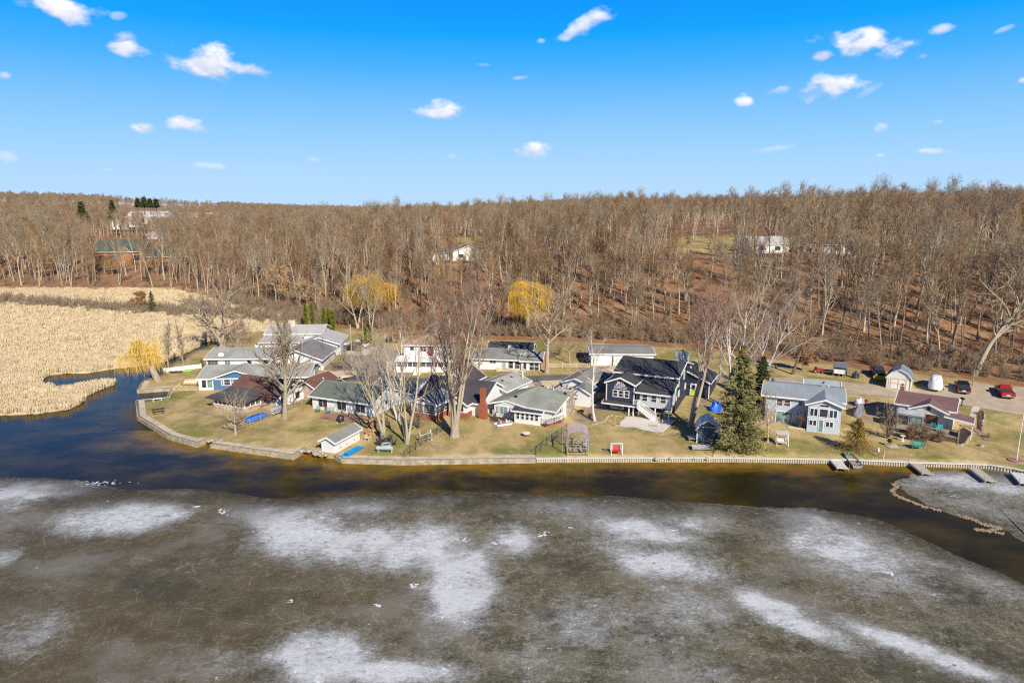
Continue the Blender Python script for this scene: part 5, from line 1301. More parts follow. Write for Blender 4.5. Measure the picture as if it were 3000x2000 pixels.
willow('willow_tree', 1548, 975, 808, 'golden willow in front of the wood near the middle of the picture', 3, (-.8, 0), 'willow', .46, .45, 36, .5, 8)
# leafy brown oaks keeping last year's leaves
def leafy(name, px, py, ptop, label, seed, mat, wide=.4, n=2600, low=.3, trunk='wood'):
    g, H = tree_h(px, py, ptop); rg = random.Random(seed)
    T, CV, CF = bare_tree(seed, H, H*.018, clear=.25, nb=12, spread=.8, up=.4, sub=4, ter=2, tw=2, blen=.42)
    V = list(CV); F = list(CF); lobes = [(Vector((rg.gauss(0, .45), rg.gauss(0, .45), 0))*H*wide*.9 + Vector((0, 0, H*rg.uniform(low, .92))), H*rg.uniform(.07, .15)) for _ in range(16)]
    for k in range(n):
        c, r = rg.choice(lobes); p = c+Vector((rg.gauss(0, 1), rg.gauss(0, 1), rg.gauss(0, .8)))*r*.6; s = rg.uniform(.10, .2)
        a = rnd_perp(Vector((0, 0, 1)), rg)*s; b = Vector((rg.gauss(0, 1), rg.gauss(0, 1), rg.gauss(0, 1))).normalized()*s; m = len(V)
        V += [tuple(p+a), tuple(p+b), tuple(p-a), tuple(p-b)]; F.append((m, m+1, m+2, m+3))
    a = bpy.data.meshes.new('trunk'); a.from_pydata(T.v, [], T.f); b = bpy.data.meshes.new('crown'); b.from_pydata(V, [], F); b.materials.append(None)
    e = tree_thing(name, (a, b), g, 0, 1, BK[trunk], mat, label, 'tree'); return e
OAKL = twigs('brown_oak_leaves', (.40, .22, .09), (.36, .19, .08), (.44, .27, .13)); BEECH = twigs('tan_beech_leaves', (.55, .36, .18), (.50, .32, .16), (.58, .40, .22))
for i, (px, py, pt, m, lb) in enumerate([(820, 890, 780, BEECH, 'tan leaved young oak at the wood edge left of the golden willow'), (2350, 1085, 1015, OAKL, 'orange brown leaved branch tree behind the dark oak by the gravel road'), (150, 810, 725, BEECH, 'tan leaved low tree at the left wood edge'),
                        (412, 905, 855, OAKL, 'orange leaved small tree in the marsh hedge beside the little spruce'), (880, 900, 820, BEECH, 'pale tan leaved sapling among trunks above the arborvitae'), (330, 805, 745, OAKL, 'orange leaved tree below the log house deck'), (1150, 1005, 960, OAKL, 'rusty leaved bush at the wood edge behind the two storey house')]):
    leafy('oak_tree', px, py, pt, lb, 60+i, m)
# conifers
NEED = {}
def needles(name, c1, c2):
    t = MT(name, .85, .15); c = t.mix(t.rng(t.noise(.9, 4, .6), .35, .65), c1, c2); c = t.mix(t.rng(t.noise(5, 2), .45, .7, 0, .6), c, tuple(x*.5 for x in c1)); return t.color(c)
def conifer(name, px, py, ptop, wpx, label, seed, mat, n=9000, cat='tree', fl=.32, blob=False, sw=1.0, zlow=.04):
    g, H = tree_h(px, py, ptop); dep = g.y*cos(PITCH)+(CH-g.z)*sin(PITCH); R = wpx/2/FPX*dep; rg = random.Random(seed)
    T = MB().tube([(0, 0, -.2), (0, 0, H*.5), (0, 0, H*.97)], [max(.08, H*.016), H*.009, .02], 7, False); V = []; F = []
    nbz = int(34*sw) if not blob else 26
    br = []
    for k in range(nbz*9):
        f = zlow+(1-zlow)*(k+rg.random())/(nbz*9); a = rg.random()*6.28
        prof = (1-f)**.7*(1.0+.22*sin(f*40+a*2)) if not blob else sqrt(max(0, 1-(2*f-1)**2))**.8*(1-.25*f)
        r = R*max(.05, prof)*(rg.uniform(.72, 1.08) if blob else rg.uniform(.5, 1.15)); br.append((f*H, a, r))
    for (z, a, r) in br:
        dirv = Vector((cos(a), sin(a), 0)); dz = -r*fl*.6 if not blob else r*.2
        m = max(3, int(n/len(br)))
        for j in range(m):
            u = rg.random()**.6; p = dirv*r*u + Vector((0, 0, z + dz*u + (r*.18*u*u if not blob else 0))) + Vector((rg.gauss(0, 1), rg.gauss(0, 1), rg.gauss(0, .7)))*(r*.06+.05)
            s = rg.uniform(.10, .22)*(1 if H > 5 else .55); w = s*.42
            d = (dirv*1.0+Vector((rg.gauss(0, .5), rg.gauss(0, .5), rg.gauss(-.1, .4)))).normalized(); q = rnd_perp(d, rg)
            i = len(V); V += [tuple(p-d*s*.5+q*w), tuple(p+d*s), tuple(p-d*s*.5-q*w)]; F.append((i, i+1, i+2))
    a = bpy.data.meshes.new('trunk'); a.from_pydata(T.v, [], T.f); b = bpy.data.meshes.new('crown'); b.from_pydata(V, [], F)
    return tree_thing(name, (a, b), g, 0, 1, BK['dark'], mat, label, cat)
SPR = needles('spruce_needles', (.20, .185, .065), (.38, .33, .14)); SPRD = needles('dark_spruce_needles', (.055, .07, .025), (.10, .11, .04)); ORJ = needles('bronze_juniper_needles', (.38, .22, .05), (.22, .17, .05)); ARB = needles('arborvitae_leaves', (.22, .22, .02), (.14, .16, .015))
conifer('spruce_tree', 2158, 1318, 1012, 165, 'tall shaggy olive green spruce towering beside the playhouse shed', 1, SPR, 42000, sw=1.4)
conifer('spruce_tree', 2228, 1175, 1045, 90, 'smaller dark spruce half hidden behind the tall spruce', 2, SPRD, 9000)
conifer('juniper_tree', 2508, 1322, 1226, 120, 'bronze green cone shaped juniper on the lawn by the light blue house', 3, ORJ, 12000, zlow=.02)
conifer('spruce_tree', 447, 912, 853, 34, 'little dark spruce standing in the marsh hedge', 4, SPRD, 2500)
for px, py, pt, w in ((897, 962, 889, 15), (916, 962, 887, 15)): conifer('arborvitae', px, py, pt, w, 'left' if False else ('slim green arborvitae, left of the pair above the off-white roof' if px < 900 else 'slim green arborvitae, right of the pair above the off-white roof'), px, ARB, 3500, 'evergreen', .1, True)
for px, py, pt, w, lb in ((951, 968, 902, 14, 'left column of the arborvitae trio above the off-white roof'), (963, 968, 904, 12, 'middle column of the arborvitae trio above the off-white roof'), (976, 975, 910, 17, 'right and widest column of the arborvitae trio'),
                          (1072, 1006, 948, 15, 'left arborvitae of the pair behind the white pickup'), (1086, 1006, 952, 14, 'right arborvitae of the pair behind the white pickup')): conifer('arborvitae', px, py, pt, w, lb, px, ARB, 3500, 'evergreen', .1, True)
for i, (px, py, pt, w, lb) in enumerate(((262, 640, 592, 34, 'round green pine far off on the ridge left of the farm'), (350, 640, 588, 30, 'dark green pine just left of the far farm building'), (425, 606, 583, 15, 'first evergreen of the far row above the farm'), (443, 606, 580, 15, 'second evergreen of the far row above the farm'), (460, 606, 584, 14, 'third evergreen of the far row above the farm'), (478, 606, 585, 13, 'fourth evergreen of the far row above the farm'))):
    yy = 560; x_ = (px-1500)/2000*yy*1.0; zt = CH-yy*(pt-600)/2000*1.04; zb = CH-yy*(py-600)/2000*1.04
    H = zt-zb; rg = random.Random(i); V = []; F = []; R = w/2/2000*yy
    for k in range(900):
        f = rg.random(); a = rg.random()*6.28; r = R*(1-f)**.7*sqrt(rg.random())*1.1; p = Vector((cos(a)*r, sin(a)*r, f*H)); m = len(V); s = .7
        V += [tuple(p+Vector((rg.gauss(0, s), rg.gauss(0, s), rg.gauss(0, s*.6)))) for _ in range(3)]; F.append((m, m+1, m+2))
    b = bpy.data.meshes.new('crown'); b.from_pydata(V, [], F); T = MB().tube([(0, 0, -6), (0, 0, H*.9)], [.4, .1], 6, False); a = bpy.data.meshes.new('trunk'); a.from_pydata(T.v, [], T.f)
    tree_thing('pine_tree', (a, b), (x_, yy, zb), 0, 1, BK['dark'], SPRD, lb, 'tree')
# bushes
def bush(px, py, pt, wpx, tw, label, seed, name='bush', stems=9, cat='bush'):
    g, H = tree_h(px, py, pt); dep = g.y/.97; W_ = wpx/FPX*dep; 
    T, CV, CF = bare_tree(seed, 3.0, .05, clear=.05, nb=stems*3, stems=stems, spread=.95, up=.3, sub=6, ter=5, tw=4, wander=.2, twl=.42, tww=.014, blen=.5)
    e = tree_thing(name, tree_meshes(name, (T, CV, CF)), g, 0, W_/3.6, BK['wood'], TW[tw], label, cat, sz=H/3.1); return e
bush(2600, 1284, 1175, 82, 'grey', 'tall bare lilac bush between juniper and the maroon roofed cottage', 1); bush(2345, 1255, 1200, 50, 'red', 'reddish bare bush against the light blue wall', 2)
for px, py, pt, w, lb in ((2668, 1288, 1232, 52, 'left clump of the red brown hedge below the deck'), (2706, 1292, 1238, 60, 'middle clump of the red brown hedge below the deck'), (2752, 1296, 1252, 44, 'right clump of the red brown hedge below the deck')): bush(px, py, pt, w, 'red', lb, px, 'hedge_bush', 26)
bush(2894, 1283, 1262, 32, 'tan', 'low round olive shrub at the end of the paver path', 9); bush(2868, 1245, 1200, 18, 'red', 'narrow reddish bush in the stone edged bed', 10); bush(1790, 1190, 1140, 46, 'red', 'pinkish bare bush left of the navy house', 11); bush(1730, 1225, 1205, 40, 'red', 'low brush at the foot of the slender birch', 12)
bush(592, 1075, 1045, 30, 'wood', 'dark bush left of the white ranch house', 13); bush(620, 1165, 1150, 30, 'grey', 'low grey bush left of the dark porch roof', 14); bush(1640, 1040, 1008, 40, 'red', 'brown bush in the yard behind the picket fence', 15); bush(2240, 1215, 1195, 26, 'tan', 'orange tinged shrub under the yellow post', 16)

# ---------------------------------------------------------------- paved sheets
def sheet(name, pxs, mat, dz=.03, spacing=1.6, kind='structure', parent=None):
    ring = [G(*p) for p in pxs]; ring = [(p.x, p.y) for p in ring]; full = []
    for i in range(len(ring)):
        a, b = ring[i], ring[(i+1) % len(ring)]; n = max(1, int(hypot(b[0]-a[0], b[1]-a[1])/spacing))
        full += [(a[0]+(b[0]-a[0])*k/n, a[1]+(b[1]-a[1])*k/n) for k in range(n)]
    nb_ = len(full); P_ = list(full); x0 = min(p[0] for p in full); x1 = max(p[0] for p in full); y0 = min(p[1] for p in full); y1 = max(p[1] for p in full)
    y = y0+spacing/2
    while y < y1:
        x = x0+spacing/2
        while x < x1:
            if inside(x, y, full) and seg_d(x, y, full) > spacing*.4: P_.append((x, y))
            x += spacing
        y += spacing
    r = delaunay_2d_cdt([Vector(p) for p in P_], [(i, (i+1) % nb_) for i in range(nb_)], [list(range(nb_))], 1, 1e-4, True)
    V = [(v.x, v.y, ght(v.x, v.y)+dz) for v in r[0]]; F = [tuple(f) for f in r[2] if inside(sum(V[i][0] for i in f)/3, sum(V[i][1] for i in f)/3, full)]
    o = meshobj(name, V, F, mat, parent, True); return tag(o, kind=kind)
def surf(name, c1, c2, c3, s1=.6, rough=.9):
    t = MT(name, rough, .2); c = t.mix(t.rng(t.noise(s1, 6, .7), .35, .65), c1, c2); c = t.mix(t.math('MULTIPLY', t.rng(t.noise(.22, 5, .6), .5, .7), .7), c, c3); t.bump(t.noise(12, 3), .3, .02); return t.color(c)
ASPH = surf('asphalt', (.17, .155, .15), (.12, .11, .105), (.25, .215, .18)); GRAV = surf('gravel_road', (.50, .40, .28), (.40, .32, .22), (.30, .26, .21)); GRAVB = surf('brown_gravel', (.34, .29, .24), (.26, .22, .19), (.40, .34, .27))
CRM = surf('cream_concrete', (.66, .53, .36), (.60, .48, .33), (.52, .42, .30)); WCON = surf('white_concrete', (.66, .61, .54), (.60, .55, .48), (.55, .50, .44)); PINK = surf('pink_pavers', (.36, .20, .15), (.30, .17, .13), (.40, .26, .20), 3); MUL = surf('mulch', (.07, .045, .035), (.05, .03, .025), (.10, .06, .05), 3)
sheet('road', [(985,1114),(1050,1098),(1110,1100),(1250,1108),(1400,1106),(1560,1101),(1680,1097),(1790,1092),(1790,1104),(1680,1112),(1560,1115),(1400,1122),(1250,1124),(1100,1122)], ASPH, .05)
sheet('gravel_road', [(1791,1092),(2050,1100),(2200,1104),(2256,1106),(2400,1110),(2520,1124),(2680,1139),(2755,1128),(2850,1122),(3000,1134),(3400,1180),(3400,1320),(3200,1258),(3000,1218),(2820,1186),(2700,1170),(2560,1160),(2400,1146),(2250,1136),(2050,1116),(1791,1104)], GRAV, .05)
sheet('gravel_yard', [(990,1047),(1075,1042),(1118,1014),(1175,1030),(1135,1090),(1100,1097),(1046,1096),(1046,1084),(1000,1070)], GRAVB, .04)
sheet('driveway', [(952,1085),(1045,1085),(1045,1102),(985,1110),(935,1100)], CRM, .04); sheet('driveway', [(984,1040),(1005,1028),(1112,1013),(1074,1041)], WCON, .045)
sheet('driveway', [(1540,1117),(1650,1113),(1700,1112),(1640,1135),(1600,1150),(1545,1140)], CRM, .04); sheet('driveway', [(1733,1077),(1797,1075),(1797,1091),(1752,1093)], CRM, .04)
sheet('patio', [(936,1224),(950,1208),(1045,1218),(1083,1228),(1060,1236),(1000,1236)], PINK, .05, 1); sheet('patio', [(1802.5,1248),(1838,1220),(1982,1231),(1940,1269)], WCON, .07, 1.2)
sheet('patio', [(2593,1305),(2625,1300),(2636,1314),(2608,1314)], CONC, .07, 1); sheet('mulch_bed', [(2803,1300),(2805,1262),(2822,1252),(2850,1268),(2830,1295),(2815,1303)], MUL, .05, 1); sheet('mulch_bed', [(2862,1255),(2865,1205),(2884,1203),(2880,1260),(2870,1268)], MUL, .05, 1)
sheet('path', [(2845,1198),(2862,1180),(2880,1180),(2870,1200),(2856,1225),(2838,1222)], CONC, .05, 1)
pv_ = random.Random(4); e = empty('paver_path', G(2860, 1270)); tag(e, 'line of reddish stone pavers curving from the cottage to the round shrub', 'path')
for k in range(14):
    f = k/13; p = G(2822+f*72, 1247+f*41-8*sin(f*3)); q = MB().box(-.42, .42, -.3, .3, 0, .07).build('paver', PINK, e); q.location = Vector((p.x, p.y, ght(p.x, p.y)+.02))-e.location; q.rotation_euler[2] = pv_.uniform(-.6, .0)
# ---------------------------------------------------------------- rocks
def rock_mesh(seed, s=1):
    rg = random.Random(seed); bm = bmesh.new(); bmesh.ops.create_icosphere(bm, subdivisions=2, radius=.5)
    for v in bm.verts: v.co *= 1+.35*mnoise.noise(v.co*2+Vector((seed, 0, 0))); v.co.z *= .65
    me = bpy.data.meshes.new('rock'); bm.to_mesh(me); bm.free(); me.materials.append(STONEP if seed % 2 else STONEW); return me
ROCK = [rock_mesh(i) for i in range(6)]
ROCKM = plain('boulder', (.38, .32, .25), .9, .4, 2); 
for m in ROCK: m.materials[0] = ROCKM
def rocks(path, n, s, name, label, jit=.25, cat='stones'):
    g0 = G(*path[0]); e = empty(name, g0); tag(e, label, cat); rg = random.Random(n)
    for k in range(n):
        f = (k+.5)/n*(len(path)-1); i = int(f); a, b = path[i], path[min(i+1, len(path)-1)]; p = G(a[0]+(b[0]-a[0])*(f-i), a[1]+(b[1]-a[1])*(f-i))
        x, y = p.x+rg.gauss(0, jit), p.y+rg.gauss(0, jit); o = bpy.data.objects.new('rock', rg.choice(ROCK)); link(o, e); o.location = (x-g0.x, y-g0.y, max(.05, gh(x, y))-.6*(name == 'rock_pile')+.5*(name == 'rock_pile')-g0.z+.03); q = s*rg.uniform(.6, 1.4); o.scale = (q*rg.uniform(.8, 1.3), q, q); o.rotation_euler[2] = rg.random()*6
rocks([(612, 1286), (625, 1289), (640, 1290)], 16, .7, 'rock_pile', 'pale rocks filling the gap between the two concrete seawalls', .4)
rocks([(899, 1312), (920, 1320), (943, 1329)], 22, .7, 'rock_pile', 'pale rocks left of the boathouse at the waterline', .4)
rocks([(1735, 1243), (1770, 1236), (1778, 1222), (1790, 1217), (1836, 1222)], 34, .38, 'stone_border', 'row of stones edging the bed by the navy house patio', .06)
rocks([(2803, 1302), (2815, 1304), (2830, 1297), (2840, 1280), (2850, 1270), (2875, 1274)], 26, .34, 'stone_border', 'white stones edging the dark bed beside the lattice', .05)
rocks([(2882, 1202), (2884, 1222), (2879, 1240), (2876, 1262)], 16, .36, 'stone_border', 'white stones edging the narrow upper bed by the road', .05)
rocks([(1675, 1300), (1700, 1285), (1715, 1272), (1725, 1290)], 26, .6, 'rock_pile', 'heap of rocks behind the boat lift frame', .5)
rocks([(1240, 1318), (1290, 1285), (1340, 1262), (1400, 1232)], 46, .18, 'stone_border', 'thin line of stones between the two lawns running up to the red chimney', .08)
rocks([(2225, 1235), (2240, 1242), (2258, 1240)], 14, .6, 'rock_pile', 'white rocks at the left corner of the light blue house', .3)
rocks([(1905, 1341), (2090, 1341)], 5, .45, 'rock_pile', 'few small rocks in front of the sheet pile wall', .1)
# ---------------------------------------------------------------- seawalls
def polyw(ids, z=.62): return [Vector((*onplane(*p, z), z)) for p in ids]
def cap_wall(pxs, label, name='seawall', w=.9, cap=CONC, top=.66, ledge=True):
    P_ = [Vector(onplane(*p, .62)) for p in pxs]; n = len(P_); dirs = [(P_[i+1]-P_[i]).normalized() for i in range(n-1)]
    nr = []
    for i in range(n):
        a = dirs[max(0, i-1)]; b = dirs[min(n-2, i)]; d = (a+b).normalized(); m = Vector((-d.y, d.x)); m /= max(.4, m.dot(Vector((-b.y, b.x)))); nr.append(m)   # inward (land on the left of the line)
    e = empty(name, (P_[0].x, P_[0].y, 0)); tag(e, label, 'seawall'); o = e.location
    def strip(i0, i1, zb, zt, nm, mat):
        q = MB()
        for i in range(n-1):
            a, b = P_[i], P_[i+1]; A, B = nr[i], nr[i+1]
            vs = [(*(a+A*i0), zb), (*(b+B*i0), zb), (*(b+B*i1), zb), (*(a+A*i1), zb), (*(a+A*i0), zt), (*(b+B*i0), zt), (*(b+B*i1), zt), (*(a+A*i1), zt)]
            q.add([(v[0]-o.x, v[1]-o.y, v[2]) for v in vs], [(0,3,2,1),(4,5,6,7),(0,1,5,4),(1,2,6,5),(2,3,7,6),(3,0,4,7)])
        return q.build(nm, mat, e)
    strip(-.12, .16, -1.2, top-.05, 'face', plain('stained_concrete', (.40, .34, .25), .85, .35, 1.2, .2)); strip(.16, .32, -.5, top-.01, 'joint', plain('weathered_joint', (.16, .14, .12), .9)) if ledge else None
    strip(.32, .32+w, -.5, top+.02, 'cap', cap); return e
cap_wall([(399,1172),(403,1219),(493,1274),(577,1298),(609,1284)], 'concrete seawall curving around the left lawn with the picnic table')
cap_wall([(617,1299),(859,1333),(897,1309)], 'concrete seawall in front of the small maple lawn')
cap_wall([(981,1331.5),(1002,1343),(1140,1347),(1183,1348),(1568,1342)], 'long straight concrete seawall right of the boathouse')
cap_wall([(419,1115),(403,1142),(502,1135)], 'concrete seawall of the willow point above the slip'); cap_wall([(502,1135.5),(490,1162.5),(401,1171)], 'wooden edged wall of the boat slip below the willow', w=.15, ledge=False)
# sheet piling
PILE = plain('beige_sheet_pile', (.50, .44, .34), .7, .2, 2); SP = [(1571,1341),(1850,1340),(2150,1340),(2500,1345),(2660,1352),(2893,1359),(2968,1371),(3000,1378),(3400,1440)]
pts_ = [Vector(onplane(*p, .62)) for p in SP]; e = empty('sheet_pile_wall', (*pts_[0], 0)); tag(e, 'long corrugated sheet pile seawall with white cap on the right shore', 'seawall')
q = MB(); cp = MB(); per = .30; L0 = 0
for i in range(len(pts_)-1):
    a, b = pts_[i], pts_[i+1]; d = (b-a); Ls = d.length; d.normalize(); nn = Vector((d.y, -d.x)); k = int(Ls/per); st = Ls/k; o = pts_[0]
    for j in range(k):
        s0 = a+d*(j*st)-o; prof = [(0, 0), (.08, .13), (.20, .13), (.28, 0), (.30, 0)]
        vs = [(*(s0+d*(u*st/.30)+nn*w_), z) for z in (-1.2, .54) for u, w_ in prof]; q.add(vs, [(m, m+1, m+6, m+5) for m in range(4)])
    cp.bar((*(a-o-d*.02), .58), (*(b-o+d*.02), .58), .42, .10)
w_ = q.build('pile', PILE, e); w_['kind'] = 'stuff'; cp.build('cap', plain('white_wall_cap', (.66, .63, .58), .6, .12), e)
# ---------------------------------------------------------------- docks and boats
def dock(p0, p1, w, label, mat, n=None, z=.55, name='dock'):
    a = Vector(onplane(*p0, z)); b = Vector(onplane(*p1, z)); d = b-a; Ln = d.length; e = empty(name, (a.x, a.y, 0), atan2(d.y, d.x)); tag(e, label, 'dock')
    k = n or int(Ln/.3)
    me = MB().box(0, Ln/k-.025, -w/2, w/2, z-.05, z); m0 = me.build('plank', mat, e)
    for i in range(1, k): o = m0.copy(); COL.objects.link(o); o.location.x = Ln*i/k
    f = MB()
    for s in (-1, 1): f.box(0, Ln, s*w/2-.04, s*w/2+.04, z-.22, z-.052)
    f.build('frame', ALU, e)
    for x in (.3, Ln-.15):
        for s in (-1, 1): MB().bar((x, s*(w/2+.08), -1.2), (x, s*(w/2+.08), z+.55), .06, n=8).build('post', ALU, e)
    return e
DKM = plain('grey_dock_boards', (.48, .42, .34), .8, .2, 2); DKW = plain('pale_dock_boards', (.62, .60, .56), .7, .12, 2)
dock((2448, 1346), (2470, 1372), 1.35, 'short pale dock beside the aluminium rowboat', DKW); dock((2676, 1352), (2719, 1387), 1.25, 'grey wooden dock in front of the green swing', DKM); dock((2853, 1370), (2904, 1408), 1.2, 'grey wooden dock standing in the right hand ice', DKM); dock((2990, 1385), (3022, 1418), 2.2, 'wide white dock cut off by the right edge of the picture', DKW)
def rowboat(px0, px1, W_, label, hullm, inm, z=.2, covered=False, name='rowboat', hgt=.5, cat='boat'):
    a = G(*px0); b = G(*px1) if not covered else G(*px1)
    d = Vector((b.x-a.x, b.y-a.y)); Ln = d.length; e = empty(name, (a.x, a.y, 0), atan2(d.y, d.x)); tag(e, label, cat)
    return e, Ln
def hull(e, Ln, W_, hgt, mat, inner, z=0, name='hull', bow=1.0):
    q = MB(); sec = 9; prof = []
    for i in range(sec):
        t = i/(sec-1); w = W_/2*(1 if t < .5 else sqrt(max(.002, 1-((t-.5)/.5)**2.2))); zz = .12*t*t
        prof.append([(t*Ln, -w, z+hgt+zz), (t*Ln, -w*.85, z+.12+zz), (t*Ln, 0, z+zz*2), (t*Ln, w*.85, z+.12+zz), (t*Ln, w, z+hgt+zz)])
    vs = [p for s in prof for p in s]; fs = [(i*5+k, (i+1)*5+k, (i+1)*5+k+1, i*5+k+1) for i in range(sec-1) for k in range(4)]+[(0, 1, 2, 3, 4)]
    q.add(vs, fs); h_ = q.build(name, mat, e); r = MB(); r.tube([s[0] for s in prof], .035, 5); r.tube([s[4] for s in prof], .035, 5); r.build('gunwale', mat, e)
    if inner:
        fl_ = MB(); fl_.add([(t[2][0], s_*abs(t[1][1])*.95, z+.16) for t in prof for s_ in (-1, 1)], [(2*i, 2*i+1, 2*i+3, 2*i+2) for i in range(sec-1)]); fl_.build('floor', inner, e)
        for t in (.15, .42, .7): MB().box(t*Ln, t*Ln+.28, -W_*.42, W_*.42, z+hgt*.7, z+hgt*.7+.04).build('bench_seat', inner, e)
    return h_
a = onplane(2512, 1371, .1); b = onplane(2480, 1334, .5); e = empty('rowboat', (*a, .02), atan2(b[1]-a[1], b[0]-a[0])); tag(e, 'aluminium rowboat with a green bag, pulled against the seawall by the short dock', 'boat'); Lb = hypot(b[0]-a[0], b[1]-a[1])
hull(e, 3.6, 1.3, .5, ALU, plain('boat_floor', (.30, .29, .27), .6)); e.rotation_euler[1] = -.12; MB().lathe([(.16, 0), (.2, .1), (.16, .35), (.05, .42)], 10, (2.9, .1, .5)).build('bag', plain('green_bag', (.03, .32, .08), .6), e)
# tarp-covered boats
def covered(px0, px1, W_, H_, label, mat, name='covered_boat', z=.25, bumps=.1, trailer=True, rgs=1, cat='boat', sharp=.25):
    a = G(*px0); b = G(*px1); d = b-a; Ln = Vector((d.x, d.y)).length; e = empty(name, (a.x, a.y, a.z), atan2(d.y, d.x)); tag(e, label, cat); q = MB(); n = 22; m = 12; vs = []
    for i in range(n+1):
        t = i/n; w = W_/2*(.72+.28*sin(pi*min(1, t*1.3))) * (1 if t < .75 else 1-(.9-sharp)*((t-.75)/.25)**2); h_ = H_*(.65+.35*sin(pi*t*.95+.35))
        for k in range(m+1):
            u = -1+2*k/m; f = mnoise.noise((t*Ln*1.7, u*2, rgs))*bumps+mnoise.noise((t*Ln*4, u*5, rgs))*bumps*.5; rx = w*u*(1+.1*f); zz = z+(h_*(1-abs(u)**(2.6 if sharp < .5 else 6)))*(1+f*.5)+f*.5; vs.append((t*Ln, rx+f*.5*(abs(u) > .9), zz if abs(u) < 1 else z-.02))
    fs = [(i*(m+1)+k, (i+1)*(m+1)+k, (i+1)*(m+1)+k+1, i*(m+1)+k+1) for i in range(n) for k in range(m)]+[tuple(range(m+1)), tuple(reversed(range(n*(m+1), (n+1)*(m+1))))]
    q.add(vs, fs); q.build('cover', mat, e, True)
    if trailer:
        t = MB(); t.bar((-.2, 0, z-.06), (Ln+.9, 0, z-.06), .08); t.bar((Ln*.4, -W_/2, z-.1), (Ln*.4, W_/2, z-.1), .08); t.build('trailer_frame', ALU, e)
        for s in (-1, 1): MB().add([(Ln*.4+.26*cos(2*pi*k/12), s*(W_/2)+w2, .26+.26*sin(2*pi*k/12)) for w2 in (-.08, .08) for k in range(12)], [(k, (k+1) % 12, 12+(k+1) % 12, 12+k) for k in range(12)]+[tuple(range(12)), tuple(reversed(range(12, 24)))]).build('wheel', DKGREY, e)
    return e
BTARP = plain('blue_tarp', (.0, .13, .62), .45, .3, 1.2, .5); STARP = plain('silver_cover', (.50, .51, .54), .4, .3, 1, .5, .3); WWRAP = plain('white_shrink_wrap', (.76, .77, .80), .4, .12, 1, .5); BKTARP = plain('black_tarp', (.03, .03, .035), .35, .4, 2, .5); GTARP = plain('grey_tarp', (.20, .21, .23), .5, .3, 1.5)
covered((724, 1239), (782, 1218), 1.5, .75, 'long blue tarp covered boat lying along the split rail fence', BTARP, bumps=.3, trailer=False, z=.1, rgs=3); covered((793, 1216), (845, 1197), 1.5, .85, 'silver covered boat on a trailer behind the split rail fence', STARP, bumps=.15, rgs=5)
covered((2738, 1150), (2742, 1122), 2.3, 1.9, 'tall boat in white shrink wrap on a trailer beside the barn shed', WWRAP, bumps=.12, z=.55, rgs=8, sharp=.7)
covered((2497, 1106), (2516, 1107), 1.2, 1.1, 'crumpled black tarp heap left of the snow plow truck', BKTARP, 'tarp_heap', bumps=.5, trailer=False, z=.02, rgs=2, cat='tarp heap'); covered((2508, 1190), (2530, 1184), 1.1, .9, 'silver covered watercraft with an orange red hull beside the light blue house', STARP, 'covered_watercraft', z=.4, bumps=.4, rgs=4, cat='watercraft')
covered((2506, 1222), (2528, 1200), 1.2, 1.5, 'grey tarp draped over a tall frame by the light blue house', GTARP, 'covered_watercraft', z=.1, bumps=.3, trailer=False, rgs=6, cat='watercraft'); covered((2084, 1206), (2110, 1196), 1.5, 1.2, 'crumpled bright blue tarp heap beside the tall spruce', plain('bright_blue_tarp', (.01, .12, .70), .4, .4, 3, .5), 'tarp_heap', bumps=.6, trailer=False, z=.05, rgs=9, cat='tarp heap')
# kayaks
def kayak(px0, px1, col, label):
    a = G(*px0); b = G(*px1); d = b-a; Ln = max(2.6, Vector((d.x, d.y)).length); e = empty('kayak', (a.x, a.y, ght(a.x, a.y)), atan2(d.y, d.x)); tag(e, label, 'kayak'); q = MB(); n = 12; m = 8; vs = []
    for i in range(n+1):
        t = i/n; w = .36*sqrt(max(.003, 1-(2*t-1)**2)); 
        for k in range(m): vs.append((t*Ln, w*cos(2*pi*k/m), .2+.18*(w/.36)**.5*sin(2*pi*k/m)+.08*(2*t-1)**2))
    q.add(vs, [(i*m+k, i*m+(k+1) % m, (i+1)*m+(k+1) % m, (i+1)*m+k) for i in range(n) for k in range(m)]); q.build('hull', col, e, True); c = MB(); c.add([(Ln*.5+.4*cos(2*pi*k/10), .2*sin(2*pi*k/10), .385) for k in range(10)], [tuple(range(10))]); c.build('cockpit', BLACKM, e)
kayak((496, 1093), (520, 1092), plain('black_kayak', (.03, .04, .06), .4), 'black kayak lying before the white vinyl fence'); kayak((524, 1091), (551, 1090), plain('lime_kayak', (.22, .62, .06), .4), 'lime green kayak lying before the white vinyl fence')
# swim raft: bright blue
a = onplane(1010, 1337, .7); b = onplane(1058, 1309, .7); e = empty('paddle_raft', (*a, .66), atan2(b[1]-a[1], b[0]-a[0])); tag(e, 'bright blue paddle raft lying beside the boathouse', 'raft')
q = MB(); Ln = hypot(b[0]-a[0], b[1]-a[1]); q.add([(0, -.55, .05), (0, .55, .05), (.15, .62, .2), (.15, -.62, .2), (Ln, -.5, .05), (Ln, .5, .05), (Ln-.1, .58, .2), (Ln-.1, -.58, .2)], [(0, 1, 2, 3), (4, 7, 6, 5), (3, 2, 6, 7), (0, 4, 5, 1), (1, 5, 6, 2), (0, 3, 7, 4)]); BR = plain('bright_blue_plastic', (.0, .30, .68), .35, .2, 2, .5); q.build('hull', BR, e)
for k in range(3): MB().box(.3, Ln-.3, -.35+k*.28, -.22+k*.28, .2, .24).build('rib', BR, e)
for s in (-.2, .1): MB().lathe([(.08, 0), (.1, .1), (.05, .2)], 8, (.25, s, .2)).build('handle', BLACKM, e)
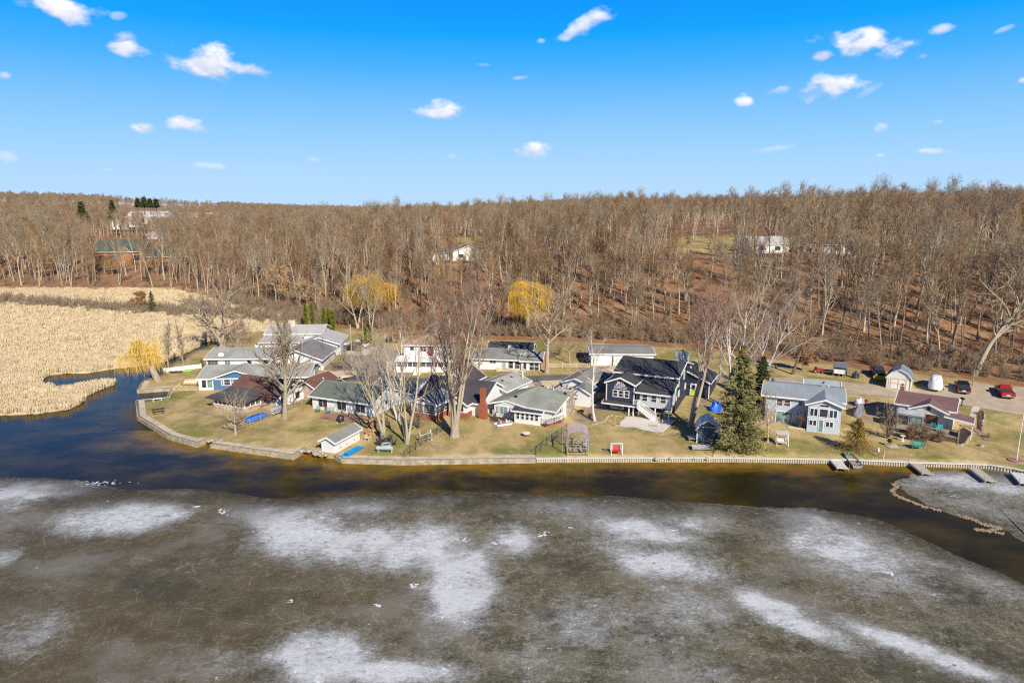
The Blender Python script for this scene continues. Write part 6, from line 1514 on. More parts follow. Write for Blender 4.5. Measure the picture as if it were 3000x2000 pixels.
# ---------------------------------------------------------------- fences
def fence_run(pxs, label, name, post, rail, h=1.1, sp=2.2, rails=(.5, 1.0), picks=None, mesh=None, pw=.12, rw=.09, cat='fence'):
    P_ = [G(*p) for p in pxs]; e = empty(name, (P_[0].x, P_[0].y, P_[0].z)); tag(e, label, cat); o = P_[0]; allp = []
    for i in range(len(P_)-1):
        a, b = P_[i], P_[i+1]; n = max(1, round((b-a).length/sp))
        allp += [a.lerp(b, k/n) for k in range(n + (1 if i == len(P_)-2 else 0))]
    allp = [Vector((p.x, p.y, ght(p.x, p.y))) for p in allp]
    pm = None
    for p in allp:
        if pm is None: pm = MB().bar((0, 0, -.3), (0, 0, h+.08), pw).build('post', post, e)
        else: pm = pm.copy(); COL.objects.link(pm)
        pm.location = p-o
    for a, b in zip(allp[:-1], allp[1:]):
        if picks:
            n = int((b-a).length/picks); q = MB()
            for k in range(n): c = a.lerp(b, (k+.5)/n)-o; q.bar(c+Vector((0, 0, .06)), c+Vector((0, 0, h*(.96 if k % 2 else 1))), .07, .03)
            r_ = q.build('picket_panel', rail, e)
        for z in rails: MB().bar(a-o+Vector((0, 0, z)), b-o+Vector((0, 0, z)), rw, rw*.6).build('rail', rail, e)
        if mesh:
            q = MB(); n = int((b-a).length/.16)
            for k in range(n+1): c = a.lerp(b, k/n)-o; c2 = a.lerp(b, min(1, (k+4)/n))-o; c0 = a.lerp(b, max(0, (k-4)/n))-o; q.bar(c, c2+Vector((0, 0, h)), .012, n=3); q.bar(c, c0+Vector((0, 0, h)), .012, n=3)
            q.build('mesh', mesh, e)
    return e
fence_run([(699, 1259), (795, 1222), (912, 1176)], 'weathered split rail fence running from the small maple to the white cottage', 'split_rail_fence', WOODG, WOODG, 1.0, 2.3, (.35, .68, 1.0))
fence_run([(1184, 1340), (1293, 1264)], 'black chain link fence by the white kayak rack', 'chain_link_fence', BLACKM, BLACKM, 1.05, 1.7, (1.03,), mesh=BLACKM, pw=.06, rw=.04); fence_run([(1569, 1332), (1600, 1305), (1660, 1262)], 'black chain link fence left of the boat lift frame', 'chain_link_fence', BLACKM, BLACKM, 1.05, 1.7, (1.03,), mesh=BLACKM, pw=.06, rw=.04)
fence_run([(2088, 1338), (2106, 1278)], 'short black fence between shed and tall spruce', 'chain_link_fence', BLACKM, BLACKM, 1.05, 1.7, (1.03,), mesh=BLACKM, pw=.06, rw=.04); fence_run([(567, 1207), (640, 1224), (723, 1232)], 'low grey wire fence in front of the screened porch', 'wire_fence', ALU, ALU, .9, 2, (.9,), mesh=ALU, pw=.05, rw=.03)
fence_run([(1608, 1078), (1728, 1078)], 'pale picket fence beside the broad pale tree', 'picket_fence', WOODL, plain('pale_picket', (.58, .50, .34), .7), 1.0, 2.4, (.25, .75), picks=.2); fence_run([(480, 1092), (590, 1079)], 'white vinyl fence behind the two kayaks', 'vinyl_fence', TRIM, TRIM, .95, 2.2, (.1, .9), picks=.085)
fence_run([(1530, 1017), (1600, 1028), (1700, 1036)], 'wire and post farm fence behind the low house', 'farm_fence', WOODG, WOODG, 1.1, 3, (.6, 1.05), pw=.1, rw=.05); fence_run([(1150, 990), (1290, 968)], 'old dark split rail fence behind the two storey house', 'split_rail_fence', WOODD, WOODG, 1.1, 3, (.5, 1.0)); fence_run([(2190, 1290), (2215, 1277)], 'thin wire fence posts right of the tall spruce', 'wire_fence', BLACKM, BLACKM, 1.2, 1.5, (1.1,), pw=.06, rw=.03)
a = Vector((5.0, 96.6, .78)); e = empty('stair_railing', a, radians(38)); tag(e, 'black iron railing with steps at the sunroom door', 'railing'); hh_ = House('tmp', None, None, (0, 0), 0, 0); tmp = hh_.r
House.rail(hh_, [(0, 0, .1), (1.7, 0, .2), (3.6, 0, .3)], .9, BLACKM, .12, .02, .05, 'railing', e); House.rail(hh_, [(0, 0, .1), (0, 1.3, .1)], .9, BLACKM, .12, .02, .05, 'railing', e); MB().box(0, 3.6, .05, 1.2, -.2, .12).build('landing', BRICK, e); bpy.data.objects.remove(tmp)

# ---------------------------------------------------------------- vehicles
def wheel(e, x, y, r=.39, w=.26, dark=DKGREY):
    t = MB(); n = 16
    def ring(rr, yy): return [(x+rr*cos(2*pi*k/n), yy, r+rr*sin(2*pi*k/n)) for k in range(n)]
    vs = ring(r*.62, y-w/2)+ring(r, y-w/2+.03)+ring(r, y+w/2-.03)+ring(r*.62, y+w/2); t.add(vs, [(i*n+k, i*n+(k+1) % n, (i+1)*n+(k+1) % n, (i+1)*n+k) for i in range(3) for k in range(n)])
    wo_ = t.build('wheel', plain('tyre_rubber', (.025, .025, .026), .85), e, True); r_ = MB(); s = 1 if y > 0 else -1
    r_.add(ring(r*.62, y+s*(w/2-.05)), [tuple(range(n))]); r_.add([(x+.12*cos(2*pi*k/8), y+s*(w/2-.03), r+.12*sin(2*pi*k/8)) for k in range(8)], [tuple(range(8))]); r_.build('rim', ALU, wo_); return wo_
def car_paint(name, c):
    t = MT(name, .25, .5); t.p.inputs['Coat Weight'].default_value = .5; t.p.inputs['Coat Roughness'].default_value = .1; return t.color(t.mix(t.rng(t.noise(3, 4), .4, .7, 0, .3), c, tuple(x*.8+.01 for x in c)))
CHR = plain('chrome', (.55, .55, .56), .2, .1, 3, .5, .9); TAIL = plain('tail_lamp', (.45, .01, .01), .3, .1); LAMP = plain('head_lamp', (.6, .6, .58), .15, .1)
def pickup(px, py, rot, paint, label, plow=False, suv=False, cat='pickup truck', bedc=None):
    """x runs from tail to nose"""
    g = G(px, py); e = empty('pickup_truck' if not suv else 'suv', (g.x, g.y, ght(g.x, g.y)+.05), radians(rot)); tag(e, label, cat); W_ = 1.94; Ln = 5.7 if not suv else 4.8
    def sec(x, pts): return [(x, y, z) for y, z in pts]
    h = W_/2
    def loft(secs, mat, name):
        n = len(secs[0]); q = MB(); q.add([p for s in secs for p in s], [(i*n+k, i*n+(k+1) % n, (i+1)*n+(k+1) % n, (i+1)*n+k) for i in range(len(secs)-1) for k in range(n)]+[tuple(range(n)), tuple(reversed(range((len(secs)-1)*n, len(secs)*n)))])
        o = q.build(name, mat, e); b = o.modifiers.new('b', 'BEVEL'); b.width = .05; b.segments = 2; b.limit_method = 'ANGLE'; b.angle_limit = radians(25); return o
    lo = lambda zt, k=1.0: [(-h*k, .45), (h*k, .45), (h*k, zt*.82), (h*k*.95, zt), (-h*k*.95, zt), (-h*k, zt*.82)]
    zb = 1.12
    if suv: loft([sec(0, lo(1.05, .93)), sec(.15, lo(zb)), sec(3.5, lo(zb)), sec(Ln-.2, lo(1.02, .96)), sec(Ln, lo(.85, .88))], paint, 'body')
    else:
        loft([sec(2.1, lo(zb)), sec(3.9, lo(zb+.02)), sec(Ln-.25, lo(1.05, .97)), sec(Ln, lo(.92, .9))], paint, 'body')
        b = MB(); b.box(0, 2.1, -h, -h+.09, .45, zb); b.box(0, 2.1, h-.09, h, .45, zb); b.box(.0, .09, -h+.09, h-.09, .45, zb); b.box(.09, 2.1, -h+.09, h-.09, .6, .66); b.build('bed', paint, e)
        if bedc: MB().box(.05, 2.08, -h+.07, h-.07, zb-.02, zb+.03).build('bed_cover', bedc, e)
    c0, c1 = (.25, 3.35) if suv else (2.1, 3.95); zr = 1.78
    cs = [sec(c0, [(-h*.95, zb-.02), (h*.95, zb-.02), (h*.80, zr-.12), (-h*.80, zr-.12)]), sec(c0+.3, [(-h*.95, zb-.02), (h*.95, zb-.02), (h*.76, zr), (-h*.76, zr)]), sec(c1-.85, [(-h*.95, zb-.02), (h*.95, zb-.02), (h*.76, zr), (-h*.76, zr)]), sec(c1, [(-h*.93, zb-.02), (h*.93, zb-.02), (h*.88, zb+.03), (-h*.88, zb+.03)])]
    loft(cs, paint, 'cab')
    gl = plain('car_glass', (.035, .045, .055), .08, .1, 2, .5); k = MB(); 
    k.add([(c1-.80, -h*.70, zr-.02), (c1-.80, h*.70, zr-.02), (c1-.08, h*.82, zb+.07), (c1-.08, -h*.82, zb+.07)], [(0, 1, 2, 3)]); 
    for v in range(len(k.v)): x, y, z = k.v[v]; k.v[v] = (x+.03, y, z+.03)
    k.build('windshield', gl, e); k = MB(); k.add([(c0-.02, -h*.78, zb+.08), (c0-.02, h*.78, zb+.08), (c0+.06, h*.68, zr-.16), (c0+.06, -h*.68, zr-.16)], [(3, 2, 1, 0)]); k.build('rear_window', gl, e)
    for s in (-1, 1):
        k = MB(); m_ = (c0+c1-.3)/2
        for a, b in ((c0+.2, m_-.05), (m_+.05, c1-.35)): k.add([(a, s*(h*.955), zb+.06), (b, s*(h*.955), zb+.06), (b-(.35 if b > m_+.1 else 0), s*(h*.80), zr-.1), (a, s*(h*.80), zr-.1)], [(0, 1, 2, 3)])
        for v in range(len(k.v)): x, y, z = k.v[v]; k.v[v] = (x, y+s*.012, z)
        k.build('side_window', gl, e)
        MB().box(-.03, .06, s*h*.86-.1, s*h*.86+.1, .72, 1.0).build('tail_light', TAIL, e); MB().box(Ln-.06, Ln+.02, s*h*.72-.14, s*h*.72+.14, .7, .86).build('headlight', LAMP, e); MB().box(c1-.55, c1-.38, s*(h+.02)-.0, s*(h+.02)+s*.2 if s > 0 else s*(h+.02), 1.12, 1.3).build('mirror', DKGREY, e) if s > 0 else MB().box(c1-.55, c1-.38, -h-.22, -h-.02, 1.12, 1.3).build('mirror', DKGREY, e)
        for x in (1.05 if not suv else .95, Ln-1.05): wheel(e, x, s*(h-.12))
    MB().box(-.14, .0, -h*.92, h*.92, .42, .6).build('rear_bumper', CHR, e); MB().box(Ln, Ln+.12, -h*.92, h*.92, .38, .56).build('front_bumper', CHR, e); MB().box(-.02, .0, -.26, .26, .62, .76).build('licence_plate', TRIM, e)
    MB().box(Ln, Ln+.03, -.55, .55, .6, .84).build('grille', BLACKM, e)
    if plow:
        q = MB(); P_ = [(Ln+.75, .1), (Ln+.62, .35), (Ln+.66, .62), (Ln+.82, .8)]
        for (a, b) in zip(P_[:-1], P_[1:]): q.add([(a[0], -1.3, a[1]), (a[0], 1.3, a[1]), (b[0], 1.3, b[1]), (b[0], -1.3, b[1]), (a[0]-.06, -1.3, a[1]), (a[0]-.06, 1.3, a[1]), (b[0]-.06, 1.3, b[1]), (b[0]-.06, -1.3, b[1])], [(0, 1, 2, 3), (7, 6, 5, 4), (0, 4, 5, 1), (2, 6, 7, 3), (0, 3, 7, 4), (1, 5, 6, 2)])
        q.build('plow_blade', plain('yellow_plow', (.75, .55, .01), .4, .15), e); q = MB()
        for y in (-.5, .5): q.bar((Ln, y, .4), (Ln+.62, y*.6, .4), .08)
        q.build('plow_arm', BLACKM, e)
    return e
pickup(2823, 1157, 62, car_paint('black_paint', (.012, .012, .014)), 'black pickup truck seen from behind on the gravel beside the wrapped boat', bedc=DKGREY); pickup(2953, 1171, 66, car_paint('red_paint', (.42, .012, .012)), 'red pickup truck with dark bed cover, rightmost of the parked vehicles', bedc=DKGREY)
pickup(2562, 1090, -108, car_paint('black_paint', (.012, .012, .014)) if False else bpy.data.materials['black_paint'], 'black truck with a yellow snow plow parked left of the barn shed', plow=True); pickup(1078, 1020, 170, car_paint('white_paint', (.72, .72, .72)), 'white pickup truck on the pad behind the black suv', bedc=DKGREY); pickup(1062, 1028, 172, bpy.data.materials['black_paint'], 'black suv parked in front of the white pickup', suv=True, cat='suv')
# red tractor mower and the dark trailer
g = G(2402, 1092); e = empty('garden_tractor', g, radians(-20)); tag(e, 'small red tractor parked by the orange leaves at the wood edge', 'tractor'); RD = car_paint('tractor_red', (.40, .02, .02))
MB().box(-.5, .6, -.3, .3, .45, .85).build('hood', RD, e); MB().box(-1.1, -.4, -.35, .35, .4, .75).build('fender', RD, e); MB().box(-1.0, -.6, -.22, .22, .75, 1.1).build('seat', BLACKM, e); MB().bar((-.3, 0, .85), (-.5, 0, 1.15), .05).build('steering_column', BLACKM, e)
for x, r in ((.4, .24), (-.8, .36)):
    for s in (-1, 1): wheel(e, x, s*.45, r, .2)
MB().box(.6, 2.3, -.5, .5, .35, .45).build('deck', ALU, e)
g = G(2458, 1103); e = empty('utility_trailer', g, radians(-28)); tag(e, 'dark grey box trailer with pale front left of the black tarp heap', 'trailer'); MB().box(-1.1, 1.1, 0, 3.4, .5, 1.75).build('box', DKGREY, e); MB().poly([(-1.2, -.15, 1.78), (1.2, -.15, 1.78), (1.2, 3.5, 1.95), (-1.2, 3.5, 1.95)], .06).build('lid', GTARP, e); MB().box(-.9, .9, -.05, -.01, .55, 1.35).build('front_panel', TRIM, e); MB().box(-1.05, -.97, -.12, -.02, 0, 1.6).build('leg', ALU, e); MB().box(.97, 1.05, -.12, -.02, 0, 1.6).build('leg', ALU, e)
q = MB(); q.bar((0, -.05, .45), (0, -1.0, .35), .1); q.build('hitch', RD, e); wheel(e, 0, 0) if False else None
for s in (-1, 1): MB().add([(s*1.15+w2, 1.7+.33*cos(2*pi*k/12), .33+.33*sin(2*pi*k/12)) for w2 in (-.1, .1) for k in range(12)], [(k, (k+1) % 12, 12+(k+1) % 12, 12+k) for k in range(12)]+[tuple(range(12)), tuple(reversed(range(12, 24)))]).build('wheel', DKGREY, e)
# ---------------------------------------------------------------- lawn furniture and small things
def at(name, px, py, rot, label, cat): g = G(px, py); return tag(empty(name, (g.x, g.y, ght(g.x, g.y)), radians(rot)), label, cat)
def rbox(e, nm, mat, *b): return MB().box(*b).build(nm, mat, e)
def picnic(px, py, rot, m, label, s=1.0):
    e = at('picnic_table', px, py, rot, label, 'table')
    for k in range(5): rbox(e, 'plank', m, -.9*s, .9*s, -.38+k*.155, -.24+k*.155, .72, .76)
    for s2 in (-1, 1):
        for k in range(2): rbox(e, 'bench_plank', m, -.9*s, .9*s, s2*.72-.14+k*.15, s2*.72-.01+k*.15, .42, .46)
    for x in (-.6, .6):
        q = MB(); q.bar((x*s, -.65, 0), (x*s, -.2, .7), .08); q.bar((x*s, .65, 0), (x*s, .2, .7), .08); q.bar((x*s, -.8, .38), (x*s, .8, .38), .08); q.build('leg', m, e)
    return e
picnic(464, 1211, 30, WOODD, 'dark brown picnic table on the left lawn near the seawall'); picnic(1194, 1258, 10, BLACKM, 'black picnic table behind the pale multi stemmed tree')
e = at('bench', 1128, 1325, -2, 'long pale green bench facing the fire pit', 'bench'); PG = plain('pale_green_paint', (.42, .52, .48), .6)
for k in range(3): rbox(e, 'seat_slat', PG, -1.1, 1.1, -.1+k*.14, .02+k*.14, .42, .46)
for k in range(3): rbox(e, 'back_slat', PG, -1.1, 1.1, -.16, -.12, .55+k*.13, .66+k*.13)
for x in (-.9, .9): q = MB(); q.bar((x, -.14, .95), (x, -.1, 0), .07); q.bar((x, .25, 0), (x, .22, .42), .07); q.build('leg', PG, e)
e = at('fire_pit', 1132, 1305, 0, 'round stone fire pit ringed by dark chairs', 'fire pit')
for k in range(16): a = 2*pi*k/16; q = MB().box(-.14, .14, -.1, .1, 0, .28).build('stone', STONEW, e); q.location = (cos(a)*.62, sin(a)*.62, 0); q.rotation_euler[2] = a+pi/2
MB().lathe([(.55, .05), (.5, .12), (0, .1)], 14).build('ash', MUL, e)
def chair(px, py, rot, m, label, name='garden_chair'):
    e = at(name, px, py, rot, label, 'chair')
    for k in range(4): rbox(e, 'seat_slat', m, -.26+k*.135, -.14+k*.135, -.25, .25, .38, .41)
    for k in range(4): q = MB(); q.bar((-.2+k*.135, .25, .38), (-.22+k*.15, .42, .98), .10, .03); q.build('back_slat', m, e)
    for s in (-1, 1): q = MB(); q.bar((s*.3, -.28, 0), (s*.3, -.26, .6), .06); q.bar((s*.3, .3, 0), (s*.3, .25, .6), .06); q.build('leg', m, e); rbox(e, 'armrest', m, s*.32-.06, s*.32+.06, -.32, .3, .6, .63)
    return e
chair(1112, 1305, 80, DKGREY, 'dark metal chair left of the fire pit'); chair(1122, 1296, 20, DKGREY, 'dark metal chair behind the fire pit on its left'); chair(1141, 1294, -20, DKGREY, 'dark metal chair behind the fire pit on its right'); chair(1154, 1305, -80, DKGREY, 'dark metal chair right of the fire pit')
chair(1078, 1290, 160, plain('cream_plastic', (.66, .58, .42), .5), 'cream wooden garden chair at the back corner of the boathouse'); TUR = plain('turquoise_plastic', (.05, .50, .52), .4); 
for (lx, ly, m, lb) in ((5.9, -3.4, TUR, 'bright turquoise garden chair on the cottage deck'), (5.0, -3.0, plain('teal_plastic', (.02, .22, .20), .4), 'dark teal garden chair on the cottage deck')):
    c_ = chair(2759, 1249, -36, m, lb); r = radians(-36); c_.location = (57.8+lx*cos(r)-ly*sin(r), 98.6+lx*sin(r)+ly*cos(r), 1.5)
GRN = plain('green_metal_chair', (.10, .25, .18), .5)
for px, py, lb in ((932, 1208, 'green metal chair left on the pink patio'), (963, 1212, 'low green metal chair by the red hydrant ornament'), (1015, 1208, 'green metal chair in front of the middle big window')): chair(px, py, 10, GRN, lb)
e = at('ornament_hydrant', 955, 1202, 0, 'small red hydrant ornament against the white cottage wall', 'ornament'); MB().lathe([(.14, 0), (.14, .08), (.1, .1), (.1, .5), (.13, .52), (.1, .62), (.02, .68)], 10).build('body', plain('red_ornament', (.45, .04, .03), .5), e); MB().bar((-.2, 0, .38), (.2, 0, .38), .09, n=8).build('nozzle', REDB, e)
e = at('grill', 998, 1235, 0, 'black covered grill at the edge of the pink patio', 'grill'); MB().lathe([(.55, 0), (.58, .3), (.5, .85), (.35, 1.02), (.05, 1.08)], 14).build('cover', BKTARP, e, True); MB().box(-.6, .6, -.5, .5, -.02, .05).build('base_slab', CONC, e)
e = at('grill', 2605, 1306, 0, 'black kettle style grill on a small concrete pad', 'grill'); MB().lathe([(.05, .5), (.3, .62), (.32, .85), (.22, 1.0), (.03, 1.06)], 12).build('bowl', BLACKM, e, True)
for a in range(3): MB().bar((.28*cos(a*2.1), .28*sin(a*2.1), 0), (.12*cos(a*2.1), .12*sin(a*2.1), .6), .04).build('leg', BLACKM, e)
# kayak rack: white and pale green timber
e = at('kayak_rack', 1246, 1292, 20, 'white and pale green timber kayak rack beside the chain link fence', 'rack')
for x in (-.8, .8):
    q = MB(); q.bar((x, 0, 0), (x, 0, 1.6), .1); q.build('post', TRIM if x > 0 else PG, e)
    for z in (.35, .8, 1.25): MB().bar((x, -.75, z), (x, .75, z+.05), .08).build('arm', PG if z == .8 else TRIM, e)
for z, s in ((.2, 1), (.9, -1)): MB().bar((-.8, s*.06, z), (.8, s*.06, z+.3), .07).build('brace', PG, e)
MB().bar((-1.1, .3, .5), (1.1, .45, .6), .12, n=8).build('paddle', plain('orange_plastic', (.6, .12, .04), .5), e)
# round white table, pontoon boat frame
e = at('round_table', 1542, 1277, 0, 'round white topped low table on the lawn', 'table'); MB().lathe([(.55, .42), (.58, .45), (.58, .5), (0, .52)], 20).build('tabletop', TRIM, e); MB().lathe([(.4, 0), (.45, .2), (.42, .42)], 14).build('base', BRICK, e)
e = at('pedal_boat', 1474, 1245, 25, 'white pontoon pedal boat parked before the porch deck', 'boat')
for s in (-1, 1): MB().tube([(-1.3, s*.5, .2), (-1.0, s*.5, .2), (1.0, s*.5, .2), (1.4, s*.5, .34)], [.1, .2, .2, .05], 10).build('pontoon', plain('white_gelcoat', (.62, .62, .62), .3, .15, 1, .5), e, True)
rbox(e, 'deck', ALU, -.8, .8, -.6, .6, .42, .48); rbox(e, 'seat', plain('red_cushion', (.5, .08, .1), .6), -.5, .0, -.4, .4, .48, .62); rbox(e, 'backrest', TRIM, -.6, -.5, -.45, .45, .5, .9); rbox(e, 'console', TRIM, .4, .6, -.2, .2, .48, .8)
# boat lift frame with canopy ribs
g = Vector(onplane(1693, 1334, .66)); e = empty('boat_lift', (g.x, g.y, .62), radians(-2)); tag(e, 'tall aluminium boat lift frame with curved canopy ribs on the shore', 'boat lift')
for x in (-1.32, 1.32):
    for y in (0, 3.1): MB().bar((x, y, -.1), (x, y, 2.75), .11).build('post', ALU, e)
    MB().bar((x, 0, 2.75), (x, 3.1, 2.75), .09).build('side_beam', ALU, e); MB().bar((x, 0, .35), (x, 3.1, .35), .1).build('side_beam', ALU, e)
for y in (0, 3.1):
    for z in (.35, 1.05): MB().bar((-1.32, y, z), (1.32, y, z), .1).build('cross_beam', ALU, e)
for x in (-.7, .7): MB().bar((x, 0, .6), (x, 3.1, .75), .14, .1).build('bunk', WOODD, e)
for k in range(11):
    y = -.2+k*.34; MB().tube([(-1.4, y, 2.7), (-1.3, y, 3.05), (-.75, y, 3.35), (0, y, 3.45), (.75, y, 3.35), (1.3, y, 3.05), (1.4, y, 2.7)], .035, 5).build('canopy_rib', plain('lilac_metal', (.50, .42, .50), .5, .15, 2, .5, .3), e)
def swing(px, py, rot, label, fm_, sm, W_=1.5, H_=1.5, canopy=None):
    e = at('garden_swing', px, py, rot, label, 'swing')
    for x in (-W_/2, W_/2): q = MB(); q.bar((x, -.55, 0), (x, -.05, H_), .06); q.bar((x, .55, 0), (x, .05, H_), .06); q.build('leg', fm_, e)
    MB().bar((-W_/2-.05, 0, H_), (W_/2+.05, 0, H_), .08).build('top_beam', fm_, e); rbox(e, 'seat', sm, -W_*.36, W_*.36, -.25, .25, .42, .52); q = MB(); q.add([(-W_*.36, .25, .5), (W_*.36, .25, .5), (W_*.36, .42, 1.0), (-W_*.36, .42, 1.0), (-W_*.36, .33, .5), (W_*.36, .33, .5), (W_*.36, .5, 1.0), (-W_*.36, .5, 1.0)], [(0, 1, 2, 3), (7, 6, 5, 4), (0, 4, 5, 1), (2, 6, 7, 3), (0, 3, 7, 4), (1, 5, 6, 2)]); q.build('backrest', sm, e)
    q = MB()
    for x in (-W_*.36, W_*.36): q.bar((x, 0, .5), (x, 0, H_), .03)
    q.build('hanger', fm_, e)
    if canopy: MB().poly([(-W_/2-.1, -.6, H_+.05), (W_/2+.1, -.6, H_+.05), (W_/2+.1, .6, H_+.2), (-W_/2-.1, .6, H_+.2)], .04).build('canopy', canopy, e)
swing(1806, 1330, 0, 'white framed swing with a bright red seat near the seawall', TRIM, plain('red_seat', (.55, .02, .03), .5)); swing(2290, 1304, -8, 'white metal swing with pale cushions in front of the light blue house', TRIM, plain('pale_cushion', (.55, .50, .46), .8), 1.5, 1.7, plain('torn_canopy', (.5, .5, .48), .8)); swing(2690, 1316, -5, 'green swing with a green seat in front of the red brown hedge', plain('dark_green_metal', (.05, .10, .07), .5), plain('green_cloth', (.03, .22, .15), .6), 1.9, 1.4)
# poles
def pole(name, px, py, ptop, r, label, mat, cat='pole', cross=False, r2=None, H=None):
    g, hh = tree_h(px, py, ptop); hh = H or hh; e = tag(empty(name, (g.x, g.y, ght(g.x, g.y))), label, cat); MB().tube([(0, 0, -.3), (0, 0, hh)], [r, r2 or r*.7], 10).build('shaft', mat, e)
    if cross: MB().bar((-.9, 0, hh-.5), (.9, 0, hh-.5), .1).build('crossarm', WOODG, e); MB().lathe([(.16, 0), (.18, .5), (.14, .55)], 10, (.3, -.2, hh-1.6)).build('transformer', ALU, e)
    return e, hh
e, hh = pole('flagpole', 2978, 1350, 1210, .06, 'tall white flagpole on a round stone base near the right edge', TRIM, 'flagpole', H=7.5); MB().lathe([(.09, 0), (.1, .08), (0, .16)], 8, (0, 0, 7.5)).build('finial', ALU, e); MB().lathe([(1.0, 0), (.95, .12), (0, .14)], 16).build('base', PINK, e)
U1, u1 = pole('utility_pole', 1032, 1080, 950, .13, 'leaning looking wooden utility pole by the gravel yard', plain('pole_wood', (.46, .37, .26), .85, .25), cross=False); U2, u2 = pole('utility_pole', 2107, 1118, 978, .14, 'grey utility pole with transformer behind the navy garage', plain('grey_pole_wood', (.40, .36, .31), .85, .25), cross=True); U3, u3 = pole('utility_pole', 1064, 990, 930, .1, 'thin pole beside the two arborvitae behind the pickup', plain('pole_wood', (.46, .37, .26)))
U4, u4 = pole('lattice_mast', 2254, 1128, 1060, .06, 'pale metal mast with a small wind vane top beside the light blue house', ALU, 'mast'); 
for k in range(6): MB().bar((0, 0, u4-.2), (.7*cos(k), .7*sin(k), u4+.05*k), .04).build('vane', TRIM, U4)
pole('mast', 1647, 1329, 1228, .035, 'thin grey pole standing left of the boat lift frame', ALU, 'pole'); pole('volleyball_post', 1801, 1248, 1219, .05, 'short yellow post at the left corner of the white patio', WOODL, 'post'); pole('volleyball_post', 1939, 1270, 1229, .05, 'taller yellow post at the front corner of the white patio', WOODL, 'post')
e, hh = pole('antenna_mast', 949, 1062, 985, .04, 'thin lattice antenna mast at the corner of the white garage', DKGREY, 'antenna')
for k in range(5): MB().bar((-.5+k*.05, 0, hh-.3-k*.2), (.5-k*.05, 0, hh-.3-k*.2), .03).build('element', DKGREY, e)
e = at('upright_rack', 2229, 1207, 0, 'tall orange yellow post with pale metal struts right of the spruce', 'rack'); _, hh = tree_h(2229, 1207, 1110); MB().bar((0, 0, 0), (.25, 0, hh), .14).build('post', plain('orange_yellow_paint', (.72, .33, .03), .5), e)
for k in range(9): z = .3+k*hh/10; MB().bar((.02*k, 0, z), (-2.2, .4, z+(.3 if k % 2 else -.25)), .05).build('strut', ALU, e)
MB().bar((-2.2, .4, 0), (-2.0, .4, hh), .06).build('post', ALU, e)
def cable(a, b, sag, label, r=.012):
    q = MB(); a = Vector(a); b = Vector(b); n = 16; q.tube([a.lerp(b, k/n)-Vector((0, 0, sag*4*(k/n)*(1-k/n))) for k in range(n+1)], r, 4, False); o = q.build('power_cable', plain('pale_cable', (.30, .30, .29), .8), None); tag(o, label, 'cable')
tp = U2.location+Vector((0, 0, u2-.5)); cr_ = []
for i, (px, py, pt) in enumerate(((2240, 1085, 1040), (2540, 1100, 1073), (2860, 1135, 1100), (3120, 1150, 1112))):
    g, hh = tree_h(px, py, pt); cr_.append(Vector((g.x, g.y+1, g.z+hh)))
for i, (px, py, pt) in enumerate(((2675, 1118, 1085), (2853, 1120, 1098))): pass
cable(tp+Vector((.6, 0, 0)), cr_[0]+Vector((2, 6, 1)), .4, 'short power cable span right of the utility pole'); cable(cr_[0]+Vector((2, 6, 1)), cr_[2]+Vector((0, 0, .6)), .8, 'long power cable span passing above the row of parked vehicles'); cable(cr_[2]+Vector((0, 0, .6)), cr_[3]+Vector((4, 0, .6)), .4, 'power cable span passing above the red pickup')
for (g_, lb) in ((cr_[0]+Vector((2, 6, 1)), 'short wooden power pole at the wood edge near the red tractor'), (cr_[2]+Vector((0, 0, .6)), 'short wooden power pole at the wood edge behind the black pickup')):
    z = gh(g_.x, g_.y); e = tag(empty('utility_pole', (g_.x, g_.y, z)), lb, 'pole'); MB().tube([(0, 0, -.3), (0, 0, g_.z-z+.2)], [.1, .07], 8).build('shaft', WOODG, e)
cable(tp-Vector((.6, 0, 0)), (19, 131.5, 6.2), .5, 'power cable from the utility pole over the long garage'); 
# small objects
e = at('recycling_bin', 1000, 1024, 0, 'bright blue recycling bin at the corner of the off-white roofed house', 'bin'); q = MB(); q.add([(-.4, -.4, 0), (.4, -.4, 0), (.4, .4, 0), (-.4, .4, 0), (-.52, -.52, 1.3), (.52, -.52, 1.3), (.52, .52, 1.3), (-.52, .52, 1.3)], [(0, 1, 5, 4), (1, 2, 6, 5), (2, 3, 7, 6), (3, 0, 4, 7), (4, 5, 6, 7)]); q.build('bin_body', plain('bin_blue', (.0, .30, .62), .4), e); rbox(e, 'lid', plain('bin_blue', (0, 0, 0)), -.56, .56, -.56, .6, 1.3, 1.38)
e = at('planter', 944, 1083, 0, 'white tub planter beside the cream driveway', 'planter'); MB().lathe([(.3, 0), (.42, .75), (.46, .8), (.38, .78)], 12).build('tub', TRIM, e)
e = at('satellite_dish', 634, 1045, 0, 'grey satellite dish mounted on the white ranch roof', 'dish'); e.location = (-58.3, 133.6, gh(-58, 133)+2.55); MB().lathe([(.02, 0), (.3, .05), (.5, .18), (.52, .2)], 14).build('dish', ALU, e).rotation_euler = (radians(65), 0, .3); MB().bar((0, 0, -.3), (0, .05, .1), .06).build('mount', BLACKM, e)
e = at('bird_bath', 2644, 1291, 0, 'white bird bath in front of the hedge', 'bird bath'); MB().lathe([(.25, 0), (.1, .1), (.08, .6), (.35, .72), (.36, .76), (.05, .72)], 12).build('basin', TRIM, e)
e = at('lawn_ornament', 2573, 1323, 0, 'tiny white figure ornament near the juniper', 'ornament'); MB().lathe([(.14, 0), (.15, .25), (.08, .4), (.1, .5), (.02, .6)], 10).build('figure', TRIM, e, True)
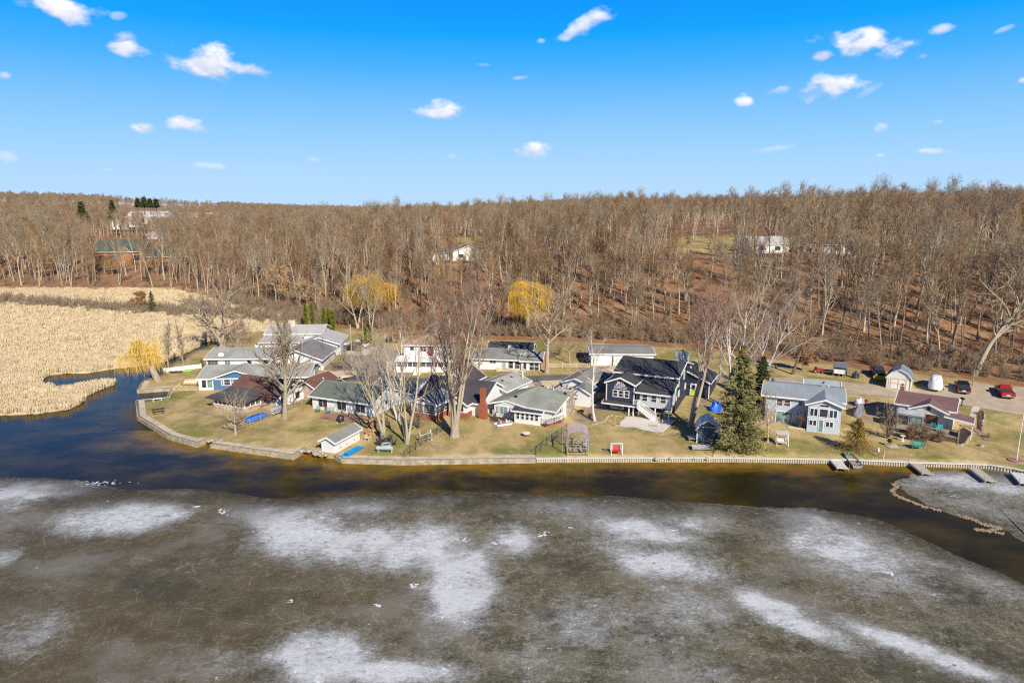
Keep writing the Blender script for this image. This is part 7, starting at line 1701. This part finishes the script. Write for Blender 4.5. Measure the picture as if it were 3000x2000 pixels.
e = at('lamp_post', 2588, 1343, 0, 'short stone coloured lamp post at the sheet pile wall', 'lamp'); MB().bar((0, 0, 0), (0, 0, .8), .12).build('post', CONC, e); MB().lathe([(.1, .8), (.16, .95), (.12, 1.1), (.02, 1.18)], 8).build('lantern', ALU, e)
e = at('tree_stump', 2874, 1307, 0, 'small brown stump on the right lawn', 'stump'); MB().lathe([(.4, 0), (.28, .12), (.24, .32), (0, .34)], 10).build('stump', WOODG, e)
e = at('mailbox', 2817, 1189, 0, 'black mailbox post by the road near the black pickup', 'mailbox'); MB().bar((0, 0, 0), (0, 0, 1.1), .1).build('post', BLACKM, e); rbox(e, 'box', BLACKM, -.2, .2, -.3, .3, 1.1, 1.4)
e = at('red_hull', 2507, 1188, 20, 'orange red boat hull sticking out below the silver cover', 'boat'); hull(e, 2.4, .9, .4, plain('orange_red', (.60, .07, .02), .4), None, .2)
e = at('stacked_dock_sections', 2056, 1316, -3, 'grey aluminium dock sections stacked in front of the playhouse shed', 'dock sections')
for k in range(8): rbox(e, 'plank', DKW, -1.35+k*.34, -1.05+k*.34, -.5, .5, .42, .47)
q = MB(); q.box(-1.4, 1.4, -.55, -.49, .2, .47); q.box(-1.4, 1.4, .49, .55, .2, .47); q.build('frame', ALU, e)
for x in (-1.2, 0, 1.2): rbox(e, 'leg', ALU, x-.05, x+.05, -.3, .3, -.05, .2)
e = at('dock_section', 2028, 1290, -3, 'flat grey dock section leaning beside the playhouse shed', 'dock section'); rbox(e, 'platform', ALU, -.6, .6, -.6, 1.0, .4, .48)
for x in (-.5, .5): rbox(e, 'leg', ALU, x-.04, x+.04, -.5, -.42, -.05, .4)
e = at('patio_table', 1932, 1222, 0, 'small pale round table under the raised sunroom', 'table'); MB().lathe([(.25, 0), (.06, .1), (.06, .6), (.5, .68), (.5, .72), (0, .74)], 14).build('tabletop', CREAM, e); chair(1952, 1227, 60, ALU, 'grey patio chair under the raised sunroom')
e = at('goal_frame', 1915, 1252, -20, 'low metal goal frame lying on the white patio', 'frame'); q = MB(); q.bar((-.6, 0, .1), (.6, 0, .1), .05); q.bar((-.6, 0, .1), (-.6, .6, .4), .05); q.bar((.6, 0, .1), (.6, .6, .4), .05); q.bar((-.6, .6, .4), (.6, .6, .4), .05); q.build('tube', CREAM, e); rbox(e, 'panel', plain('pinkish_cloth', (.5, .35, .28), .8), -.5, .5, .1, .55, .12, .16)
e = at('flower_pot', 1814, 1246, 0, 'terracotta pot on the patio edge', 'pot'); MB().lathe([(.14, 0), (.2, .3), (.22, .34), (.17, .33)], 10).build('pot', plain('terracotta', (.45, .17, .09), .8), e)
e = at('cinder_block_row', 2350, 1258, -10, 'row of pale cinder blocks edging the bed at the light blue house', 'blocks')
for k in range(16): p = G(2313+k*5, 1252+k*.85); q = MB().box(-.18, .18, -.1, .1, 0, .2).build('block', CONCW, e); q.matrix_local = (Matrix.Translation(e.location) @ Matrix.Rotation(radians(-10), 4, 'Z')).inverted() @ (Matrix.Translation((p.x, p.y, gh(p.x, p.y))) @ Matrix.Rotation(-.4+.3*(k % 2), 4, 'Z'))
LOGM = plain('split_firewood', (.50, .30, .16), .85, .35, 6)
for (px, py, n, lb) in ((1096, 1249, 7, 'stacked split firewood behind the leaning tree'), (1086, 1276, 5, 'jumbled firewood heap at the back wall of the boathouse')):
    e = at('firewood_pile', px, py, -20, lb, 'firewood'); rg = random.Random(n); base_ = MB().add([(.15*cos(2*pi*k/7), y, .15*sin(2*pi*k/7)) for y in (-.2, .2) for k in range(7)], [(k, (k+1) % 7, 7+(k+1) % 7, 7+k) for k in range(7)]+[tuple(range(7)), tuple(reversed(range(7, 14)))]).build('log', LOGM, e); base_.location = (0, 0, .12)
    for r in range(4):
        for k in range(n): o = base_.copy(); COL.objects.link(o); o.location = (-n*.14+k*.28+.14*(r % 2), rg.gauss(0, .1), .13+r*.24); o.rotation_euler[2] = rg.gauss(0, .25)
e = at('lawn_stool', 514-53, 1173, 30, 'small white bench at the slip edge', 'bench'); rbox(e, 'seat', TRIM, -.7, .7, -.2, .2, .32, .4)
for x in (-.6, .6): rbox(e, 'leg', TRIM, x-.05, x+.05, -.15, .15, 0, .32)
e = at('wheelbarrow', 1701, 1213, 30, 'dark tub wheelbarrow by the white shed wall', 'wheelbarrow'); q = MB(); q.add([(-.3, -.25, .3), (.3, -.25, .3), (.3, .25, .3), (-.3, .25, .3), (-.45, -.35, .65), (.45, -.35, .65), (.45, .35, .65), (-.45, .35, .65)], [(0, 1, 5, 4), (1, 2, 6, 5), (2, 3, 7, 6), (3, 0, 4, 7), (0, 3, 2, 1)]); q.build('tub', DKGREY, e); MB().bar((-.3, -.2, .3), (-1.0, -.25, .45), .05).bar((-.3, .2, .3), (-1.0, .25, .45), .05).build('handle', WOODG, e); wheel(e, .45, 0, .18, .08)
e = at('orange_bucket', 629, 1194, 0, 'orange bucket at the left corner of the screened porch', 'bucket'); MB().lathe([(.15, 0), (.19, .4), (.2, .42), (.16, .4)], 10).build('bucket', plain('bucket_orange', (.7, .12, .03), .5), e)
e = at('wooden_sofa', 560, 1126, 4.8, 'beige outdoor sofa with white cushions on the lumber deck', 'sofa'); e.location.z += .18; rbox(e, 'seat', WOODL, -1.2, 1.2, -.4, .4, 0, .35); rbox(e, 'cushion', TRIM, -1.1, 0, -.35, .3, .35, .5); rbox(e, 'cushion', TRIM, .02, 1.1, -.35, .3, .35, .5); rbox(e, 'backrest', WOODL, -1.2, 1.2, .3, .42, .35, .8); rbox(e, 'pillow', plain('yellow_pillow', (.6, .42, .08), .8), -1.0, -.6, .12, .3, .5, .8)
# brash line frozen at the edge of the right ice
BR_ = plain('drifted_reed_rubbish', (.36, .25, .17), .9, .4, 3); q = MB(); rg = random.Random(3)
for path in ([(2050,1112),(2060,1118),(2048,1126),(2062,1140),(2090,1150),(2120,1162),(2160,1172)], [(2200,1182),(2235,1192),(2262,1205),(2300,1212),(2270,1218),(2240,1215),(2308,1225)]):
    for (a, b) in zip(path[:-1], path[1:]):
        for k in range(26):
            f = rg.random(); p = onplane((a[0]+(b[0]-a[0])*f)*S_+rg.gauss(0, 2), (a[1]+(b[1]-a[1])*f)*S_+rg.gauss(0, 1.0), .05); an = rg.random()*3; L_ = rg.uniform(.1, .35)
            q.bar((p[0]-cos(an)*L_, p[1]-sin(an)*L_, .04), (p[0]+cos(an)*L_, p[1]+sin(an)*L_, .06), .12, .06)
o = q.build('drift_debris', BR_); tag(o, 'brown drifted reed rubbish along the edge of the right ice', kind='stuff')
q = MB(); ICEM = plain('broken_ice', (.70, .73, .76), .4, .15, 2, .5)
for (cx, cy, n, sx, sy) in ((515, 1175, 26, 14, 8), (450, 1163, 10, 10, 2.5), (950, 1345, 14, 14, 7), (1245, 1227, 16, 14, 6), (1170, 1245, 26, 40, 10), (710, 1222, 40, 60, 14), (970, 1270, 30, 60, 8), (1060, 1240, 16, 20, 8), (240, 1108, 40, 60, 7), (870, 1390, 10, 12, 5), (1310, 1212, 8, 8, 3), (1550, 1218, 10, 8, 2), (1900, 1245, 16, 50, 20), (2040, 1315, 14, 20, 5), (668, 1380, 6, 6, 3), (2190, 1140, 6, 40, 4)):
    for k in range(n):
        p = onplane((cx+rg.gauss(0, .45)*sx)*S_, (cy+rg.gauss(0, .45)*sy)*S_, .03); r = rg.uniform(.04, .15); m = 5; a0 = rg.random()*6
        q.add([(p[0]+r*rg.uniform(.6, 1.2)*cos(a0+2*pi*i/m)*1.4, p[1]+r*rg.uniform(.6, 1.2)*sin(a0+2*pi*i/m), .035+.03*rg.random()) for i in range(m)]+[(p[0], p[1], .03+r*.25)], [(i, (i+1) % m, m) for i in range(m)])
o = q.build('ice_fragments', ICEM); tag(o, 'white broken ice fragments scattered on the grey lake ice', kind='stuff')
